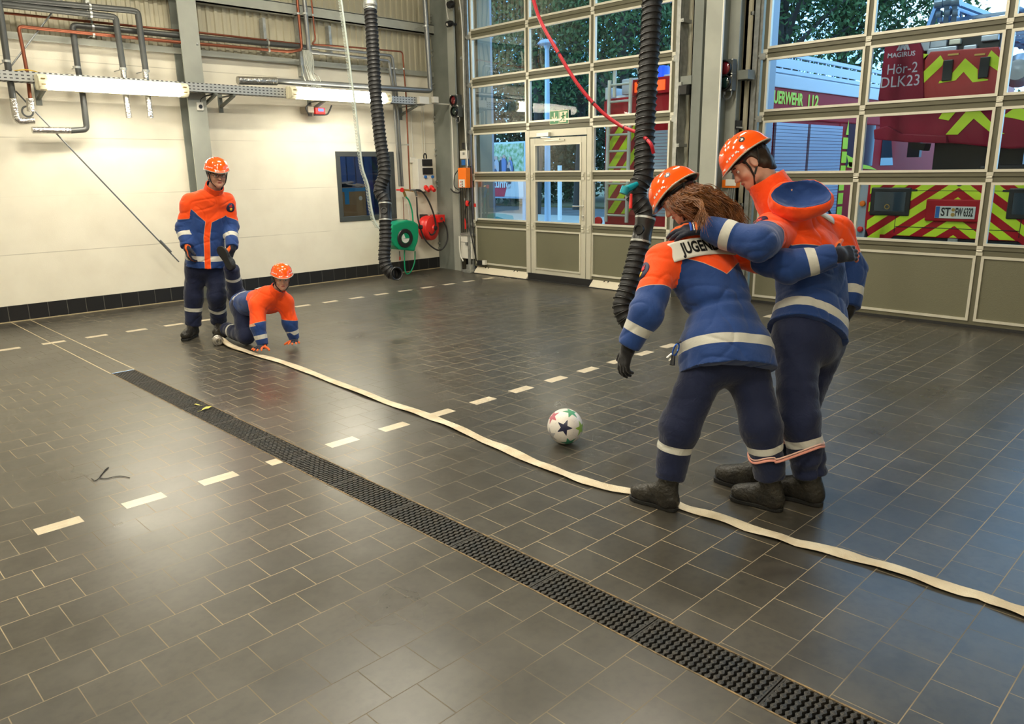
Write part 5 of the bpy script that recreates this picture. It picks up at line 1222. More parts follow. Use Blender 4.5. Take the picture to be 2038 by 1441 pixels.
def boot(root, ank, f, s=1.0, up=(0, 0, 1), trim=False, label=None, shaft=None):
    f = nrm(f); u = nrm(np.array(up, float)-f*np.dot(up, f)); l = np.cross(f, u)
    O = np.array(ank)-f*.062*s-u*.105*s            # heel, at the sole's underside
    def L(x, y, z): return O+(l*x+f*y+u*z)*s
    pr = [P_cone(L(0, .060, .115), L(0, .062, .215), .050*s, .054*s, k=.02), P_ell(L(0, .050, .060), np.array((.040, .052, .060))*s, np.array([l, f, u]), k=.03),
          P_cone(L(0, .045, .050), L(.002, .19, .050), .044*s, .042*s, k=.03), P_ell(L(.003, .220, .050), np.array((.053, .070, .048))*s, np.array([l, f, u]), k=.03),
          P_cone(L(0, .075, .11), L(0, .17, .075), .046*s, .040*s, k=.03), P_plane(L(0, 0, .016), -u)]
    sh = nrm(shaft) if shaft is not None else u
    pr.insert(1, P_cone(L(0, .062, .10), L(0, .062, .10)+sh*.10*s, .050*s, .055*s, k=.02))
    if shaft is not None: pr.pop(0)
    b = sdf_obj('boot', pr, .0065, M_boot, root, rel=2, disp=lambda V: .0016*noise3(V*45, 5))
    ol = [(0, -.002), (.024, .004), (.034, .03), (.033, .08), (.036, .13), (.047, .19), (.050, .235), (.040, .272), (.018, .292), (-.012, .292), (-.036, .274), (-.047, .235), (-.044, .19), (-.034, .13), (-.033, .08), (-.034, .03), (-.022, .004)]
    m = MB(); n = len(ol); vs = [L(x*1.02, y, 0) for x, y in ol]+[L(x*1.04, y, .022) for x, y in ol]
    m.add(vs, [tuple(range(n-1, -1, -1)), tuple(range(n, 2*n))]+[(i, (i+1) % n, (i+1) % n+n, i+n) for i in range(n)]); m.build('sole', M_sole, b, bevel=.004)
    if trim:
        c = L(0, .062, .10)+sh*.088*s; a = nrm(np.cross(sh, l)); MB().tube([c+(l*math.cos(q)+a*math.sin(q))*.0535*s for q in np.linspace(0, 2*PI, 24, endpoint=False)], .003*s, 6, close=True).build('yellow_piping', mat('yellow_piping', (.60, .42, .02), .5), b)
    return b
M_lens = glass_mat('spectacle_lens', (.95, .95, .95), boost=1.2)
def seg_t(V, pts):
    """for every vertex: distance to polyline, arc-length fraction, total length"""
    pts = [np.array(p, float) for p in pts]; L = [np.linalg.norm(pts[i+1]-pts[i]) for i in range(len(pts)-1)]; tot = sum(L)
    D = np.full(len(V), 9.); T = np.zeros(len(V)); acc = 0; C_ = np.zeros_like(V)
    for i in range(len(pts)-1):
        ab = pts[i+1]-pts[i]; t = np.clip(((V-pts[i])@ab)/(ab@ab), 0, 1); q = pts[i]+t[:, None]*ab; d = np.linalg.norm(V-q, axis=1); k = d < D
        D[k] = d[k]; T[k] = (acc+t[k]*L[i]); C_[k] = q[k]; acc += L[i]
    return D, T, tot, C_
# ---------------------------------------------------------------- people
from mathutils.bvhtree import BVHTree
def px(q): return at(*q)
def project(bvh, c, n, off):
    n = nrm(n)
    def g(P, co=None):
        out = []
        for i, p in enumerate(P):
            h = bvh.ray_cast(Vector(p+n*.25), Vector(-n), .6); e = co[i][2] if co is not None else 0
            out.append(np.array(h[0])+n*(off+e) if h[0] is not None else p+n*off)
        return np.array(out)
    return g
def decal(bvh, name, mt, parent, c, ax, ay, n, poly=None, w=0, h=0, off=.002, grid=10):
    g = project(bvh, c, n, off); m = MB()
    if poly is None:
        vs = [c+ax*(w*(i/grid-.5))+ay*(h*(j/8-.5)) for j in range(9) for i in range(grid+1)]
        fs = [(j*(grid+1)+i, j*(grid+1)+i+1, (j+1)*(grid+1)+i+1, (j+1)*(grid+1)+i) for j in range(8) for i in range(grid)]
    else:
        q = [(0, 0)]+list(poly); vs = [c+ax*x*.5+ay*y*.5 for x, y in poly]; vs = [c]+[c+ax*x*.5+ay*y*.5 for x, y in poly]+[c+ax*x+ay*y for x, y in poly]; n_ = len(poly)
        fs = [(0, 1+i, 1+(i+1) % n_) for i in range(n_)]+[(1+i, 1+n_+i, 1+n_+(i+1) % n_, 1+(i+1) % n_) for i in range(n_)]
    m.add(g(np.array(vs)), fs); o = m.build(name, mt, parent, smooth=True)
    md = o.modifiers.new('t', 'SOLIDIFY'); md.thickness = .0015; md.offset = -1; return o

def make_person(label, J, s, headF, opt, group=None):
    s_ = s; X = {k: px(v) if len(v) == 3 and v[0] > 20 else np.array(v, float) for k, v in J.items()}
    for q in opt.get('gnd', ''): X['an'+q] = fl(J['an'+q][0], J['an'+q][1], .105*s+.002)
    latH, latS = nrm(X['hipR']-X['hipL']), nrm(X['shR']-X['shL'])
    base = np.array(opt['base'], float)
    # --- body: one continuous figure under the clothes
    hc = X['head']; Fm = headF
    up = nrm(X['neck']-X['chest'])
    pr = [P_tor([(X['pel'], latH, .145*s, .105*s), (X['waist'], nrm(latH+latS), .125*s, .09*s), (X['chest'], latS, .150*s, .100*s), (X['chest']*.45+X['neck']*.55, latS, .12*s, .075*s)])]
    for q in 'LR':
        pr += [P_cone(X['chest']*.5+X['neck']*.5, X['sh'+q], .035*s, .045*s, k=.03), P_cone(X['sh'+q], X['el'+q], .047*s, .038*s), P_cone(X['el'+q], X['wr'+q], .036*s, .018*s),
               P_cone(X['wr'+q], X['wr'+q]+nrm(opt['hand'+q][0])*.06*s, .016*s, .012*s), P_cone(X['hip'+q], X['kn'+q], .072*s, .052*s, k=.04), P_cone(X['kn'+q], X['an'+q], .050*s, .036*s)]
        ff = nrm(opt['foot'+q]); pr += [P_cone(X['an'+q]-np.array((0, 0, .04))*s, X['an'+q]+ff*.13*s-np.array((0, 0, .06))*s, .033*s, .026*s)]
    hb = hc-Fm[2]*.055*s-Fm[1]*.030*s
    pr += [P_cone(X['neck']-up*.05*s, hb, .056*s, .059*s, k=.03)]+head_prims(hc, Fm, s)
    def lip(V):
        q = (V-hc)@Fm.T/s; d = np.sqrt(((q[:, 0])/.022)**2+((q[:, 1]-.088)/.03)**2+((q[:, 2]+.063)/.0095)**2); return {'lip': (1.15-d)*3}
    person = sdf_obj('person', pr, opt.get('res', .005), M_skin, None, rel=1, attr=lip, origin=base); tag(person, label, 'person', group)
    # --- trousers
    pr = [P_tor([(X['pel']-nrm(X['waist']-X['pel'])*.02, latH, .175*s, .135*s), (X['pel']*.4+X['waist']*.6, latH, .150*s, .115*s)])]
    legs = {}
    for q in 'LR':
        e = X['an'+q]+(X['kn'+q]-X['an'+q])*opt.get('hem', .10); kk = X['kn'+q]; legs[q] = [X['hip'+q], kk, e]
        pr.append(P_sleeve(legs[q], [q_*s for q_ in opt.get('lr', (.118, .102, .086))], k=.05))
    def dl(V):
        d = 0; amp = .007*s
        for q in 'LR':
            D, T, tot, C_ = seg_t(V, legs[q]); w = np.clip(1-(D-.07*s)/.05, 0, 1); d = d+w*amp*noise3(np.stack([T*26, V[:, 0]*9, V[:, 1]*9], 1), 3)*(1+.8*(T/tot))
            rd = 1-np.abs(noise3(np.stack([T*15+V[:, 0]*6, V[:, 0]*5, V[:, 1]*5], 1), 71+ord(q)))*1.6; d = d-w*.012*s*np.clip(rd, 0, 1)**4
        return d*.9+.0045*noise3(V*16, 8)
    def al(V):
        b = np.full(len(V), -1.)
        Ds = {q: seg_t(V, legs[q]) for q in 'LR'}
        for q, o in (('L', 'R'), ('R', 'L')):
            D, T, tot, _ = Ds[q]; m = D <= Ds[o][0]; f_ = opt.get('lband', .74); v = .0185*s-np.abs(T-tot*f_-.004*noise3(V*9, 4)); b[m] = v[m]
        return {'band': b}
    tr = sdf_obj('trousers', pr, .0075, M_trous, person, rel=2, disp=dl, attr=al)
    # --- jacket
    hem = X['pel']-nrm(X['waist']-X['pel'])*opt.get('drop', .05)*s; nb = X['neck']; jw = opt.get('jw', 1.0)
    hw_ = opt.get('hw', .232); st = [(hem, latH, hw_*s*jw, hw_*.84*s*jw), (X['pel'], latH, hw_*.97*s*jw, hw_*.80*s*jw), (X['waist'], nrm(latH+latS), opt.get('ww', .19)*s*jw, .145*s*jw), (X['chest'], latS, .205*s*jw, .150*s*jw), (X['chest']*.55+nb*.45, latS, .175*s*jw, .125*s*jw)]
    tor = P_tor(st, cut=(hem, -(X['waist']-X['pel'])))
    pr = [tor]; arms = {}; sl = {}
    pr.append(P_cone(X['chest']*.3+nb*.7, nb, .088*s, .070*s, latS, 1.15, k=.05))
    for q in 'LR':
        e = X['wr'+q]-nrm(X['wr'+q]-X['el'+q])*.005; arms[q] = [X['sh'+q], X['el'+q], e]
        pr.append(P_cone(X['chest']*.35+nb*.65, X['sh'+q], .074*s, .086*s, k=.05))
        sl[q] = P_sleeve(arms[q], [q_*s for q_ in opt.get('ar', (.092, .086, .062))], k=.045); pr.append(sl[q])
    def dj(V):
        w_ = 0
        ax = nrm(nb-X['pel']); h = (V-X['pel'])@ax; x = (V-X['pel'])@latS
        d = .005*s*noise3(np.stack([h*15+x*6, x*5, V[:, 1]*4], 1), 11)+.0025*s*noise3(V*17, 12)
        for q in 'LR':
            D, T, tot, _ = seg_t(V, arms[q]); w = np.clip(1-(D-.07*s)/.03, 0, 1); el = np.exp(-((T/tot-.52)/.25)**2)
            d = d*(1-w)+w*(.0035+.005*el)*s*noise3(np.stack([T*26+V[:, 2]*9, V[:, 2]*7, V[:, 0]*6], 1), 13+ord(q))
        rd = 1-np.abs(noise3(np.stack([h*12+x*5, x*4, V[:, 1]*4], 1), 61))*2.1; d = d-.007*s*np.clip(rd, 0, 1)**3
        rd = 1-np.abs(noise3(np.stack([V[:, 2]*8-x*6, x*7, V[:, 0]*6], 1), 62))*2.3; d = d-.005*s*np.clip(rd, 0, 1)**3
        # gathered waist
        hw = (X['waist']-X['pel'])@ax
        if opt.get('cinch', True): d = d-.012*s*np.exp(-((h-hw)/.022)**2)*np.clip((tor['f'](V)+.03)/.03, 0, 1)*np.clip(1-np.abs(tor['f'](V))/.03, 0, 1)
        return d
    def aj(V):
        axis_pts = [hem, X['pel'], X['waist'], X['chest'], nb]; D, T, tot, C_ = seg_t(V, axis_pts); tot = np.linalg.norm(nb-hem); fr = ((V-hem)@nrm(nb-hem))/tot; T = (V-hem)@nrm(X['waist']-X['pel'])
        R = V-C_; l = R@latS; fw_ = np.cross(up, latS); f = R@fw_; dt = tor['f'](V)
        x = np.clip(np.abs(l)/(.17*s), 0, 1.1)
        yb, db, yf, df = opt.get('yoke', (.64, .10, .66, .10))
        line = np.where(f < 0, yb-(1-x)*db, yf-(1-x)*df)
        org = (fr-line)*tot; band = .026*s-np.abs(T-opt.get('hband', .085)*s)
        pk = .027*s-np.abs(l+.0*s); org = np.where((f > 0) & opt.get('placket', True), np.maximum(org, pk), org); band = np.where((f > 0)&(pk > 0), -1, band)
        for q in 'LR':
            Da, Ta, ta, Ca = seg_t(V, arms[q]); da = sl[q]['f'](V); out = nrm(X['sh'+q]-X['chest']-up*np.dot(X['sh'+q]-X['chest'], up)); ra = nrm(X['el'+q]-X['sh'+q])
            qv = (V-Ca); o_ = (qv@out)/(.07*s)
            arm = (da < dt+.010)
            oa = (opt.get('aor', .34)+.06*np.clip(o_, -1, 1))*ta-Ta; ba = .024*s-np.abs(Ta-opt.get('aband', .80)*ta)
            org = np.where(arm, oa, org); band = np.where(arm, ba, band)
        return {'org': org, 'band': band}
    V, F = sdf_mesh(pr, .0068); V = relax(V, F, 2); V = V+vnormals(V, F)*dj(V)[:, None]; ja = mesh_from('jacket', V, F, M_jacket, person, aj(V)); bvh = BVHTree.FromPolygons(V.tolist(), F.tolist())
    # collar
    cu = nrm(hb-nb); ch = opt.get('collar', .085)*s; cr = opt.get('crad', .084); cf = opt.get('cflare', 1.03)
    pr = [P_cone(nb-cu*.03, nb+cu*ch, cr*s*cf, cr*s, latS, 1.06, k=.01), P_plane(nb+cu*ch, cu), P_cone(nb-cu*.06, nb+cu*ch*1.6, (cr-.013)*s, (cr-.012)*s, latS, 1.06, k=.004, op='s')]
    sdf_obj('collar', pr, .005, M_jacket, ja, rel=2, disp=lambda V: .004*noise3(V*21, 77)+.0015*noise3(V*60, 78), attr=lambda V: {'org': np.where(np.linalg.norm(np.cross(V-nb, cu), axis=1) > (cr-.006)*s, 1., -1.)})
    # boots
    for q in 'LR':
        sh = nrm(X['kn'+q]-X['an'+q]); fo = opt['foot'+q]; bt = boot(person, X['an'+q], fo, s*1.0, up=opt.get('bup'+q, (0, 0, 1)), trim=opt.get('trim', False), shaft=sh)
    # gloves
    for q in 'LR':
        hd = opt['hand'+q]; sd = 1 if q == 'L' else -1
        pr, tips, fr_ = hand_prims(X['wr'+q], hd[0], hd[1], sd, hd[2], hd[3] if len(hd) > 3 else .1, s*1.06, **(hd[4] if len(hd) > 4 else {}))
        d_, n_, t_ = fr_; w0 = X['wr'+q]
        pr.append(P_cone(w0-nrm(w0-X['el'+q])*.03*s, w0+d_*.01*s, .040*s, .036*s, k=.02))
        mode = opt.get('gl'+q, 'black')
        def ag(V, mode=mode, tips=tips, w0=w0, d_=d_, t_=t_, n_=n_, sd=sd):
            v = np.full(len(V), -1.)
            if mode == 'tips':
                for tp in tips: v = np.maximum(v, .026*s-np.linalg.norm(V-tp, axis=1))
                v = np.maximum(v, np.where(((V-w0)@t_ > .036*s), .01, -1)*1.0)
            elif mode == 'side': v = np.maximum(np.where(((V-w0)@n_ < -.004*s) , .01, -1), v)
            elif mode == 'edge': v = .008*s-np.abs((V-w0)@t_-.030*s)
            return {'org': v}
        sdf_obj('glove', pr, .0040, M_glove if mode != 'black' else M_gloveb, person, rel=1, attr=ag)
    helmet(person, hc, Fm, s*opt.get('hs', 1.0))
    face_parts(person, hc, Fm, s, opt['hair'], opt.get('glasses', False))
    if opt.get('shorthair', True):
        def L(x, y, z): return hc+(Fm.T@np.array((x, y, z)))*s
        pr = [P_ell(L(0, -.016, .030), np.array((.0815, .099, .086))*s, Fm, k=.01), P_cone(L(-.036, -.058, -.040), L(.036, -.058, -.040), .036*s, .036*s, k=.03), P_cone(L(-.058, -.012, .03), L(-.046, -.045, -.035), .030*s, .028*s, k=.02), P_cone(L(.058, -.012, .03), L(.046, -.045, -.035), .030*s, .028*s, k=.02),
              P_cone(L(0, -.070, .0), L(0, -.060, -.080), .046*s, .044*s, k=.03),
              P_plane(L(0, .045, .02), Fm[1]*.75-Fm[2]*.65), P_plane(L(0, 0, -.095), -Fm[2])]
        for e in (-1, 1): pr.append(P_ell(L(e*.085, .012, -.012), np.array((.03, .030, .038))*s, Fm, k=.006, op='s'))
        if opt.get('fringe'): pr.append(P_cone(L(-.055, .060, .045), L(.05, .074, .040), .024*s, .022*s, k=.01))
        sdf_obj('hair', pr, .0045, opt['hair'], person, rel=1, disp=lambda V: .0022*noise3(np.stack([V[:, 0]*70, V[:, 1]*70, V[:, 2]*25], 1), 21))
    return person, X, bvh, ja
H_dark = hair_mat('dark_brown_hair', (0.018, 0.011, 0.007), (0.035, 0.020, 0.012))
H_red = hair_mat('auburn_hair', (0.24, 0.080, 0.020), (0.11, 0.036, 0.011))
M_badge = mat('navy_badge', (0.012, 0.016, 0.06), .6); M_bred = mat('badge_red', (0.55, 0.02, 0.03), .6); M_byel = mat('badge_yellow', (0.75, 0.45, 0.03), .6)
M_label = mat('reflective_grey_label', (0.55, 0.53, 0.47), .45); M_ink = mat('black_print', (0.012, 0.012, 0.012), .5)
def lettering(bvh, ja, body, c, ax, ay, n, w, h, size, label=None):
    # smooth curved patch fitted to the back of the jacket
    gx, gy = np.meshgrid(np.linspace(-w/2, w/2, 25), np.linspace(-h/2, h/2, 9)); pts = []; hs = []
    for x, y in zip(gx.ravel(), gy.ravel()):
        p = c+ax*x+ay*y; hh_ = bvh.ray_cast(Vector(p+n*.25), Vector(-n), .5)
        if hh_[0] is not None: pts.append((x, y)); hs.append((np.array(hh_[0])-c)@n)
    pts = np.array(pts); hs = np.array(hs); f_ = lambda x, y: np.stack([np.ones_like(x), x, y, x*x, x*y, y*y], -1); co_ = np.linalg.lstsq(f_(pts[:, 0], pts[:, 1]), hs, rcond=None)[0]
    off = np.percentile(hs-f_(pts[:, 0], pts[:, 1])@co_, 92)+.003
    def g(P, _=None, e=0): P = np.array(P, float); x, y = (P-c)@ax, (P-c)@ay; return c+x[:, None]*ax+y[:, None]*ay+(f_(x, y)@co_+off+e)[:, None]*n
    m = MB(); vs = g([c+ax*x+ay*y for x, y in zip(gx.ravel(), gy.ravel())]); m.add(vs, [(j*25+i, j*25+i+1, (j+1)*25+i+1, (j+1)*25+i) for j in range(8) for i in range(24)]); o = m.build('back_label', M_label, ja, smooth=True); md = o.modifiers.new('t', 'SOLIDIFY'); md.thickness = .004; md.offset = -1
    g0_ = g; g = lambda P, _=None: g0_(P, None, .0058); text_obj('label_lettering', body, M_ink, ja, c-ax*.015, ax, ay, size, th=.0006, bold=.0035, fitw=w*.60, fn=lambda w_, co: g(w_))
def badge(bvh, ja, c, n, r, up_=(0, 0, 1)):
    ax = nrm(np.cross(up_, n)); ay = np.cross(n, ax)
    circ = lambda R, k=24: [(R*math.cos(a), R*math.sin(a)) for a in np.linspace(0, 2*PI, k, endpoint=False)]
    b = decal(bvh, 'sleeve_badge', M_badge, ja, c, ax, ay, n, poly=circ(r), off=.004)
    decal(bvh, 'badge_flame', M_bred, b, c+ay*r*.25, ax, ay, n, poly=[(x*r, y*r) for x, y in ((-.25, -.3), (.2, -.3), (.35, .05), (.15, .1), (.1, .5), (-.08, .1), (-.25, .3), (-.4, 0))], off=.0055)
    decal(bvh, 'badge_shield', M_byel, b, c-ay*r*.35, ax, ay, n, poly=[(x*r, y*r) for x, y in ((-.25, -.2), (0, -.42), (.25, -.2), (.25, .2), (-.25, .2))], off=.0055)
    return b
DN = np.array((0, 0, -1.)); CAMD = -FW

# person with long auburn hair, seen from behind, walking with one arm round the taller one
JC = dict(pel=(1445,705,3.74),hipL=(1410,716,3.70),hipR=(1482,702,3.80),knL=(1352,850,3.72),anL=(1328,976,3.84),knR=(1515,850,3.68),anR=(1537,976,3.76),waist=(1435,615,3.80),chest=(1402,545,3.86),neck=(1385,463,3.93),
          head=(1352,398,3.93),shL=(1320,520,3.80),elL=(1287,622,3.68),wrL=(1250,692,3.72),shR=(1462,497,4.02),elR=(1572,532,3.76),wrR=(1666,508,3.70))
def world_dir(dx, dy, dz): return RT*dx+UP*dy-FW*dz   # right, up, towards camera
fC = nrm(world_dir(-.80, -.62, -.12)); FC = frame(fC, nrm(world_dir(-.42, .86, -.15)))
pC, XC, bC, jC = make_person('long-haired person in orange helmet, seen from behind, leg tied to the taller neighbour', JC, .93, FC,
    dict(base=(3.1, 1.8, 0), gnd='LR', footL=(-.05, 1, 0), footR=(-.10, 1, 0), handL=(nrm(DN+.25*world_dir(-1, 0, 0)), world_dir(-.8, .1, .5), [.35, .45, .5, .55], .1), handR=(world_dir(.9, .15, -.3), world_dir(.1, .3, 1), .35, .1),
         glR='side', trim=True, hair=H_red, shorthair=False, hem=.20, collar=.06, drop=.10, yoke=(.74, .13, .66, .1), aor=.36, hband=.13, ww=.178, hw=.258, hs=1.05, lr=(.110, .104, .078), ar=(.092, .088, .064)))
nC = nrm(np.cross(nrm(XC['shR']-XC['shL']), nrm(XC['neck']-XC['chest']))); 
if nC @ FW > 0: nC = -nC
# taller person
JD = dict(pel=(1607,660,3.92),hipL=(1582,684,3.90),hipR=(1642,678,4.02),knL=(1590,832,3.76),anL=(1615,962,3.74),knR=(1585,818,4.02),anR=(1502,940,4.13),waist=(1618,590,4.00),chest=(1606,512,4.05),neck=(1556,415,4.04),
          head=(1492,328,4.04),shL=(1535,462,3.92),elL=(1510,487,3.62),wrL=(1402,452,3.76),shR=(1660,462,4.18),elR=(1693,540,4.22),wrR=(1688,615,4.16))
fD = nrm(world_dir(-.80, -.58, -.10)); FD = frame(fD, nrm(world_dir(-.46, .84, -.05)))
pD, XD, bD, jD = make_person('taller person with orange hood, seen from behind, arm over the long-haired neighbour', JD, 1.02, FD,
    dict(base=(3.5, 1.6, 0), gnd='LR', footL=(-.10, 1, 0), footR=(.05, 1, 0), handL=(world_dir(-.93, -.12, -.15), world_dir(-.1, .75, .75), [.35, .3, .3, .3], .15), handR=(nrm(DN+.1*world_dir(-1, 0, 0)), world_dir(.8, 0, .3), .5),
         glL='edge', hair=H_dark, hem=.14, collar=.175, crad=.096, cflare=1.22, drop=.015, yoke=(.66, .06, .66, .1), aor=.30, hband=.085, cinch=False, ww=.185, hw=.205, hs=.98, jw=1.0, lr=(.106, .096, .078)))
# standing person with glasses
JA = dict(pel=(409,520,7.83),hipL=(428,522,7.90),hipR=(389,522,7.80),knL=(431,590,7.88),anL=(436,645,8.00),knR=(386,590,7.90),anR=(384,650,8.00),waist=(408,472,7.76),chest=(413,425,7.72),neck=(424,380,7.62),
          head=(432,349,7.50),shL=(451,401,7.78),elL=(460,450,7.84),wrL=(462,494,7.70),shR=(378,403,7.62),elR=(366,455,7.66),wrR=(372,492,7.58))
fA = nrm(world_dir(.56, -.26, .78)); FA = frame(fA, nrm(world_dir(.05, .95, .30)))
pA, XA, bA, jA = make_person('standing person with glasses and orange helmet by the wall column, holding a boot', JA, 1.0, FA,
    dict(base=(3.2, 7.9, 0), gnd='LR', footL=-np.array((FW[0], FW[1], 0))+.25*RT, footR=-np.array((FW[0], FW[1], 0))-.05*RT, handL=(nrm(DN*1+world_dir(-.35, 0, .2)), world_dir(.8, .2, .3), [.8, .9, .9, .9], .1), handR=(nrm(DN+world_dir(.15, 0, .2)), world_dir(-.7, 0, .6), [.5, .6, .6, .6], .1),
         glL='tips', glR='edge', hair=H_dark, glasses=True, fringe=True, hem=.06, collar=.075, drop=.05, yoke=(.66, .1, .74, .15), aor=.33, aband=.74, hband=.10, cinch=False, ww=.19, hw=.215, jw=.94, lr=(.100, .094, .080), ar=(.080, .078, .060)))
# crawling child
JB = dict(pel=(492,606,7.66),hipL=(502,604,7.74),hipR=(480,611,7.60),knL=(470,588,7.86),anL=(459,524,7.60),knR=(490,668,7.55),anR=(446,653,7.86),waist=(508,602,7.50),chest=(532,597,7.36),neck=(548,583,7.25),
          head=(561,556,7.16),shR=(513,607,7.22),elR=(513,648,7.18),wrR=(523,688,7.20),shL=(568,602,7.36),elL=(577,642,7.42),wrL=(586,676,7.48))
fB = nrm(world_dir(.40, -.27, .87)); FB = frame(fB, nrm(world_dir(.12, .90, .42)))
cam_h = -nrm((FW[0], FW[1], 0))
pB, XB, bB, jB = make_person('child in orange helmet crawling on hands and knee, one leg lifted, behind the white hose', JB, .84, FB,
    dict(base=(3.2, 6.9, 0), footR=nrm(XA['pel']*0+world_dir(-.75, -.30, -.45)), bupR=world_dir(-.6, .6, -.3), footL=world_dir(-.35, .85, .3), bupL=world_dir(.3, -.7, -.6), handR=(cam_h-.15*RT, (0, 0, 1), .10, .55, dict(thumb=(1.0, .25))), handL=(cam_h+.25*RT, (0, 0, 1), .10, .55, dict(thumb=(1.0, .25))),
         glR='tips', glL='tips', hair=H_dark, hem=.12, collar=.09, drop=.06, yoke=(.60, .05, .62, .12), aor=.45, aband=.80, hband=.09, cinch=False, ww=.19, hw=.20, lr=(.115,.10,.085), hs=1.04, placket=True, lband=.80))
# --- long auburn hair: a body of hair with loose waves over it
def strand_bundle(starts, ways, tips, n, r, seed, name, mt, parent):
    g = np.random.default_rng(seed); m = MB()
    for i in range(n):
        j = g.random(); a = np.array(starts[0])*(1-j)+np.array(starts[1])*j+g.normal(0, .006, 3); pts = [a]
        for w, sp in ways: pts.append(np.array(w[0])*(1-j)+np.array(w[1])*j+g.normal(0, sp, 3))
        e = np.array(tips[0])*(1-j)+np.array(tips[1])*j+g.normal(0, .02, 3); pts.append(e)
        P = smooth_path(pts, 6); ph = g.random()*6.28; amp = .004+.006*g.random(); L_ = len(P)
        Q = [p+UP*amp*math.sin(ph+k*.55)+FW*amp*math.cos(ph*1.7+k*.5) for k, p in enumerate(P)]
        m.tube(Q, [r*(.6+.5*g.random())*(1-(k/L_)**3*.8) for k in range(L_)], 5)
    return m.build(name, mt, parent, smooth=True)
hcC = XC['head']
def LC(x, y, z): return hcC+(FC.T@np.array((x, y, z)))*.93
pr = [P_ell(LC(0, -.018, .024), np.array((.081, .098, .080))*.93, FC, k=.02), P_plane(LC(0, .052, .02), FC[1]*.8-FC[2]*.4),
      P_cone(at(1362, 412, 3.90), at(1400, 420, 3.90), .062, .062, k=.05), P_cone(at(1395, 412, 3.88), at(1432, 424, 3.86), .066, .055, k=.05), P_cone(at(1432, 422, 3.86), at(1466, 438, 3.86), .052, .034, k=.05), P_ell(LC(-.086, .012, -.008), (.022, .028, .036), FC, k=.006, op='s')]
hb_ = sdf_obj('long_hair', pr, .0055, H_red, pC, rel=2, disp=lambda V: .010*noise3(np.stack([(V@RT)*18, (V@UP)*60, (V@FW)*30], 1), 31)+.004*noise3(V*90, 32))
strand_bundle((at(1330, 402, 3.82), at(1385, 368, 3.80)), [((at(1350, 418, 3.78), at(1415, 378, 3.77)), .010), ((at(1375, 430, 3.78), at(1440, 398, 3.77)), .014)], (at(1400, 442, 3.78), at(1470, 430, 3.78)), 520, .0021, 41, 'hair_waves', H_red, hb_)
strand_bundle((at(1395, 385, 3.78), at(1412, 380, 3.78)), [((at(1425, 390, 3.75), at(1440, 395, 3.75)), .008), ((at(1455, 410, 3.76), at(1465, 415, 3.76)), .010)], (at(1465, 452, 3.76), at(1478, 440, 3.78)), 240, .0020, 42, 'hair_waves', H_red, hb_)
H_light = hair_mat('light_auburn_lock', (0.26, 0.10, 0.026), (0.15, 0.055, 0.015))
strand_bundle((at(1368, 402, 3.76), at(1376, 398, 3.76)), [((at(1385, 405, 3.72), at(1392, 402, 3.72)), .004), ((at(1396, 416, 3.66), at(1400, 414, 3.66)), .004)], (at(1394, 446, 3.60), at(1401, 446, 3.60)), 150, .0018, 43, 'loose_lock', H_light, hb_)
strand_bundle((at(1340, 395, 3.81), at(1395, 372, 3.79)), [((at(1365, 398, 3.77), at(1410, 376, 3.76)), .010), ((at(1400, 402, 3.76), at(1432, 392, 3.76)), .012)], (at(1425, 425, 3.77), at(1455, 425, 3.77)), 160, .0018, 44, 'light_strands', H_light, hb_)

# --- hood on the taller person's back
hoC, hoU = at(1592, 396, 3.83), nrm(world_dir(-.16, .50, .86)); hoR = nrm(np.cross(FW, hoU)*-1); hoR = nrm(RT*1.0-hoU*np.dot(RT, hoU)+world_dir(0, -.25, 0)*1); hoF = nrm(np.cross(hoU, hoR))
HF = np.array([hoR, hoF, hoU])
def LH(x, y, z): return hoC+HF.T@np.array((x, y, z))
pr = [P_ell(LH(0, 0, -.005), (.152, .104, .100), HF, k=.03), P_cone(LH(-.09, .02, .02), LH(-.15, .045, .085), .05, .035, k=.05), P_ell(LH(.0, .0, .050), (.136, .086, .078), HF, k=.012, op='s'), P_plane(LH(0, 0, .046), nrm(hoU-.15*hoR), k=.012)]
def ah(V):
    q = (V-LH(0, 0, .050))@HF.T/np.array((.136, .086, .078)); return {'org': (np.linalg.norm(q, axis=1)-1.07)*2.0}
hood = sdf_obj('hood', pr, .006, M_jacket, jD, rel=3, attr=ah, disp=lambda V: .012*noise3(V*11, 51)+.004*noise3(V*34, 52))
# --- back labels and badges
nCb = nrm(np.array(nC)); latC = nrm(XC['shR']-XC['shL']); upC = nrm(np.cross(latC, -nCb))
if upC[2] < 0: upC = -upC
cc_ = at(1398, 492, 3.75); ax_ = nrm(world_dir(.96, .20, -.18)); nb_ = nrm(world_dir(-.10, .38, .92)); ax_ = nrm(ax_-nb_*np.dot(ax_, nb_)); ay_ = np.cross(nb_, ax_)
lettering(bC, jC, 'JUGEND', cc_, ax_, ay_, nb_, .33, .105, .088)
cc_ = at(1630, 408, 4.0); ax_ = nrm(world_dir(.9, -.25, -.1)); nb_ = nrm(world_dir(.1, .45, .90)); ax_ = nrm(ax_-nb_*np.dot(ax_, nb_)); ay_ = np.cross(nb_, ax_)
lettering(bD, jD, 'JUGEND', cc_-ax_*.03, ax_, ay_, nb_, .28, .105, .088)
badge(bD, jD, at(1507, 432, 3.80), nrm(world_dir(-.45, .25, .85)), .045)
badge(bC, jC, at(1284, 540, 3.75), nrm(world_dir(-.9, .1, .45)), .045)
badge(bA, jA, at(466, 412, 7.7), nrm(world_dir(.85, 0, .5)), .045)
ax_ = nrm(XB['shR']-XB['shL']); ay_ = nrm(XB['neck']-XB['chest']); ay_ = nrm(ay_-ax_*np.dot(ax_, ay_)); nb_ = np.cross(ax_, ay_)
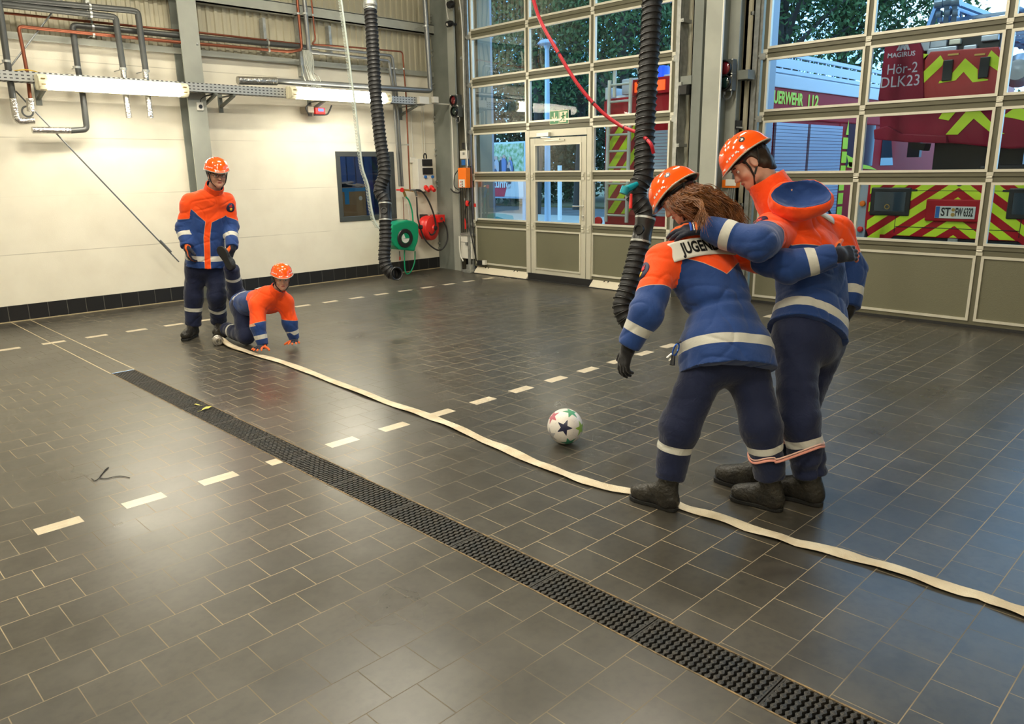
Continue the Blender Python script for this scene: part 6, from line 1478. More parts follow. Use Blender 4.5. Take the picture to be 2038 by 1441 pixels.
lettering(bB, jB, 'JUGEND', XB['chest']*.62+XB['neck']*.38+nb_*.12, ax_, ay_, nb_, .24, .08, .068)
# stripes on the back of the glove resting on the shoulder
d_, n_ = nrm(world_dir(-.93, -.12, -.15)), nrm(world_dir(-.1, .75, .75)); n_ = nrm(n_-d_*np.dot(n_, d_)); t_ = np.cross(d_, n_); w0 = XD['wrL']
gl_ = [o for o in pD.children if o.name.startswith('glove')][0]
for k_, mt_ in enumerate((mat('glove_blue', (.02, .09, .50), .5), M_hwhite, mat('glove_orange', (.9, .16, .02), .5))):
    c_ = w0+d_*(.066-.013*k_); MB().tube(smooth_path([c_+t_*x+n_*(.0265-abs(x)**2*12) for x in (-.032, -.016, 0, .016, .032)], 4), .0062 if k_ != 1 else .0035, 6).build('glove_stripe', mt_, gl_, smooth=True)
# --- pink band tying the two inner legs
cC_, cD_ = at(1529, 905, 3.71), at(1601, 884, 3.755); a_ = nrm(cD_-cC_); b_ = nrm(np.cross(a_, (0, 0, 1))); b_ = b_ if b_@FW < 0 else -b_; rC, rD = .092, .090
P = [cC_+(-a_*math.sin(t)+b_*math.cos(t))*rC for t in np.linspace(0, PI, 12)]+[cD_+(a_*math.sin(t)-b_*math.cos(t))*rD for t in np.linspace(0, PI, 12)]
P = [p+np.array((0, 0, .012*math.sin(i*.9))) for i, p in enumerate(P)]
m = MB(); m.tube(smooth_path(P, 3, close=True), .0065, 8, close=True)
P2 = [p+np.array((0, 0, .014)) for p in P]; m2 = MB().tube(smooth_path(P2, 3, close=True), .004, 6, close=True)
bd = m.build('leg_band', mat('pink_elastic_band', (0.80, 0.34, 0.27), .6), smooth=True); tag(bd, 'pink elastic band tying the inner legs of the two people together', 'band')
m2.build('second_turn', mat('pale_pink_elastic', (0.80, 0.50, 0.42), .6), bd, smooth=True)
# --- carabiner with keys at the long-haired person's hip
kc = empty('carabiner', at(1334, 700, 3.66)); tag(kc, 'blue carabiner with small keys hanging from the long-haired person\'s jacket hem', 'carabiner')
c = at(1345, 696, 3.71)
ring = [c+RT*(.012*math.cos(a)+.010*math.sin(a))+UP*(.030*math.sin(a)) for a in np.linspace(0, 2*PI, 20, endpoint=False)]
MB().tube(ring, .0042, 7, close=True).build('ring', mat('blue_anodised', (.02, .10, .5), .25, .8), kc, smooth=True)
m = MB(); m.tube([c+world_dir(-.02, -.02, 0), c+world_dir(-.045, -.04, .005)], .005, 6); m.tube([c+world_dir(-.01, -.03, 0), c+world_dir(-.035, -.055, .005)], .005, 6); m.build('keys', M_chr, kc)
MB().tube([c+world_dir(-.012, -.03, 0), c+world_dir(-.02, -.075, .01)], [.010, .013], 8).build('black_fob', M_black, kc)
MB().tube([at(1368, 668, 3.71), at(1354, 680, 3.71), c+UP*.03], .004, 6).build('cord', M_black, kc)
# zip pocket line and belt pack of standing person hands etc. left plain
# ---------------------------------------------------------------- canvas hose on the floor
M_canvas = mat('cream_canvas_hose', (0.66, 0.58, 0.43), .8, col2=(0.52, 0.42, 0.28), vscale=7, bump=(140, .4))
hp = [fl(x, y) for x, y in ((441, 681), (460, 692), (500, 705), (560, 722), (640, 752), (720, 783), (800, 813), (868, 836), (940, 868), (1010, 899), (1080, 929), (1150, 955), (1220, 976), (1290, 987), (1360, 1012), (1450, 1040), (1540, 1070), (1600, 1087), (1700, 1113), (1800, 1142), (1900, 1177), (1960, 1194), (2038, 1223), (2120, 1256), (2300, 1330))]
P = smooth_path([p+np.array((0, 0, .008)) for p in hp], 14); m = MB(); vs = []; fs = []; n = len(P); K = 9
for i, p in enumerate(P):
    t = nrm(np.array(P[min(i+1, n-1)])-np.array(P[max(i-1, 0)])); l = nrm(np.cross((0, 0, 1), t)); d_ = i*.05
    w = .036+.002*math.sin(i*.21)+.0015*math.sin(i*.53+1); roundness = max(0, 1-i/30.0); w = w*(1-roundness)+.026*roundness; h = .0035+.0015*math.sin(i*.37)+.022*roundness
    tw = .05*math.sin(i*.16)+.03*math.sin(i*.41); lift = .004*abs(math.sin(i*.16))+.002; wav = .0015*math.sin(i*.31)
    for k in range(K*2):
        a = 2*PI*k/(K*2); x = math.cos(a)*w; z = math.sin(a)*h; vs.append(p+l*(x*math.cos(tw)+wav)+np.array((0, 0, max(x*math.sin(tw), -.004)+z+lift+h*.9-.006+.002)))
K2 = K*2
for i in range(n-1):
    for k in range(K2): fs.append((i*K2+k, i*K2+(k+1) % K2, (i+1)*K2+(k+1) % K2, (i+1)*K2+k))
fs += [tuple(range(K2-1, -1, -1)), tuple((n-1)*K2+k for k in range(K2))]
ho = m.add(vs, fs).build('fire_hose', M_canvas, smooth=True); tag(ho, 'long flat cream canvas fire hose lying across the floor from the crawling child rightwards', 'fire hose')
c = fl(434, 678, .048); d_ = nrm(fl(441, 681)-fl(432, 672)); m = MB()
m.lathe(c, d_, [(.030, -.05), (.045, -.05), (.050, -.044), (.050, -.03), (.044, -.026), (.044, .0), (.050, .004), (.050, .02), (.040, .024), (.032, .05), (.026, .05), (.026, -.05)], 24)
for q in (0, PI): m.obox(c-d_*.055+nrm(np.cross(d_, (0, 0, 1)))*.036*math.cos(q), d_, np.cross(d_, (0, 0, 1)), (0, 0, 1), .012, .010, .018)
m.build('metal_coupling', mat('worn_aluminium_coupling', (0.50, 0.47, 0.42), .35, .85), ho, smooth=True)
# ---------------------------------------------------------------- ball
bc = at(1125, 848.5, 4.80); fb = fl(1125, 884); R_ = .110
bc = np.array((bc[0], bc[1], R_+.0)); 
q = fb; 
# centre on the ray at ball-radius height
bc = fl(1125, 848.5, R_)
bm = bmesh.new(); bmesh.ops.create_icosphere(bm, subdivisions=6, radius=R_)
me = bpy.data.meshes.new('ball'); bm.to_mesh(me); bm.free()
ico = []; ph = (1+5**.5)/2
for a in (-1, 1):
    for b in (-ph, ph): ico += [(0, a, b), (a, b, 0), (b, 0, a)]
ico = np.array([nrm(v) for v in ico])
# turn the pattern so that one star faces the camera, slightly low and left
tgt = nrm(world_dir(-.12, .0, .99)); zax = tgt; 
v0 = ico[0]; nb0 = ico[np.argsort(-(ico@v0))[1]]
def basis_(z, x): z = nrm(z); x = nrm(x-z*np.dot(x, z)); return np.array([x, np.cross(z, x), z])
B1 = basis_(v0, nb0); B2 = basis_(tgt, world_dir(.25, -1, .0)); Rm = B2.T@B1
ico = ico@Rm.T
n = len(me.vertices); co = np.empty(n*3, 'f'); me.vertices.foreach_get('co', co); V = co.reshape(-1, 3).astype(float); U = V/np.linalg.norm(V, axis=1, keepdims=True)
dd = U@ico.T; near = dd.argmax(1); star = np.zeros(n); idd = near.astype(float); seam = np.zeros(n)
for k in range(12):
    m_ = near == k; z = ico[k]; order = np.argsort(-(ico@z)); xb = basis_(z, ico[order[1]]); L_ = U[m_]@xb.T; ang = np.arctan2(L_[:, 1], L_[:, 0]); r = np.arccos(np.clip(L_[:, 2], -1, 1))
    a5 = np.abs(((ang) % (2*PI/5))-PI/5)  # 0 midway between neighbours .. PI/5 towards neighbour
    a5 = PI/5-a5; R1, R2 = .50, .20
    # star edge in polar form
    p1 = np.array((R1, 0)); p2 = np.array((R2*math.cos(PI/5), R2*math.sin(PI/5))); e = p2-p1; rr_ = (p1[0]*e[1]-p1[1]*e[0])/(np.cos(a5)*e[1]-np.sin(a5)*e[0]); star[m_] = rr_-r
srt = np.sort(dd, axis=1); seam = .012-(srt[:, -1]-srt[:, -2])
a = me.attributes.new('star', 'FLOAT', 'POINT'); a.data.foreach_set('value', star.astype('f')); 
cols = [(.012, .014, .05), (.08, .30, .16), (.42, .10, .14), (.30, .50, .06), (.36, .36, .38), (.05, .26, .16), (.52, .10, .22), (.02, .02, .06), (.35, .12, .16), (.10, .34, .2), (.3, .3, .33), (.4, .1, .1)]
order = np.argsort(-(ico@tgt)); rank = np.empty(12, int); rank[order] = np.arange(12)
vc = np.array([cols[rank[k]] for k in range(12)])[near]; ca_ = me.color_attributes.new('starcol', 'FLOAT_COLOR', 'POINT'); ca_.data.foreach_set('color', np.concatenate([vc, np.ones((n, 1))], 1).astype('f').ravel())
a = me.attributes.new('seam', 'FLOAT', 'POINT'); a.data.foreach_set('value', seam.astype('f'))
mb_ = bpy.data.materials.new('football_cover'); mb_.use_nodes = True; nt = mb_.node_tree; b = nt.nodes['Principled BSDF']
A_ = nn(nt, 'ShaderNodeAttribute'); A_.attribute_name = 'star'; B_ = nn(nt, 'ShaderNodeAttribute'); B_.attribute_name = 'starcol'; C__ = nn(nt, 'ShaderNodeAttribute'); C__.attribute_name = 'seam'
c_ = mixc(nt, mth(nt, 'GREATER_THAN', C__.outputs['Fac'], 0.0), (.72, .68, .63), (.56, .52, .50)); c_ = mixc(nt, mth(nt, 'GREATER_THAN', A_.outputs['Fac'], 0.0), c_, B_.outputs['Color'])
nt.links.new(c_, b.inputs['Base Color']); b.inputs['Roughness'].default_value = .35
ball = link('football', me, mb_, None, smooth=True); ball.location = bc; tag(ball, 'white football with dark star and coloured panels lying on the tiles', 'ball')
# thin dark string lying on the tiles
P = smooth_path([fl(x, y, .004) for x, y in ((182, 952), (190, 956), (200, 948), (208, 936), (216, 930), (206, 940), (198, 950), (212, 952), (232, 948), (246, 948), (258, 951))], 6); tag(MB().tube(P, .0022, 5).build('string', M_black, smooth=True), 'thin dark string lying curled on the tiles left of the drain', 'string')
# ---------------------------------------------------------------- forecourt
gm = mat('wet_grey_asphalt', (0.17, 0.18, 0.185), .6, col2=(0.12, 0.125, 0.13), vscale=1.5, bump=(80, .3))
GZ = -0.04
m = MB(); m.add([(X1-.02, -60, GZ), (90, -60, GZ), (90, 90, GZ), (X1-.02, 90, GZ)], [(0, 1, 2, 3)]); tag(m.build('forecourt', gm), kind='structure')
M_curb = mat('pale_kerb_gravel', (0.42, 0.41, 0.37), .8, bump=(40, .5)); M_grass = mat('olive_verge', (0.10, 0.105, 0.04), .9, bump=(25, .8), col2=(0.16, 0.13, 0.07), vscale=3)
m = MB(); m.box((17.0, 12, GZ), (17.4, 40, .03)); tag(m.build('kerb', M_curb), 'pale kerb line across the forecourt beyond the left gate', 'kerb')
m = MB(); m.box((17.4, 9, GZ), (21, 50, .015)); tag(m.build('gravel_strip', M_curb), 'pale gravel strip around the street lamp beyond the left gate', 'gravel')
m = MB(); m.box((26, 0, GZ), (70, 80, .05)); tag(m.build('verge', M_grass), 'olive green verge under the trees', 'verge', kind='stuff')
# canopy column of the building just outside the left gate and one by the right gate
M_out = mat('pale_painted_render', (0.50, 0.54, 0.60), .7)
o = MB().box((9.02, 10.15, GZ), (9.6, 10.6, 5.2)).build('building_pier', M_out); tag(o, 'pale outer pier just outside the left gate', 'pier')
o = MB().box((9.4, 9.62, .9), (9.75, 9.66, 3.6)).build('pier_quoins', M_out); 
bpy.data.objects.remove(o)
o = MB().box((9.05, 4.86, GZ), (9.45, 5.05, 5.2)).build('building_pier', M_out); tag(o, 'pale outer pier between the gates, left edge of the right gate view', 'pier')
# street lamp
sl_ = empty('street_lamp', (16, 14.8, GZ)); tag(sl_, 'pale blue street lamp post with flat round head beyond the wicket door', 'street lamp')
b0 = onx(1090, 434, 17.3); t0 = onx(1087, 90, 17.3); M_post = mat('pale_blue_grey_post', (0.40, 0.50, 0.60), .45, .2)
sl_.location = (17.3, b0[1], GZ)
MB().tube([(17.3, b0[1], GZ), (17.3, b0[1], t0[2])], [.10, .065], 14).build('post', M_post, sl_, smooth=True)
MB().lathe((17.3, b0[1], t0[2]), (0, 0, 1), [(.07, -.1), (.10, -.02), (.27, .02), (.28, .05), (.20, .13), (0, .16)], 24).build('lamp_head', M_post, sl_, smooth=True)
# white marker post and lines
b1 = onx(1116, 400, 19.0); o = MB().box((18.9, b1[1]-.05, .0), (19.0, b1[1]+.05, 1.75)).build('marker_post', mat('white_post', (.65, .68, .7), .5)); tag(o, 'short white marker post right of the street lamp', 'post')
# billboard
bb = empty('billboard', (15, 15.6, 0)); XB = 16.0
tag(bb, 'large poster with a crowd of people and red lower part beyond the left gate', 'billboard')
p0, p1 = onx(972, 288, XB), onx(1043, 392, XB); zt_, zb_ = p0[2], p1[2]; zm = onx(1010, 350, XB)[2]
m = MB(); m.box((XB+.01, p1[1]-.05, zb_-.05), (XB+.07, p0[1]+.5, zt_+.05)); m.build('frame', M_post, bb)
for yy in (p1[1]+.1, p0[1]+.3): MB().box((XB+.08, yy-.05, GZ), (XB+.18, yy+.05, zt_)).build('stand', M_post, bb)
MB().box((XB-.005, p1[1], zm-.05), (XB+.01, p0[1]+.45, zt_)).build('picture_field', mat('leafy_print', (.10, .22, .05), .5, col2=(.45, .50, .38), vscale=9), bb)
wdt = p0[1]+.45-p1[1]
m = MB(); m.prism([(wdt*.42, 0), (wdt, 0), (wdt, (zm-zb_)*.98), (wdt*.30, (zm-zb_)*.98)], (XB-.02, p1[1]+0, zb_), (0, 1, 0), (0, 0, 1), .01)
m.build('red_field', mat('poster_red', (.50, .015, .04), .5), bb)
MB().box((XB-.012, p1[1], zb_), (XB-.006, p1[1]+wdt*.7, zm-.05)).build('white_corner', mat('poster_white', (.6, .62, .62), .5), bb)
g = np.random.default_rng(3); cols_ = [(.05, .06, .12), (.30, .03, .05), (.35, .33, .36), (.02, .02, .03), (.12, .16, .32)]
for k in range(40):
    y = p1[1]+wdt*(.25+.75*g.random()); z = zm+.05+.42*g.random()*(1 if k > 12 else .4); cm = mat('crowd_clothes_%d' % (k % 5), cols_[k % 5], .6); sz = .085
    m = MB(); m.prism([(-sz, -.32), (sz, -.32), (sz*1.1, .02), (sz*.5, .1), (-sz*.5, .1), (-sz*1.1, .02)], (XB-.022-.0004*k, y, z), (0, 1, 0), (0, 0, 1), .001); m.build('printed_figure', cm, bb)
    m = MB(); m.prism([(.045*math.cos(a), .055*math.sin(a)) for a in np.linspace(0, 2*PI, 10, endpoint=False)], (XB-.0222-.0004*k, y, z+.14), (0, 1, 0), (0, 0, 1), .001); m.build('printed_face', mat('print_face', (.45, .28, .22), .6), bb)
text_obj('poster_text', 'zukunft.', mat('poster_white', (.6, .62, .62), .5), bb, (XB-.035, p0[1]-.38, zb_+.62*(zm-zb_)), (0, -1, 0), (0, 0, 1), .34, th=.002, bold=.01)
# green bin / box near the gate
bp_ = onx(968, 432, 13.5); bn = empty('green_box', (13.5, bp_[1], GZ)); tag(bn, 'dark green street box with sloped lid beyond the lower left gate pane', 'box')
m = MB(); y = bp_[1]; m.prism([(-.55, 0), (.35, 0), (.35, .42), (.1, .50), (-.30, .42), (-.55, .2)], (13.4, y, GZ), (0, 1, 0), (0, 0, 1), .6); m.build('body', mat('teal_green_box', (.02, .12, .13), .5), bn, bevel=.02)
MB().box((13.36, y-.35, .22), (14.0, y+.0, .26)).build('lid_edge', M_post, bn)

# ---------------------------------------------------------------- trees
def leafcol(name, c, c2):
    return mat(name, c, .7, col2=c2, vscale=1.2)
L_dark, L_mid, L_lite = leafcol('dark_leaves', (.020, .048, .018), (.045, .085, .03)), leafcol('mid_leaves', (.035, .085, .025), (.07, .14, .035)), leafcol('light_leaves', (.07, .15, .04), (.04, .09, .025))
M_bark = mat('grey_brown_bark', (.06, .05, .04), .9, bump=(12, .8))
def tree(x, y, h, cr, n, lm, lab, grp='trees beyond the forecourt', trunk=.22, base=None, leaf=.16, seed=0, low=.25):
    g = np.random.default_rng(seed); r = empty('tree', (x, y, GZ), lab, 'tree', grp)
    m = MB(); top = h*.75; m.tube(smooth_path([(x, y, GZ), (x+.1, y-.1, h*.3), (x-.1, y+.1, h*.55), (x, y, top)], 4), [trunk*(1-.75*i/12) for i in range(13)], 9)
    cl = []
    for k in range(16):
        a = g.random()*6.28; q = g.random(); rr = cr*(.45+.5*g.random()); zc_ = h*(low+.1+(.82-low)*q); c = np.array((x+math.cos(a)*rr*(1-.35*q), y+math.sin(a)*rr*(1-.35*q), zc_)); cl.append((c, cr*(.28+.22*g.random())))
        s0 = np.array((x, y, zc_*.72)); m.tube([s0, s0*.5+c*.5+np.array((0, 0, .1)), c], [trunk*.3, trunk*.18, trunk*.06], 5)
    m.build('trunk', M_bark, r, smooth=True)
    cl.append((np.array((x, y, h*.8)), cr*.6)); cl.append((np.array((x, y, h*.5)), cr*.6))
    W_ = np.array([c[1]**2 for c in cl]); W_ /= W_.sum(); ids = g.choice(len(cl), n, p=W_); Cn = np.array([c[0] for c in cl])[ids]; Rn = np.array([c[1] for c in cl])[ids]
    d = g.normal(size=(n, 3)); d /= np.linalg.norm(d, axis=1)[:, None]; P = Cn+d*(Rn*(.35+.65*g.random(n)**.5))[:, None]
    a = g.normal(size=(n, 3)); a /= np.linalg.norm(a, axis=1)[:, None]; b = np.cross(a, g.normal(size=(n, 3))); b /= np.linalg.norm(b, axis=1)[:, None]; sz = leaf*(.6+.8*g.random(n))[:, None]
    V = np.stack([P-a*sz, P-b*sz*.45, P+a*sz, P+b*sz*.45], 1).reshape(-1, 3); F = np.arange(4*n).reshape(-1, 4)
    me = bpy.data.meshes.new('crown'); me.vertices.add(4*n); me.vertices.foreach_set('co', V.astype('f').ravel()); me.loops.add(4*n); me.loops.foreach_set('vertex_index', F.ravel().astype('i4')); me.polygons.add(n); me.polygons.foreach_set('loop_start', np.arange(0, 4*n, 4, dtype='i4')); me.polygons.foreach_set('loop_total', np.full(n, 4, 'i4')); me.update(calc_edges=True)
    link('crown', me, lm, r); return r
def treepx(px_, dep, h, cr, n, lm, lab, **k):
    d = ray(px_, 330); d = d/np.linalg.norm(d[:2]); p = CAM+d*dep; return tree(p[0], p[1], h, cr, n, lm, lab, **k)
treepx(975, 34, 13, 4.6, 18451, L_dark, 'tall dark tree beyond the left gate, leftmost, behind the poster', seed=1, leaf=0.098)
treepx(1065, 30, 13, 4.4, 18451, L_dark, 'tall dark tree beyond the left gate, behind the street lamp', seed=2, leaf=0.090)
treepx(1150, 33, 13, 4.6, 18451, L_dark, 'tall dark tree beyond the left gate, right of the street lamp', seed=3, leaf=0.098)
treepx(1235, 27, 12, 4.2, 17298, L_mid, 'leafy tree rising behind the truck ladder in the left gate', seed=4, leaf=0.082)
treepx(1310, 30, 12.5, 4.2, 17298, L_mid, 'leafy tree behind the blue light of the truck', seed=5, leaf=0.090)
treepx(1020, 40, 6, 4.5, 10378, L_dark, 'low dark tree in the second row behind the poster', seed=6, leaf=0.123, low=.0)
treepx(1130, 42, 6, 5.0, 10378, L_dark, 'low dark tree in the second row right of the street lamp', seed=7, leaf=0.123, low=.0)
treepx(1230, 40, 6, 5.0, 10378, L_dark, 'low dark tree in the second row behind the truck', seed=12, leaf=0.123, low=.0)
treepx(1545, 19, 7.9, 3.0, 14991, L_mid, 'leafy tree above the truck in the upper left panes of the right gate', seed=8, leaf=0.066, low=.45)
treepx(1665, 21, 8.2, 2.8, 13838, L_mid, 'leafy tree above the truck, second from the left in the right gate', seed=9, leaf=0.066, low=.45)
treepx(1880, 34, 4.4, 3.4, 13838, L_lite, 'bushy green tree seen under the ladder turret of the rear truck', seed=10, leaf=0.074, low=.05)
treepx(1800, 38, 4.6, 3.4, 10378, L_mid, 'bushy green tree far behind the red truck cab', seed=11, leaf=0.082, low=.05)
# hedge behind everything
m = MB(); o = None
# ---------------------------------------------------------------- fire trucks
T_red = mat('fire_truck_red', (0.42, 0.012, 0.020), .5, spec=.15); T_yel = mat('fluorescent_yellow_foil', (0.60, 0.80, 0.02), .45); T_rfoil = mat('red_foil', (0.42, 0.02, 0.02), .4)
T_blk = mat('truck_black', (.012, .013, .015), .35); T_sil = mat('truck_silver', (.42, .47, .55), .35, .5); T_white = mat('truck_white', (.62, .66, .70), .4)
T_shut = mat('silver_roller_shutter', (.42, .50, .62), .4, .35); T_glass = mat('dark_cab_glass', (.03, .05, .07), .08, spec=.8)
def stripes_poly(parent, name, mt, polys, X, th=-.003):
    """flat polygons (y, z) on a face that looks towards -X"""
    for p in polys:
        m = MB(); m.prism([(q[0], q[1]) for q in p], (X, 0, 0), (0, 1, 0), (0, 0, 1), th); m.build(name, mt, parent)
def clip_poly(P, a, b, c):
    """keep a*x+b*y<=c"""
    out = []
    for i in range(len(P)):
        p, q = P[i], P[(i+1) % len(P)]; dp, dq = a*p[0]+b*p[1]-c, a*q[0]+b*q[1]-c
        if dp <= 0: out.append(p)
        if dp*dq < 0: t = dp/(dp-dq); out.append((p[0]+(q[0]-p[0])*t, p[1]+(q[1]-p[1])*t))
    return out
def chevrons(rect, yc, pitch, wid, z_off, slope=1.0, one=None):
    """V-shaped bands pointing up at y=yc inside rect (y0,z0,y1,z1)"""
    y0, z0, y1, z1 = rect; res = []
    for side in (1, -1):
        if one is not None and side != one: continue
        for k in range(-12, 14):
            za = z_off+k*pitch
            base = [(y0, z0), (y1, z0), (y1, z1), (y0, z1)]
            P = clip_poly(base, -side, 0, -side*yc)   # side*(y-yc)>=0
            # z + slope*|y-yc| between za and za+wid
            if len(P) < 3: continue
            P = clip_poly(P, slope*side, 1, za+wid+slope*side*yc)
            if len(P) < 3: continue
            P = clip_poly(P, -slope*side, -1, -(za+slope*side*yc))
            if len(P) >= 3: res.append(P)
    return res
# --- ladder truck close behind the right gate, seen from the rear
XT = 9.45; t2 = empty('fire_truck', (XT+4, 2.36, GZ)); tag(t2, 'red turntable ladder fire truck with yellow chevrons, its rear close behind the right gate', 'fire truck')
yc = onx(1918, 300, XT)[1]; yL = onx(1722, 430, XT)[1]; hwid = yL-yc; zt = 1.66; zb = onx(1900, 486, XT)[2]
# rear body with rounded lower corners
R_b = [(yc-hwid, .92), (yc-hwid, zt-.12), (yc-hwid+.08, zt), (yc+hwid-.08, zt), (yc+hwid, zt-.12), (yc+hwid, .92), (yc+hwid-.10, zb-.03), (yc+.80, zb-.10), (yc+.62, zb+.06), (yc-.62, zb+.06), (yc-.80, zb-.10), (yc-hwid+.10, zb-.03)]
ztop = onx(1900, 352, XT)[2]
m = MB(); m.prism([(y, min(z, ztop)) if z > 1 else (y, z) for y, z in R_b], (XT, 0, 0), (0, 1, 0), (0, 0, 1), .0); 
m = MB(); pl_ = [(y, min(z, ztop)) for y, z in R_b]; n = len(pl_); m.add([(XT, y, z) for y, z in pl_]+[(XT+.9, y, z) for y, z in pl_], [tuple(range(n)), tuple(range(2*n-1, n-1, -1))]+[(i, (i+1) % n, (i+1) % n+n, i+n) for i in range(n)])
rb = m.build('rear_body', T_red, t2, bevel=.012)
rect = (yc-hwid+.03, zb-.02, yc+hwid-.03, ztop-.015)
cc2 = onx(1930, 366, XT)[2]
polys = []
for P in chevrons(rect, yc, .205, .105, ztop-.115, .74):
    for a, b, c in ((0, -1, -(zb+.07)),):
        P2 = P
    # keep clear of the arch cut-out at the bottom centre
    if min(q[1] for q in P) < zb+.07:
        A = clip_poly(P, 0, -1, -(zb+.07)); polys.append(A) if len(A) > 2 else None
        B1_ = clip_poly(clip_poly(P, 0, 1, zb+.07), -1, 0, -(yc+.78)); polys.append(B1_) if len(B1_) > 2 else None
        B2_ = clip_poly(clip_poly(P, 0, 1, zb+.07), 1, 0, (yc-.78)); polys.append(B2_) if len(B2_) > 2 else None
    else: polys.append(P)
m = MB()
for P in polys: m.prism(P, (XT, 0, 0), (0, 1, 0), (0, 0, 1), -.003)
m.build('yellow_chevrons', T_yel, rb)
for s_ in (1, -1):
    a, b = onx(1736, 373, XT), onx(1809, 430, XT); y0_, y1_ = (b[1], a[1]) if s_ == 1 else (2*yc-a[1], 2*yc-b[1])
    m = MB(); m.box((XT-.02, y0_, b[2]), (XT+.01, y1_, a[2])); w_ = m.build('lamp_recess', T_blk, rb, bevel=.012)
    MB().box((XT-.023, y0_+.05, b[2]+.05), (XT-.019, y1_-.05, a[2]-.05)).build('dark_lamp_glass', T_glass, w_)
    m = MB(); m.lathe((XT-.022, y0_+.55*(y1_-y0_), b[2]+.10), (-1, 0, 0), [(.03, 0), (.03, .008), (.02, .008), (.02, 0)], 16); m.build('tow_eye_ring', M_brass, w_)
a, b = onx(1845, 405, XT), onx(1990, 438, XT); ph_ = a[1]-yc
m = MB(); m.box((XT-.035, yc-ph_*1.0, b[2]-.03), (XT, yc+ph_*1.0, a[2]+.05)); ps = m.build('plate_surround', T_red, rb, bevel=.015)
a, b = onx(1862, 410, XT-.04), onx(1862, 434, XT-.04); pw = 2*(a[1]-yc)*.985; pz = (a[2]+b[2])/2; phh = (a[2]-b[2])
np_ = empty('number_plate', (XT-.04, yc, pz)); np_.parent = rb
npm = MB().box((XT-.045, yc-pw/2+.0, pz-phh/2), (XT-.036, yc+pw/2, pz+phh/2)).build('number_plate', M_white, rb, bevel=.004); bpy.data.objects.remove(np_)
MB().box((XT-.047, yc+pw/2-.045, pz-phh/2+.004), (XT-.044, yc+pw/2-.004, pz+phh/2-.004)).build('country_strip', M_blue, npm)
text_obj('plate_text', 'ST', M_ink, npm, (XT-.047, yc+pw/2-.108, pz), (0, -1, 0), (0, 0, 1), phh*.95, th=.002, bold=.003, fitw=.095)
text_obj('plate_text', 'FW 6332', M_ink, npm, (XT-.047, yc+pw/2-(.205+pw-.02)/2, pz), (0, -1, 0), (0, 0, 1), phh*.95, th=.002, bold=.003, fitw=pw-.225)
m = MB(); m.cyl((XT-.048, yc+pw/2-.181, pz+phh*.22), (XT-.045, yc+pw/2-.181, pz+phh*.22), phh*.14, 12); m.cyl((XT-.048, yc+pw/2-.181, pz-phh*.18), (XT-.045, yc+pw/2-.181, pz-phh*.18), phh*.16, 12); m.build('seal_dots', M_brass, npm)
m = MB(); m.cyl((XT-.01, yc, ztop-.07), (XT, yc, ztop-.07), .03, 16); m.box((XT-.012, yc+.42, ztop-.155), (XT, yc+.50, ztop-.135)); m.box((XT-.012, yc-.50, ztop-.155), (XT, yc-.42, ztop-.135)); m.build('hatch_fittings', T_blk, rb)
m = MB()
for y0_, y1_, z0_, z1_ in ((yc+.62, yc+.626, zb+.10, ztop-.15), (yc-.626, yc-.62, zb+.10, ztop-.15), (yc-.62, yc+.62, ztop-.15, ztop-.145), (yc-.62, yc+.62, zb+.165, zb+.172)): m.box((XT-.006, y0_, z0_), (XT, y1_, z1_))
m.build('hatch_seam', T_blk, rb)
MB().box((XT+.02, yc-.75, zb-.12), (XT+.7, yc+.75, zb+.055)).build('bumper_recess', T_blk, rb)
MB().box((XT+.0, yc-.05, zb+.0), (XT+.02, yc+.05, zb+.06)).build('tow_coupling', M_galv, rb)
# body sides with fenders and lights
m = MB(); m.box((XT+.10, yc+hwid-.02, .55), (XT+5.0, yc+hwid+.09, 1.32)); m.box((XT+.10, yc-hwid-.09, .55), (XT+5.0, yc-hwid+.02, 1.32)); m.box((XT+.9, yc-hwid, .55), (XT+5.0, yc+hwid, 1.25)); m.build('side_lockers', T_red, t2, bevel=.02)
m = MB(); m.box((XT+.01, yc+hwid-.01, zb), (XT+.12, yc+hwid+.10, 1.45)); m.build('corner_post', T_sil, t2, bevel=.02)
for dz, mt_ in ((.42, M_orangep), (.12, M_red)): m = MB(); m.lathe((XT, yc+hwid+.045, zb+dz), (-1, 0, 0), [(0, .025), (.03, .02), (.035, 0)], 14); m.build('rear_lamp', mt_, t2)
for xw in (XT+1.6, XT+5.6):
    for sy in (-1, 1): m = MB(); m.lathe((xw, yc+sy*1.0, .48), (0, sy, 0), [(0, .12), (.2, .12), (.28, .05), (.45, .12), (.5, .06), (.5, -.15), (0, -.15)], 28); m.build('wheel', T_blk, t2, smooth=True)
m = MB(); m.box((XT+5.0, yc-1.15, .4), (XT+7.6, yc+1.15, 2.6)); m.build('cab', T_red, t2, bevel=.06)
# turret (ladder carriage) above the rear: red shrouds with chevrons, lettering, ladder end
zA, zB_ = onx(1880, 283, XT)[2], 3.3
zu0 = onx(1745, 278, XT)[2]; zu1 = onx(1762, 70, XT)[2]; yTL = onx(1747, 240, XT)[1]; thw = yTL-yc
tur = empty('turret', (XT+.6, yc, zA)); tur.parent = t2; tur.matrix_parent_inverse = Matrix.Translation(t2.location).inverted()
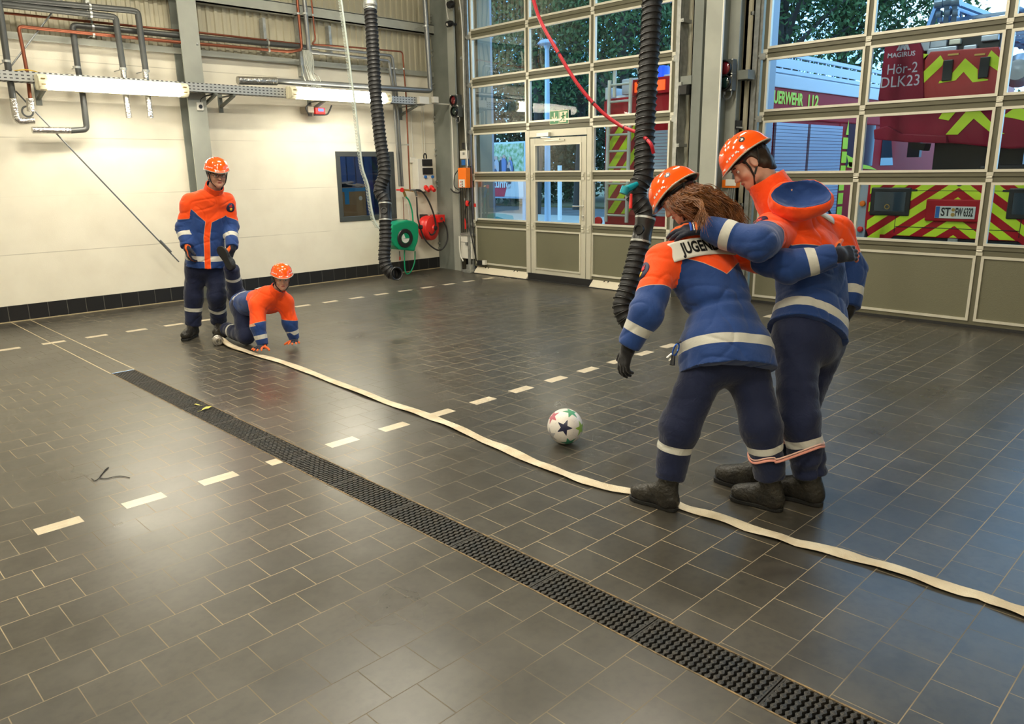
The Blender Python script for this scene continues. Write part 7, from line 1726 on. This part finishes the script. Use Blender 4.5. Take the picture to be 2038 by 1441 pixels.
# lettered shroud (viewer's left)
yS0, yS1 = onx(1838, 150, XT)[1], onx(1760, 150, XT)[1]
pts = [(onx(1838, 214, XT)[1], onx(1838, 212, XT)[2]), (onx(1745, 214, XT)[1], onx(1745, 200, XT)[2]), (onx(1752, 160, XT)[1], onx(1752, 160, XT)[2]), (onx(1755, 135, XT)[1], onx(1755, 135, XT)[2]), (onx(1762, 78, XT)[1], onx(1762, 78, XT)[2]), (onx(1822, 66, XT)[1], onx(1822, 66, XT)[2]), (onx(1836, 100, XT)[1], onx(1836, 100, XT)[2])]
def xprism(pts, X, dep, nm, mt_, parent, bevel=0.0):
    n = len(pts); m = MB(); m.add([(X, y, z) for y, z in pts]+[(X+dep, y, z) for y, z in pts], [tuple(range(n)), tuple(range(2*n-1, n-1, -1))]+[(i, (i+1) % n, (i+1) % n+n, i+n) for i in range(n)]); return m.build(nm, mt_, parent, bevel=bevel)
def pxx(pl, X=XT): return [(onx(x, y, X)[1], onx(x, y, X)[2]) for x, y in pl]
M_tred = mat('dark_red_turret_paint', (.26, .012, .035), .45, spec=.2)
sh = xprism(pts, XT, .5, 'lettered_shroud', M_tred, tur, .02)
# chevron panel (viewer's right of the lettering) - red with yellow arrow bands and black pillars
cp2 = xprism(pxx([(1833, 216), (1838, 120), (1850, 102), (1986, 92), (1995, 120), (1990, 205), (1960, 214)]), XT+.03, .5, 'chevron_panel', T_rfoil, tur, .01)
def ypoly(pl, nm='yellow_arrow', mt_=T_yel, par=cp2, X=XT+.03): 
    pts_ = pxx(pl, X); m = MB(); m.prism(pts_, (X, 0, 0), (0, 1, 0), (0, 0, 1), -.004); return m.build(nm, mt_, par)
ypoly([(1834, 168), (1839, 142), (1872, 110), (1878, 120), (1876, 130), (1838, 166)])
ypoly([(1830, 106), (1848, 108), (1834, 120)])
ypoly([(1888, 154), (1921, 116), (1946, 138), (1946, 158), (1955, 156), (1967, 158), (1966, 160), (1936, 164), (1918, 143), (1902, 160), (1868, 166), (1870, 161), (1886, 160)])
ypoly([(1966, 112), (1973, 100), (1993, 118), (1990, 144), (1966, 128)])
for q in (((1878, 120), (1892, 160)), ((1951, 114), (1965, 154))):
    a, b = onx(*q[0], XT), onx(*q[1], XT); MB().box((XT+.0, b[1], b[2]), (XT+.03, a[1], a[2])).build('black_pillar', T_blk, cp2, bevel=.006)
# grey machinery and black guards above the panel
MB().box((XT+.10, onx(1990, 60, XT)[1], onx(1900, 108, XT)[2]), (XT+.6, onx(1840, 60, XT)[1], onx(1900, 62, XT)[2])).build('machinery_block', T_blk, tur, bevel=.02)
for (x0, y0_, x1, y1_, mt_) in ((1850, 68, 1880, 92, T_sil), (1842, 96, 1900, 103, T_sil), (1915, 90, 1940, 97, T_sil), (1886, 78, 1908, 86, M_alub), (1950, 70, 1984, 78, T_sil), (1925, 100, 1936, 106, T_sil), (1830, 70, 1846, 100, T_sil)):
    a, b = onx(x0, y0_, XT), onx(x1, y1_, XT); MB().box((XT+.05, b[1], b[2]), (XT+.14, a[1], a[2])).build('machinery_part', mt_, tur, bevel=.01)
for q in (1885, 1938): 
    a, b = onx(q, 111, XT), onx(q+22, 105, XT); MB().box((XT+.02, b[1], a[2]), (XT+.05, a[1], b[2])).build('small_lamp', M_brass, tur)
text_obj('lettering', 'Hör-2', mat('silver_lettering', (.55, .52, .58), .4), sh, (XT-.002, onx(1796, 137, XT)[1], onx(1796, 137, XT)[2]), (0, -1, 0), (0, 0, 1), .155, th=.003, fitw=onx(1765, 137, XT)[1]-onx(1824, 137, XT)[1])
text_obj('lettering', 'DLK23', MATS['silver_lettering'], sh, (XT-.002, onx(1791, 163, XT)[1], onx(1791, 163, XT)[2]), (0, -1, 0), (0, 0, 1), .165, th=.003, fitw=onx(1753, 137, XT)[1]-onx(1829, 137, XT)[1])
text_obj('lettering', 'MAGIRUS', MATS['silver_lettering'], sh, (XT-.002, onx(1794, 109, XT)[1], onx(1794, 109, XT)[2]), (0, -1, 0), (0, 0, 1), .07, th=.003, bold=.001, fitw=onx(1768, 137, XT)[1]-onx(1822, 137, XT)[1])
for pl_ in ([(1784, 101), (1792, 86), (1796, 86), (1788, 101)], [(1792, 86), (1798, 86), (1800, 90), (1794, 101), (1790, 101)], [(1799, 84), (1806, 84), (1811, 99), (1806, 99), (1802, 89)], [(1797, 95), (1802, 89), (1804, 99), (1800, 100)]):
    ypoly(pl_, 'emblem_stroke', MATS['silver_lettering'], sh, XT-.002)
# lower shroud and long chevron beam under it
xprism(pxx([(1742, 262), (1742, 222), (1835, 214), (1990, 208), (2060, 215), (2060, 290), (2000, 296), (1880, 284), (1760, 270)]), XT+.12, .8, 'turntable_shroud', M_tred, tur, .02)
xprism(pxx([(1736, 277), (1735, 258), (1762, 250), (1790, 266), (1880, 270), (1880, 285), (1800, 283)]), XT+.05, .3, 'shroud_step', M_tred, tur, .01)
ypoly([(1882, 268), (1930, 214), (1938, 212), (1945, 214), (1990, 262), (2000, 266), (1976, 268), (1938, 236), (1906, 268)], par=tur, X=XT+.115)
ypoly([(1868, 236), (1880, 218), (1908, 216), (1888, 240)], par=tur, X=XT+.115)
ypoly([(1995, 232), (2020, 214), (2045, 218), (2060, 236), (2060, 246), (2020, 236)], par=tur, X=XT+.115)
m = MB(); m.box((XT+.5, yc-.45, ztop), (XT+1.6, yc+.45, zA+.1)); m.cyl((XT+1.0, yc, ztop), (XT+1.0, yc, zA+.15), .5, 28); m.build('turntable', T_blk, t2)
xprism(pxx([(1810, 284), (1842, 285), (1838, 300), (1812, 296)], XT+.3), XT+.3, .2, 'bracket', T_blk, tur)
# hoses and dark box beneath the turret (viewer's right)
MB().box((XT+.4, yc-1.0, ztop), (XT+1.2, yc-.05, 1.62)).build('black_locker', T_blk, t2, bevel=.03)
# operator seat shell at the far right
m = MB(); p = onx(2030, 140, XT+.2); m.lathe(p, (-1, 0, 0), [(0, .12), (.10, .11), (.16, .04), (.17, 0), (0, -.1)], 24); m.build('round_guard', T_sil, tur, smooth=True)
# ladder packet above
la = empty('ladder_packet', (XT+2, yc, 3.4)); la.parent = t2; la.matrix_parent_inverse = Matrix.Translation(t2.location).inverted()
T_lad = mat('blue_grey_ladder_metal', (.25, .36, .52), .35, .5)
zl0 = onx(1900, 36, XT)[2]
m = MB()
for sy in (-.42, -.30, .30, .42):
    for dz in (.0, .16): m.bar((XT+.1, yc+sy, zl0+dz+.02), (XT+7.5, yc+sy, zl0+dz+.12), .05, .045)
for k in range(26):
    x = XT+.3+k*.28
    for sy in (-.42, .42): m.bar((x, yc+sy, zl0+.03), (x+.14, yc+sy, zl0+.2), .018, .018, (0, 1, 0)); m.bar((x+.14, yc+sy, zl0+.2), (x+.28, yc+sy, zl0+.03), .018, .018, (0, 1, 0))
    m.bar((x, yc-.42, zl0+.03), (x, yc+.42, zl0+.03), .03, .03)
m.build('ladder_sections', T_lad, la)
m = MB()
for k, (x_, y_) in enumerate(((1868, 6), (1886, 2), (1902, 2))):
    p = onx(x_, y_, XT); m.cyl(p+np.array((0, .03, 0)), p+np.array((0, -.05, 0)), .055, 18); m.bar(p, p+np.array((.1, .12 if k == 0 else .02, -.3)), .05, .06)
    m.cyl(p+np.array((-.02, .0, -.12)), p+np.array((-.02, -.05, -.12)), .035, 14)
m.build('ladder_head_rollers', T_lad, la)
# --- truck further out between the gates: rear seen through the left gate, side through the right gate
t1 = empty('fire_truck', (14, 6.3, GZ)); tag(t1, 'red fire truck outside with silver roller shutters and a rear ladder behind the left gate', 'fire truck')
Xr = 9.55; YA, YB = 5.12, 7.62; XF = 17.3; ztr = 2.66
zsh0, zsh1 = .62, 2.22
m = MB(); m.box((Xr, YA+.03, .5), (14.9, YB, zsh1+.1)); m.box((Xr, YA, zsh1+.04), (14.9, YB, ztr)); m.build('body', T_red, t1, bevel=.02)
m = MB(); m.box((Xr+.1, YA+.1, ztr), (14.8, YB-.1, ztr+.04)); m.build('roof_deck', T_sil, t1)
m = MB(); m.box((Xr, YA-.02, ztr-.01), (14.9, YA+.04, ztr+.16)); m.box((Xr, YB-.04, ztr-.01), (14.9, YB+.02, ztr+.16)); m.build('roof_rail', T_white, t1, bevel=.01)
# side roller shutters facing the camera
xs = [onx(1, 1, 1)[0]]
sx = [10.0, ony(1606, 300, YA)[0], ony(1675, 300, YA)[0]]
zs0_, zs1_ = .55, ony(1560, 238, YA)[2]
def shutter(x0, x1, z0, z1, axis='x', at_=None, nm='roller_shutter'):
    m = MB(); n = int((z1-z0)/.045)
    for k in range(n):
        z = z0+k*.045
        if axis == 'x': m.box((x0, at_-.012, z), (x1, at_+.02, z+.040))
        else: m.box((at_-.012, x0, z), (at_+.02, x1, z+.040))
    return m.build(nm, T_shut, t1)
shutter(sx[0]+.05, sx[1]-.04, zs0_, zs1_, 'x', YA); shutter(sx[1]+.04, sx[2]-.05, zs0_, zs1_, 'x', YA)
shutter(9.62, sx[0]-.05, zs0_, zs1_, 'x', YA)
m = MB(); m.box((Xr, YA-.005, .5), (14.9, YA+.05, .62)); m.build('lower_rail', T_yel, t1)
tx = text_obj('side_lettering', 'FEUERWEHR', T_yel, t1, ((ony(1527, 190, YA)[0]+ony(1598, 197, YA)[0])/2, YA-.004, ztr-.14), (1, 0, 0), (0, 0, 1), .215, th=.004, bold=.008, fitw=ony(1598, 197, YA)[0]-ony(1527, 190, YA)[0])
text_obj('side_lettering', '112', T_yel, t1, ((ony(1608, 197, YA)[0]+ony(1629, 200, YA)[0])/2, YA-.004, ztr-.14), (1, 0, 0), (0, 0, 1), .215, th=.004, bold=.008, fitw=ony(1629, 197, YA)[0]-ony(1608, 200, YA)[0])
# reflective blocks and stripes between shutters and cab
xc = ony(1681, 300, YA)[0]; m = MB(); 
for k in range(7): z = .62+k*.21; m.box((xc-.10, YA-.006, z), (xc+.08, YA+.0, z+.17))
m.add([(xc-.02, YA-.006, 2.09), (xc+.08, YA-.006, 2.09), (xc+.04, YA-.006, 2.32)], [(0, 1, 2)]); m.build('reflective_blocks', T_yel, t1)
# cab
x0c = sx[2]+.25; m = MB(); xcab1 = 16.6
m = MB(); prof = [(x0c-.35, .5), (XF, .5), (XF, 1.35), (XF-.28, 1.52), (XF-.75, 2.55), (x0c-.35, 2.62)]; n = len(prof)
m.add([(x, YA+.02, z) for x, z in prof]+[(x, YB-.02, z) for x, z in prof], [tuple(range(n)), tuple(range(2*n-1, n-1, -1))]+[(i, (i+1) % n, (i+1) % n+n, i+n) for i in range(n)]); cab = m.build('cab', T_red, t1, bevel=.04)
z0w, z1w = 1.62, 2.42
for a, b, sl in ((ony(1688, 280, YA)[0], ony(1712, 280, YA)[0], 0), (ony(1718, 280, YA)[0], ony(1742, 280, YA)[0], 0), (ony(1757, 290, YA)[0], ony(1782, 295, YA)[0], .35)):
    m = MB(); m.add([(a, YA+.012, z0w), (b, YA+.012, z0w), (b-sl, YA+.012, z1w), (a, YA+.012, z1w)], [(0, 1, 2, 3)]); m.build('side_window', T_glass, cab)
m = MB(); m.add([(XF-.27, YA+.15, 1.56), (XF-.27, YB-.15, 1.56), (XF-.72, YB-.15, 2.48), (XF-.72, YA+.15, 2.48)], [(0, 1, 2, 3)]); m.build('windscreen', T_glass, cab)
def side_y(pl, nm='side_stripe', mt_=T_yel):
    P = [ony(x, y, YA+.01) for x, y in pl]; m = MB(); m.add([tuple(p) for p in P], [tuple(range(len(P)))]); return m.build(nm, mt_, cab)
side_y([(1685, 308), (1712, 322), (1712, 334), (1690, 332)]); side_y([(1685, 333), (1745, 338), (1730, 330), (1690, 322)])
m = MB(); p = ony(1798, 300, YA); m.tube([(p[0]-.3, YA+.02, 2.3), (p[0]-.1, YA-.22, 2.3), (p[0]-.1, YA-.22, 2.15)], .02, 6); m.box((p[0]-.16, YA-.32, 1.75), (p[0]-.04, YA-.12, 2.2)); m.build('mirror', T_blk, cab)
for xw in (11.6, 15.9):
    for yy, sy in ((YA+.12, -1), (YB-.12, 1)): m = MB(); m.lathe((xw, yy, .46), (0, sy, 0), [(0, .10), (.2, .10), (.28, .04), (.45, .10), (.5, .05), (.5, -.15), (0, -.15)], 28); m.build('wheel', T_blk, t1, smooth=True)
    m = MB(); m.tube([(xw+.60*math.cos(a), YA+.01, .46+.60*math.sin(a)) for a in np.linspace(0, PI, 16)], .04, 6); m.build('wheel_arch', T_blk, t1)
# roof ladder
rl = empty('roof_ladder', (12, YA+.3, ztr+.2)); rl.parent = t1; rl.matrix_parent_inverse = Matrix.Translation(t1.location).inverted()
m = MB(); zl = ztr+.17
for yy in (YA+.10, YA+.55):
    for dz in (.03, .25): m.box((Xr+.1, yy-.02, zl+dz), (15.2, yy+.02, zl+dz+.05))
for k in range(20): x = Xr+.2+k*.27; m.box((x, YA+.09, zl+.08), (x+.04, YA+.11, zl+.25)); m.box((x, YA+.10, zl+.06), (x+.04, YA+.55, zl+.09))
m.box((Xr+.1, YA+.085, zl+.10), (15.2, YA+.095, zl+.22)); m.build('rails_and_rungs', T_sil, rl)
# rear face: chevrons left, shutter middle, ladder, lights
rf = MB().box((Xr-.03, YB-.70, .95), (Xr, YB-.02, 2.36)).build('rear_left_panel', T_rfoil, t1)
P_ = []
for k in range(-8, 12):
    base = [(YB-.68, .97), (YB-.04, .97), (YB-.04, 2.34), (YB-.68, 2.34)]; za = .2+k*.34
    A = clip_poly(base, 1.25, 1, za+.17+1.25*(YB-.68)); A = clip_poly(A, -1.25, -1, -(za+1.25*(YB-.68))) if len(A) > 2 else A
    if len(A) > 2: P_.append(A)
m = MB()
for P in P_: m.prism(P, (Xr-.03, 0, 0), (0, 1, 0), (0, 0, 1), -.004)
m.build('yellow_chevrons', T_yel, rf)
shutter(YA+.75, YB-.72, .95, 2.2, 'y', Xr, 'rear_shutter')
MB().box((Xr-.04, YA, 2.36), (Xr, YB, 2.62)).build('rear_header', T_red, t1)
m = MB(); m.box((Xr-.06, YA+.4, 2.66), (Xr+.15, YA+.4+1.6, 2.88)); lb = m.build('light_bar', T_red, t1, bevel=.01)
for k in range(5): MB().box((Xr-.075, YA+.5+k*.3, 2.70), (Xr-.055, YA+.72+k*.3, 2.84)).build('orange_lamp', emis('orange_warning_lamp', (.9, .10, .01), .6), lb)
m = MB(); p = onx(1315, 165, Xr+.1); m.cyl((Xr+.12, p[1], 2.88), (Xr+.12, p[1], 3.04), .11, 20); m.build('blue_light', emis('blue_beacon', (.02, .08, .75), .8), t1, bevel=.02)
bb_ = [(1186, 210)]
m = MB(); m.box((Xr-.3, YA+.05, .42), (Xr+.1, YB-.05, .80)); m.build('rear_bumper', mat('dark_grey_bumper', (.10, .11, .12), .5), t1, bevel=.06)
MB().cyl((Xr-.32, YB-.12, .86), (Xr-.28, YB-.12, .86), .07, 16).build('rear_lamp', M_red, t1)
rlad = MB(); ly0, ly1 = YB-.55, YB-.16
for y in (ly0, ly1): rlad.tube([(Xr-.16, y, .85), (Xr-.12, y, 2.9)], .028, 10)
for k in range(9): rlad.tube([(Xr-.16+.005*k, ly0, .95+k*.235), (Xr-.16+.005*k, ly1, .95+k*.235)], .017, 8)
rlad.build('rear_ladder', M_alub, t1, smooth=True)
for yy in (YB-.22, YA+1.55):
    rr2 = MB(); rr2.tube(bend_path([(Xr-.08, yy, 2.66), (Xr-.08, yy, 3.12), (Xr-.02, yy-.35, 3.12), (Xr+.1, yy-.42, 2.7)], .12), .028, 10); rr2.build('grab_rail', M_alub, t1, smooth=True)
MB().box((Xr+.05, YA+1.3, 2.70), (Xr+.9, YB-.25, 2.92)).build('roof_box', T_white, t1, bevel=.02)
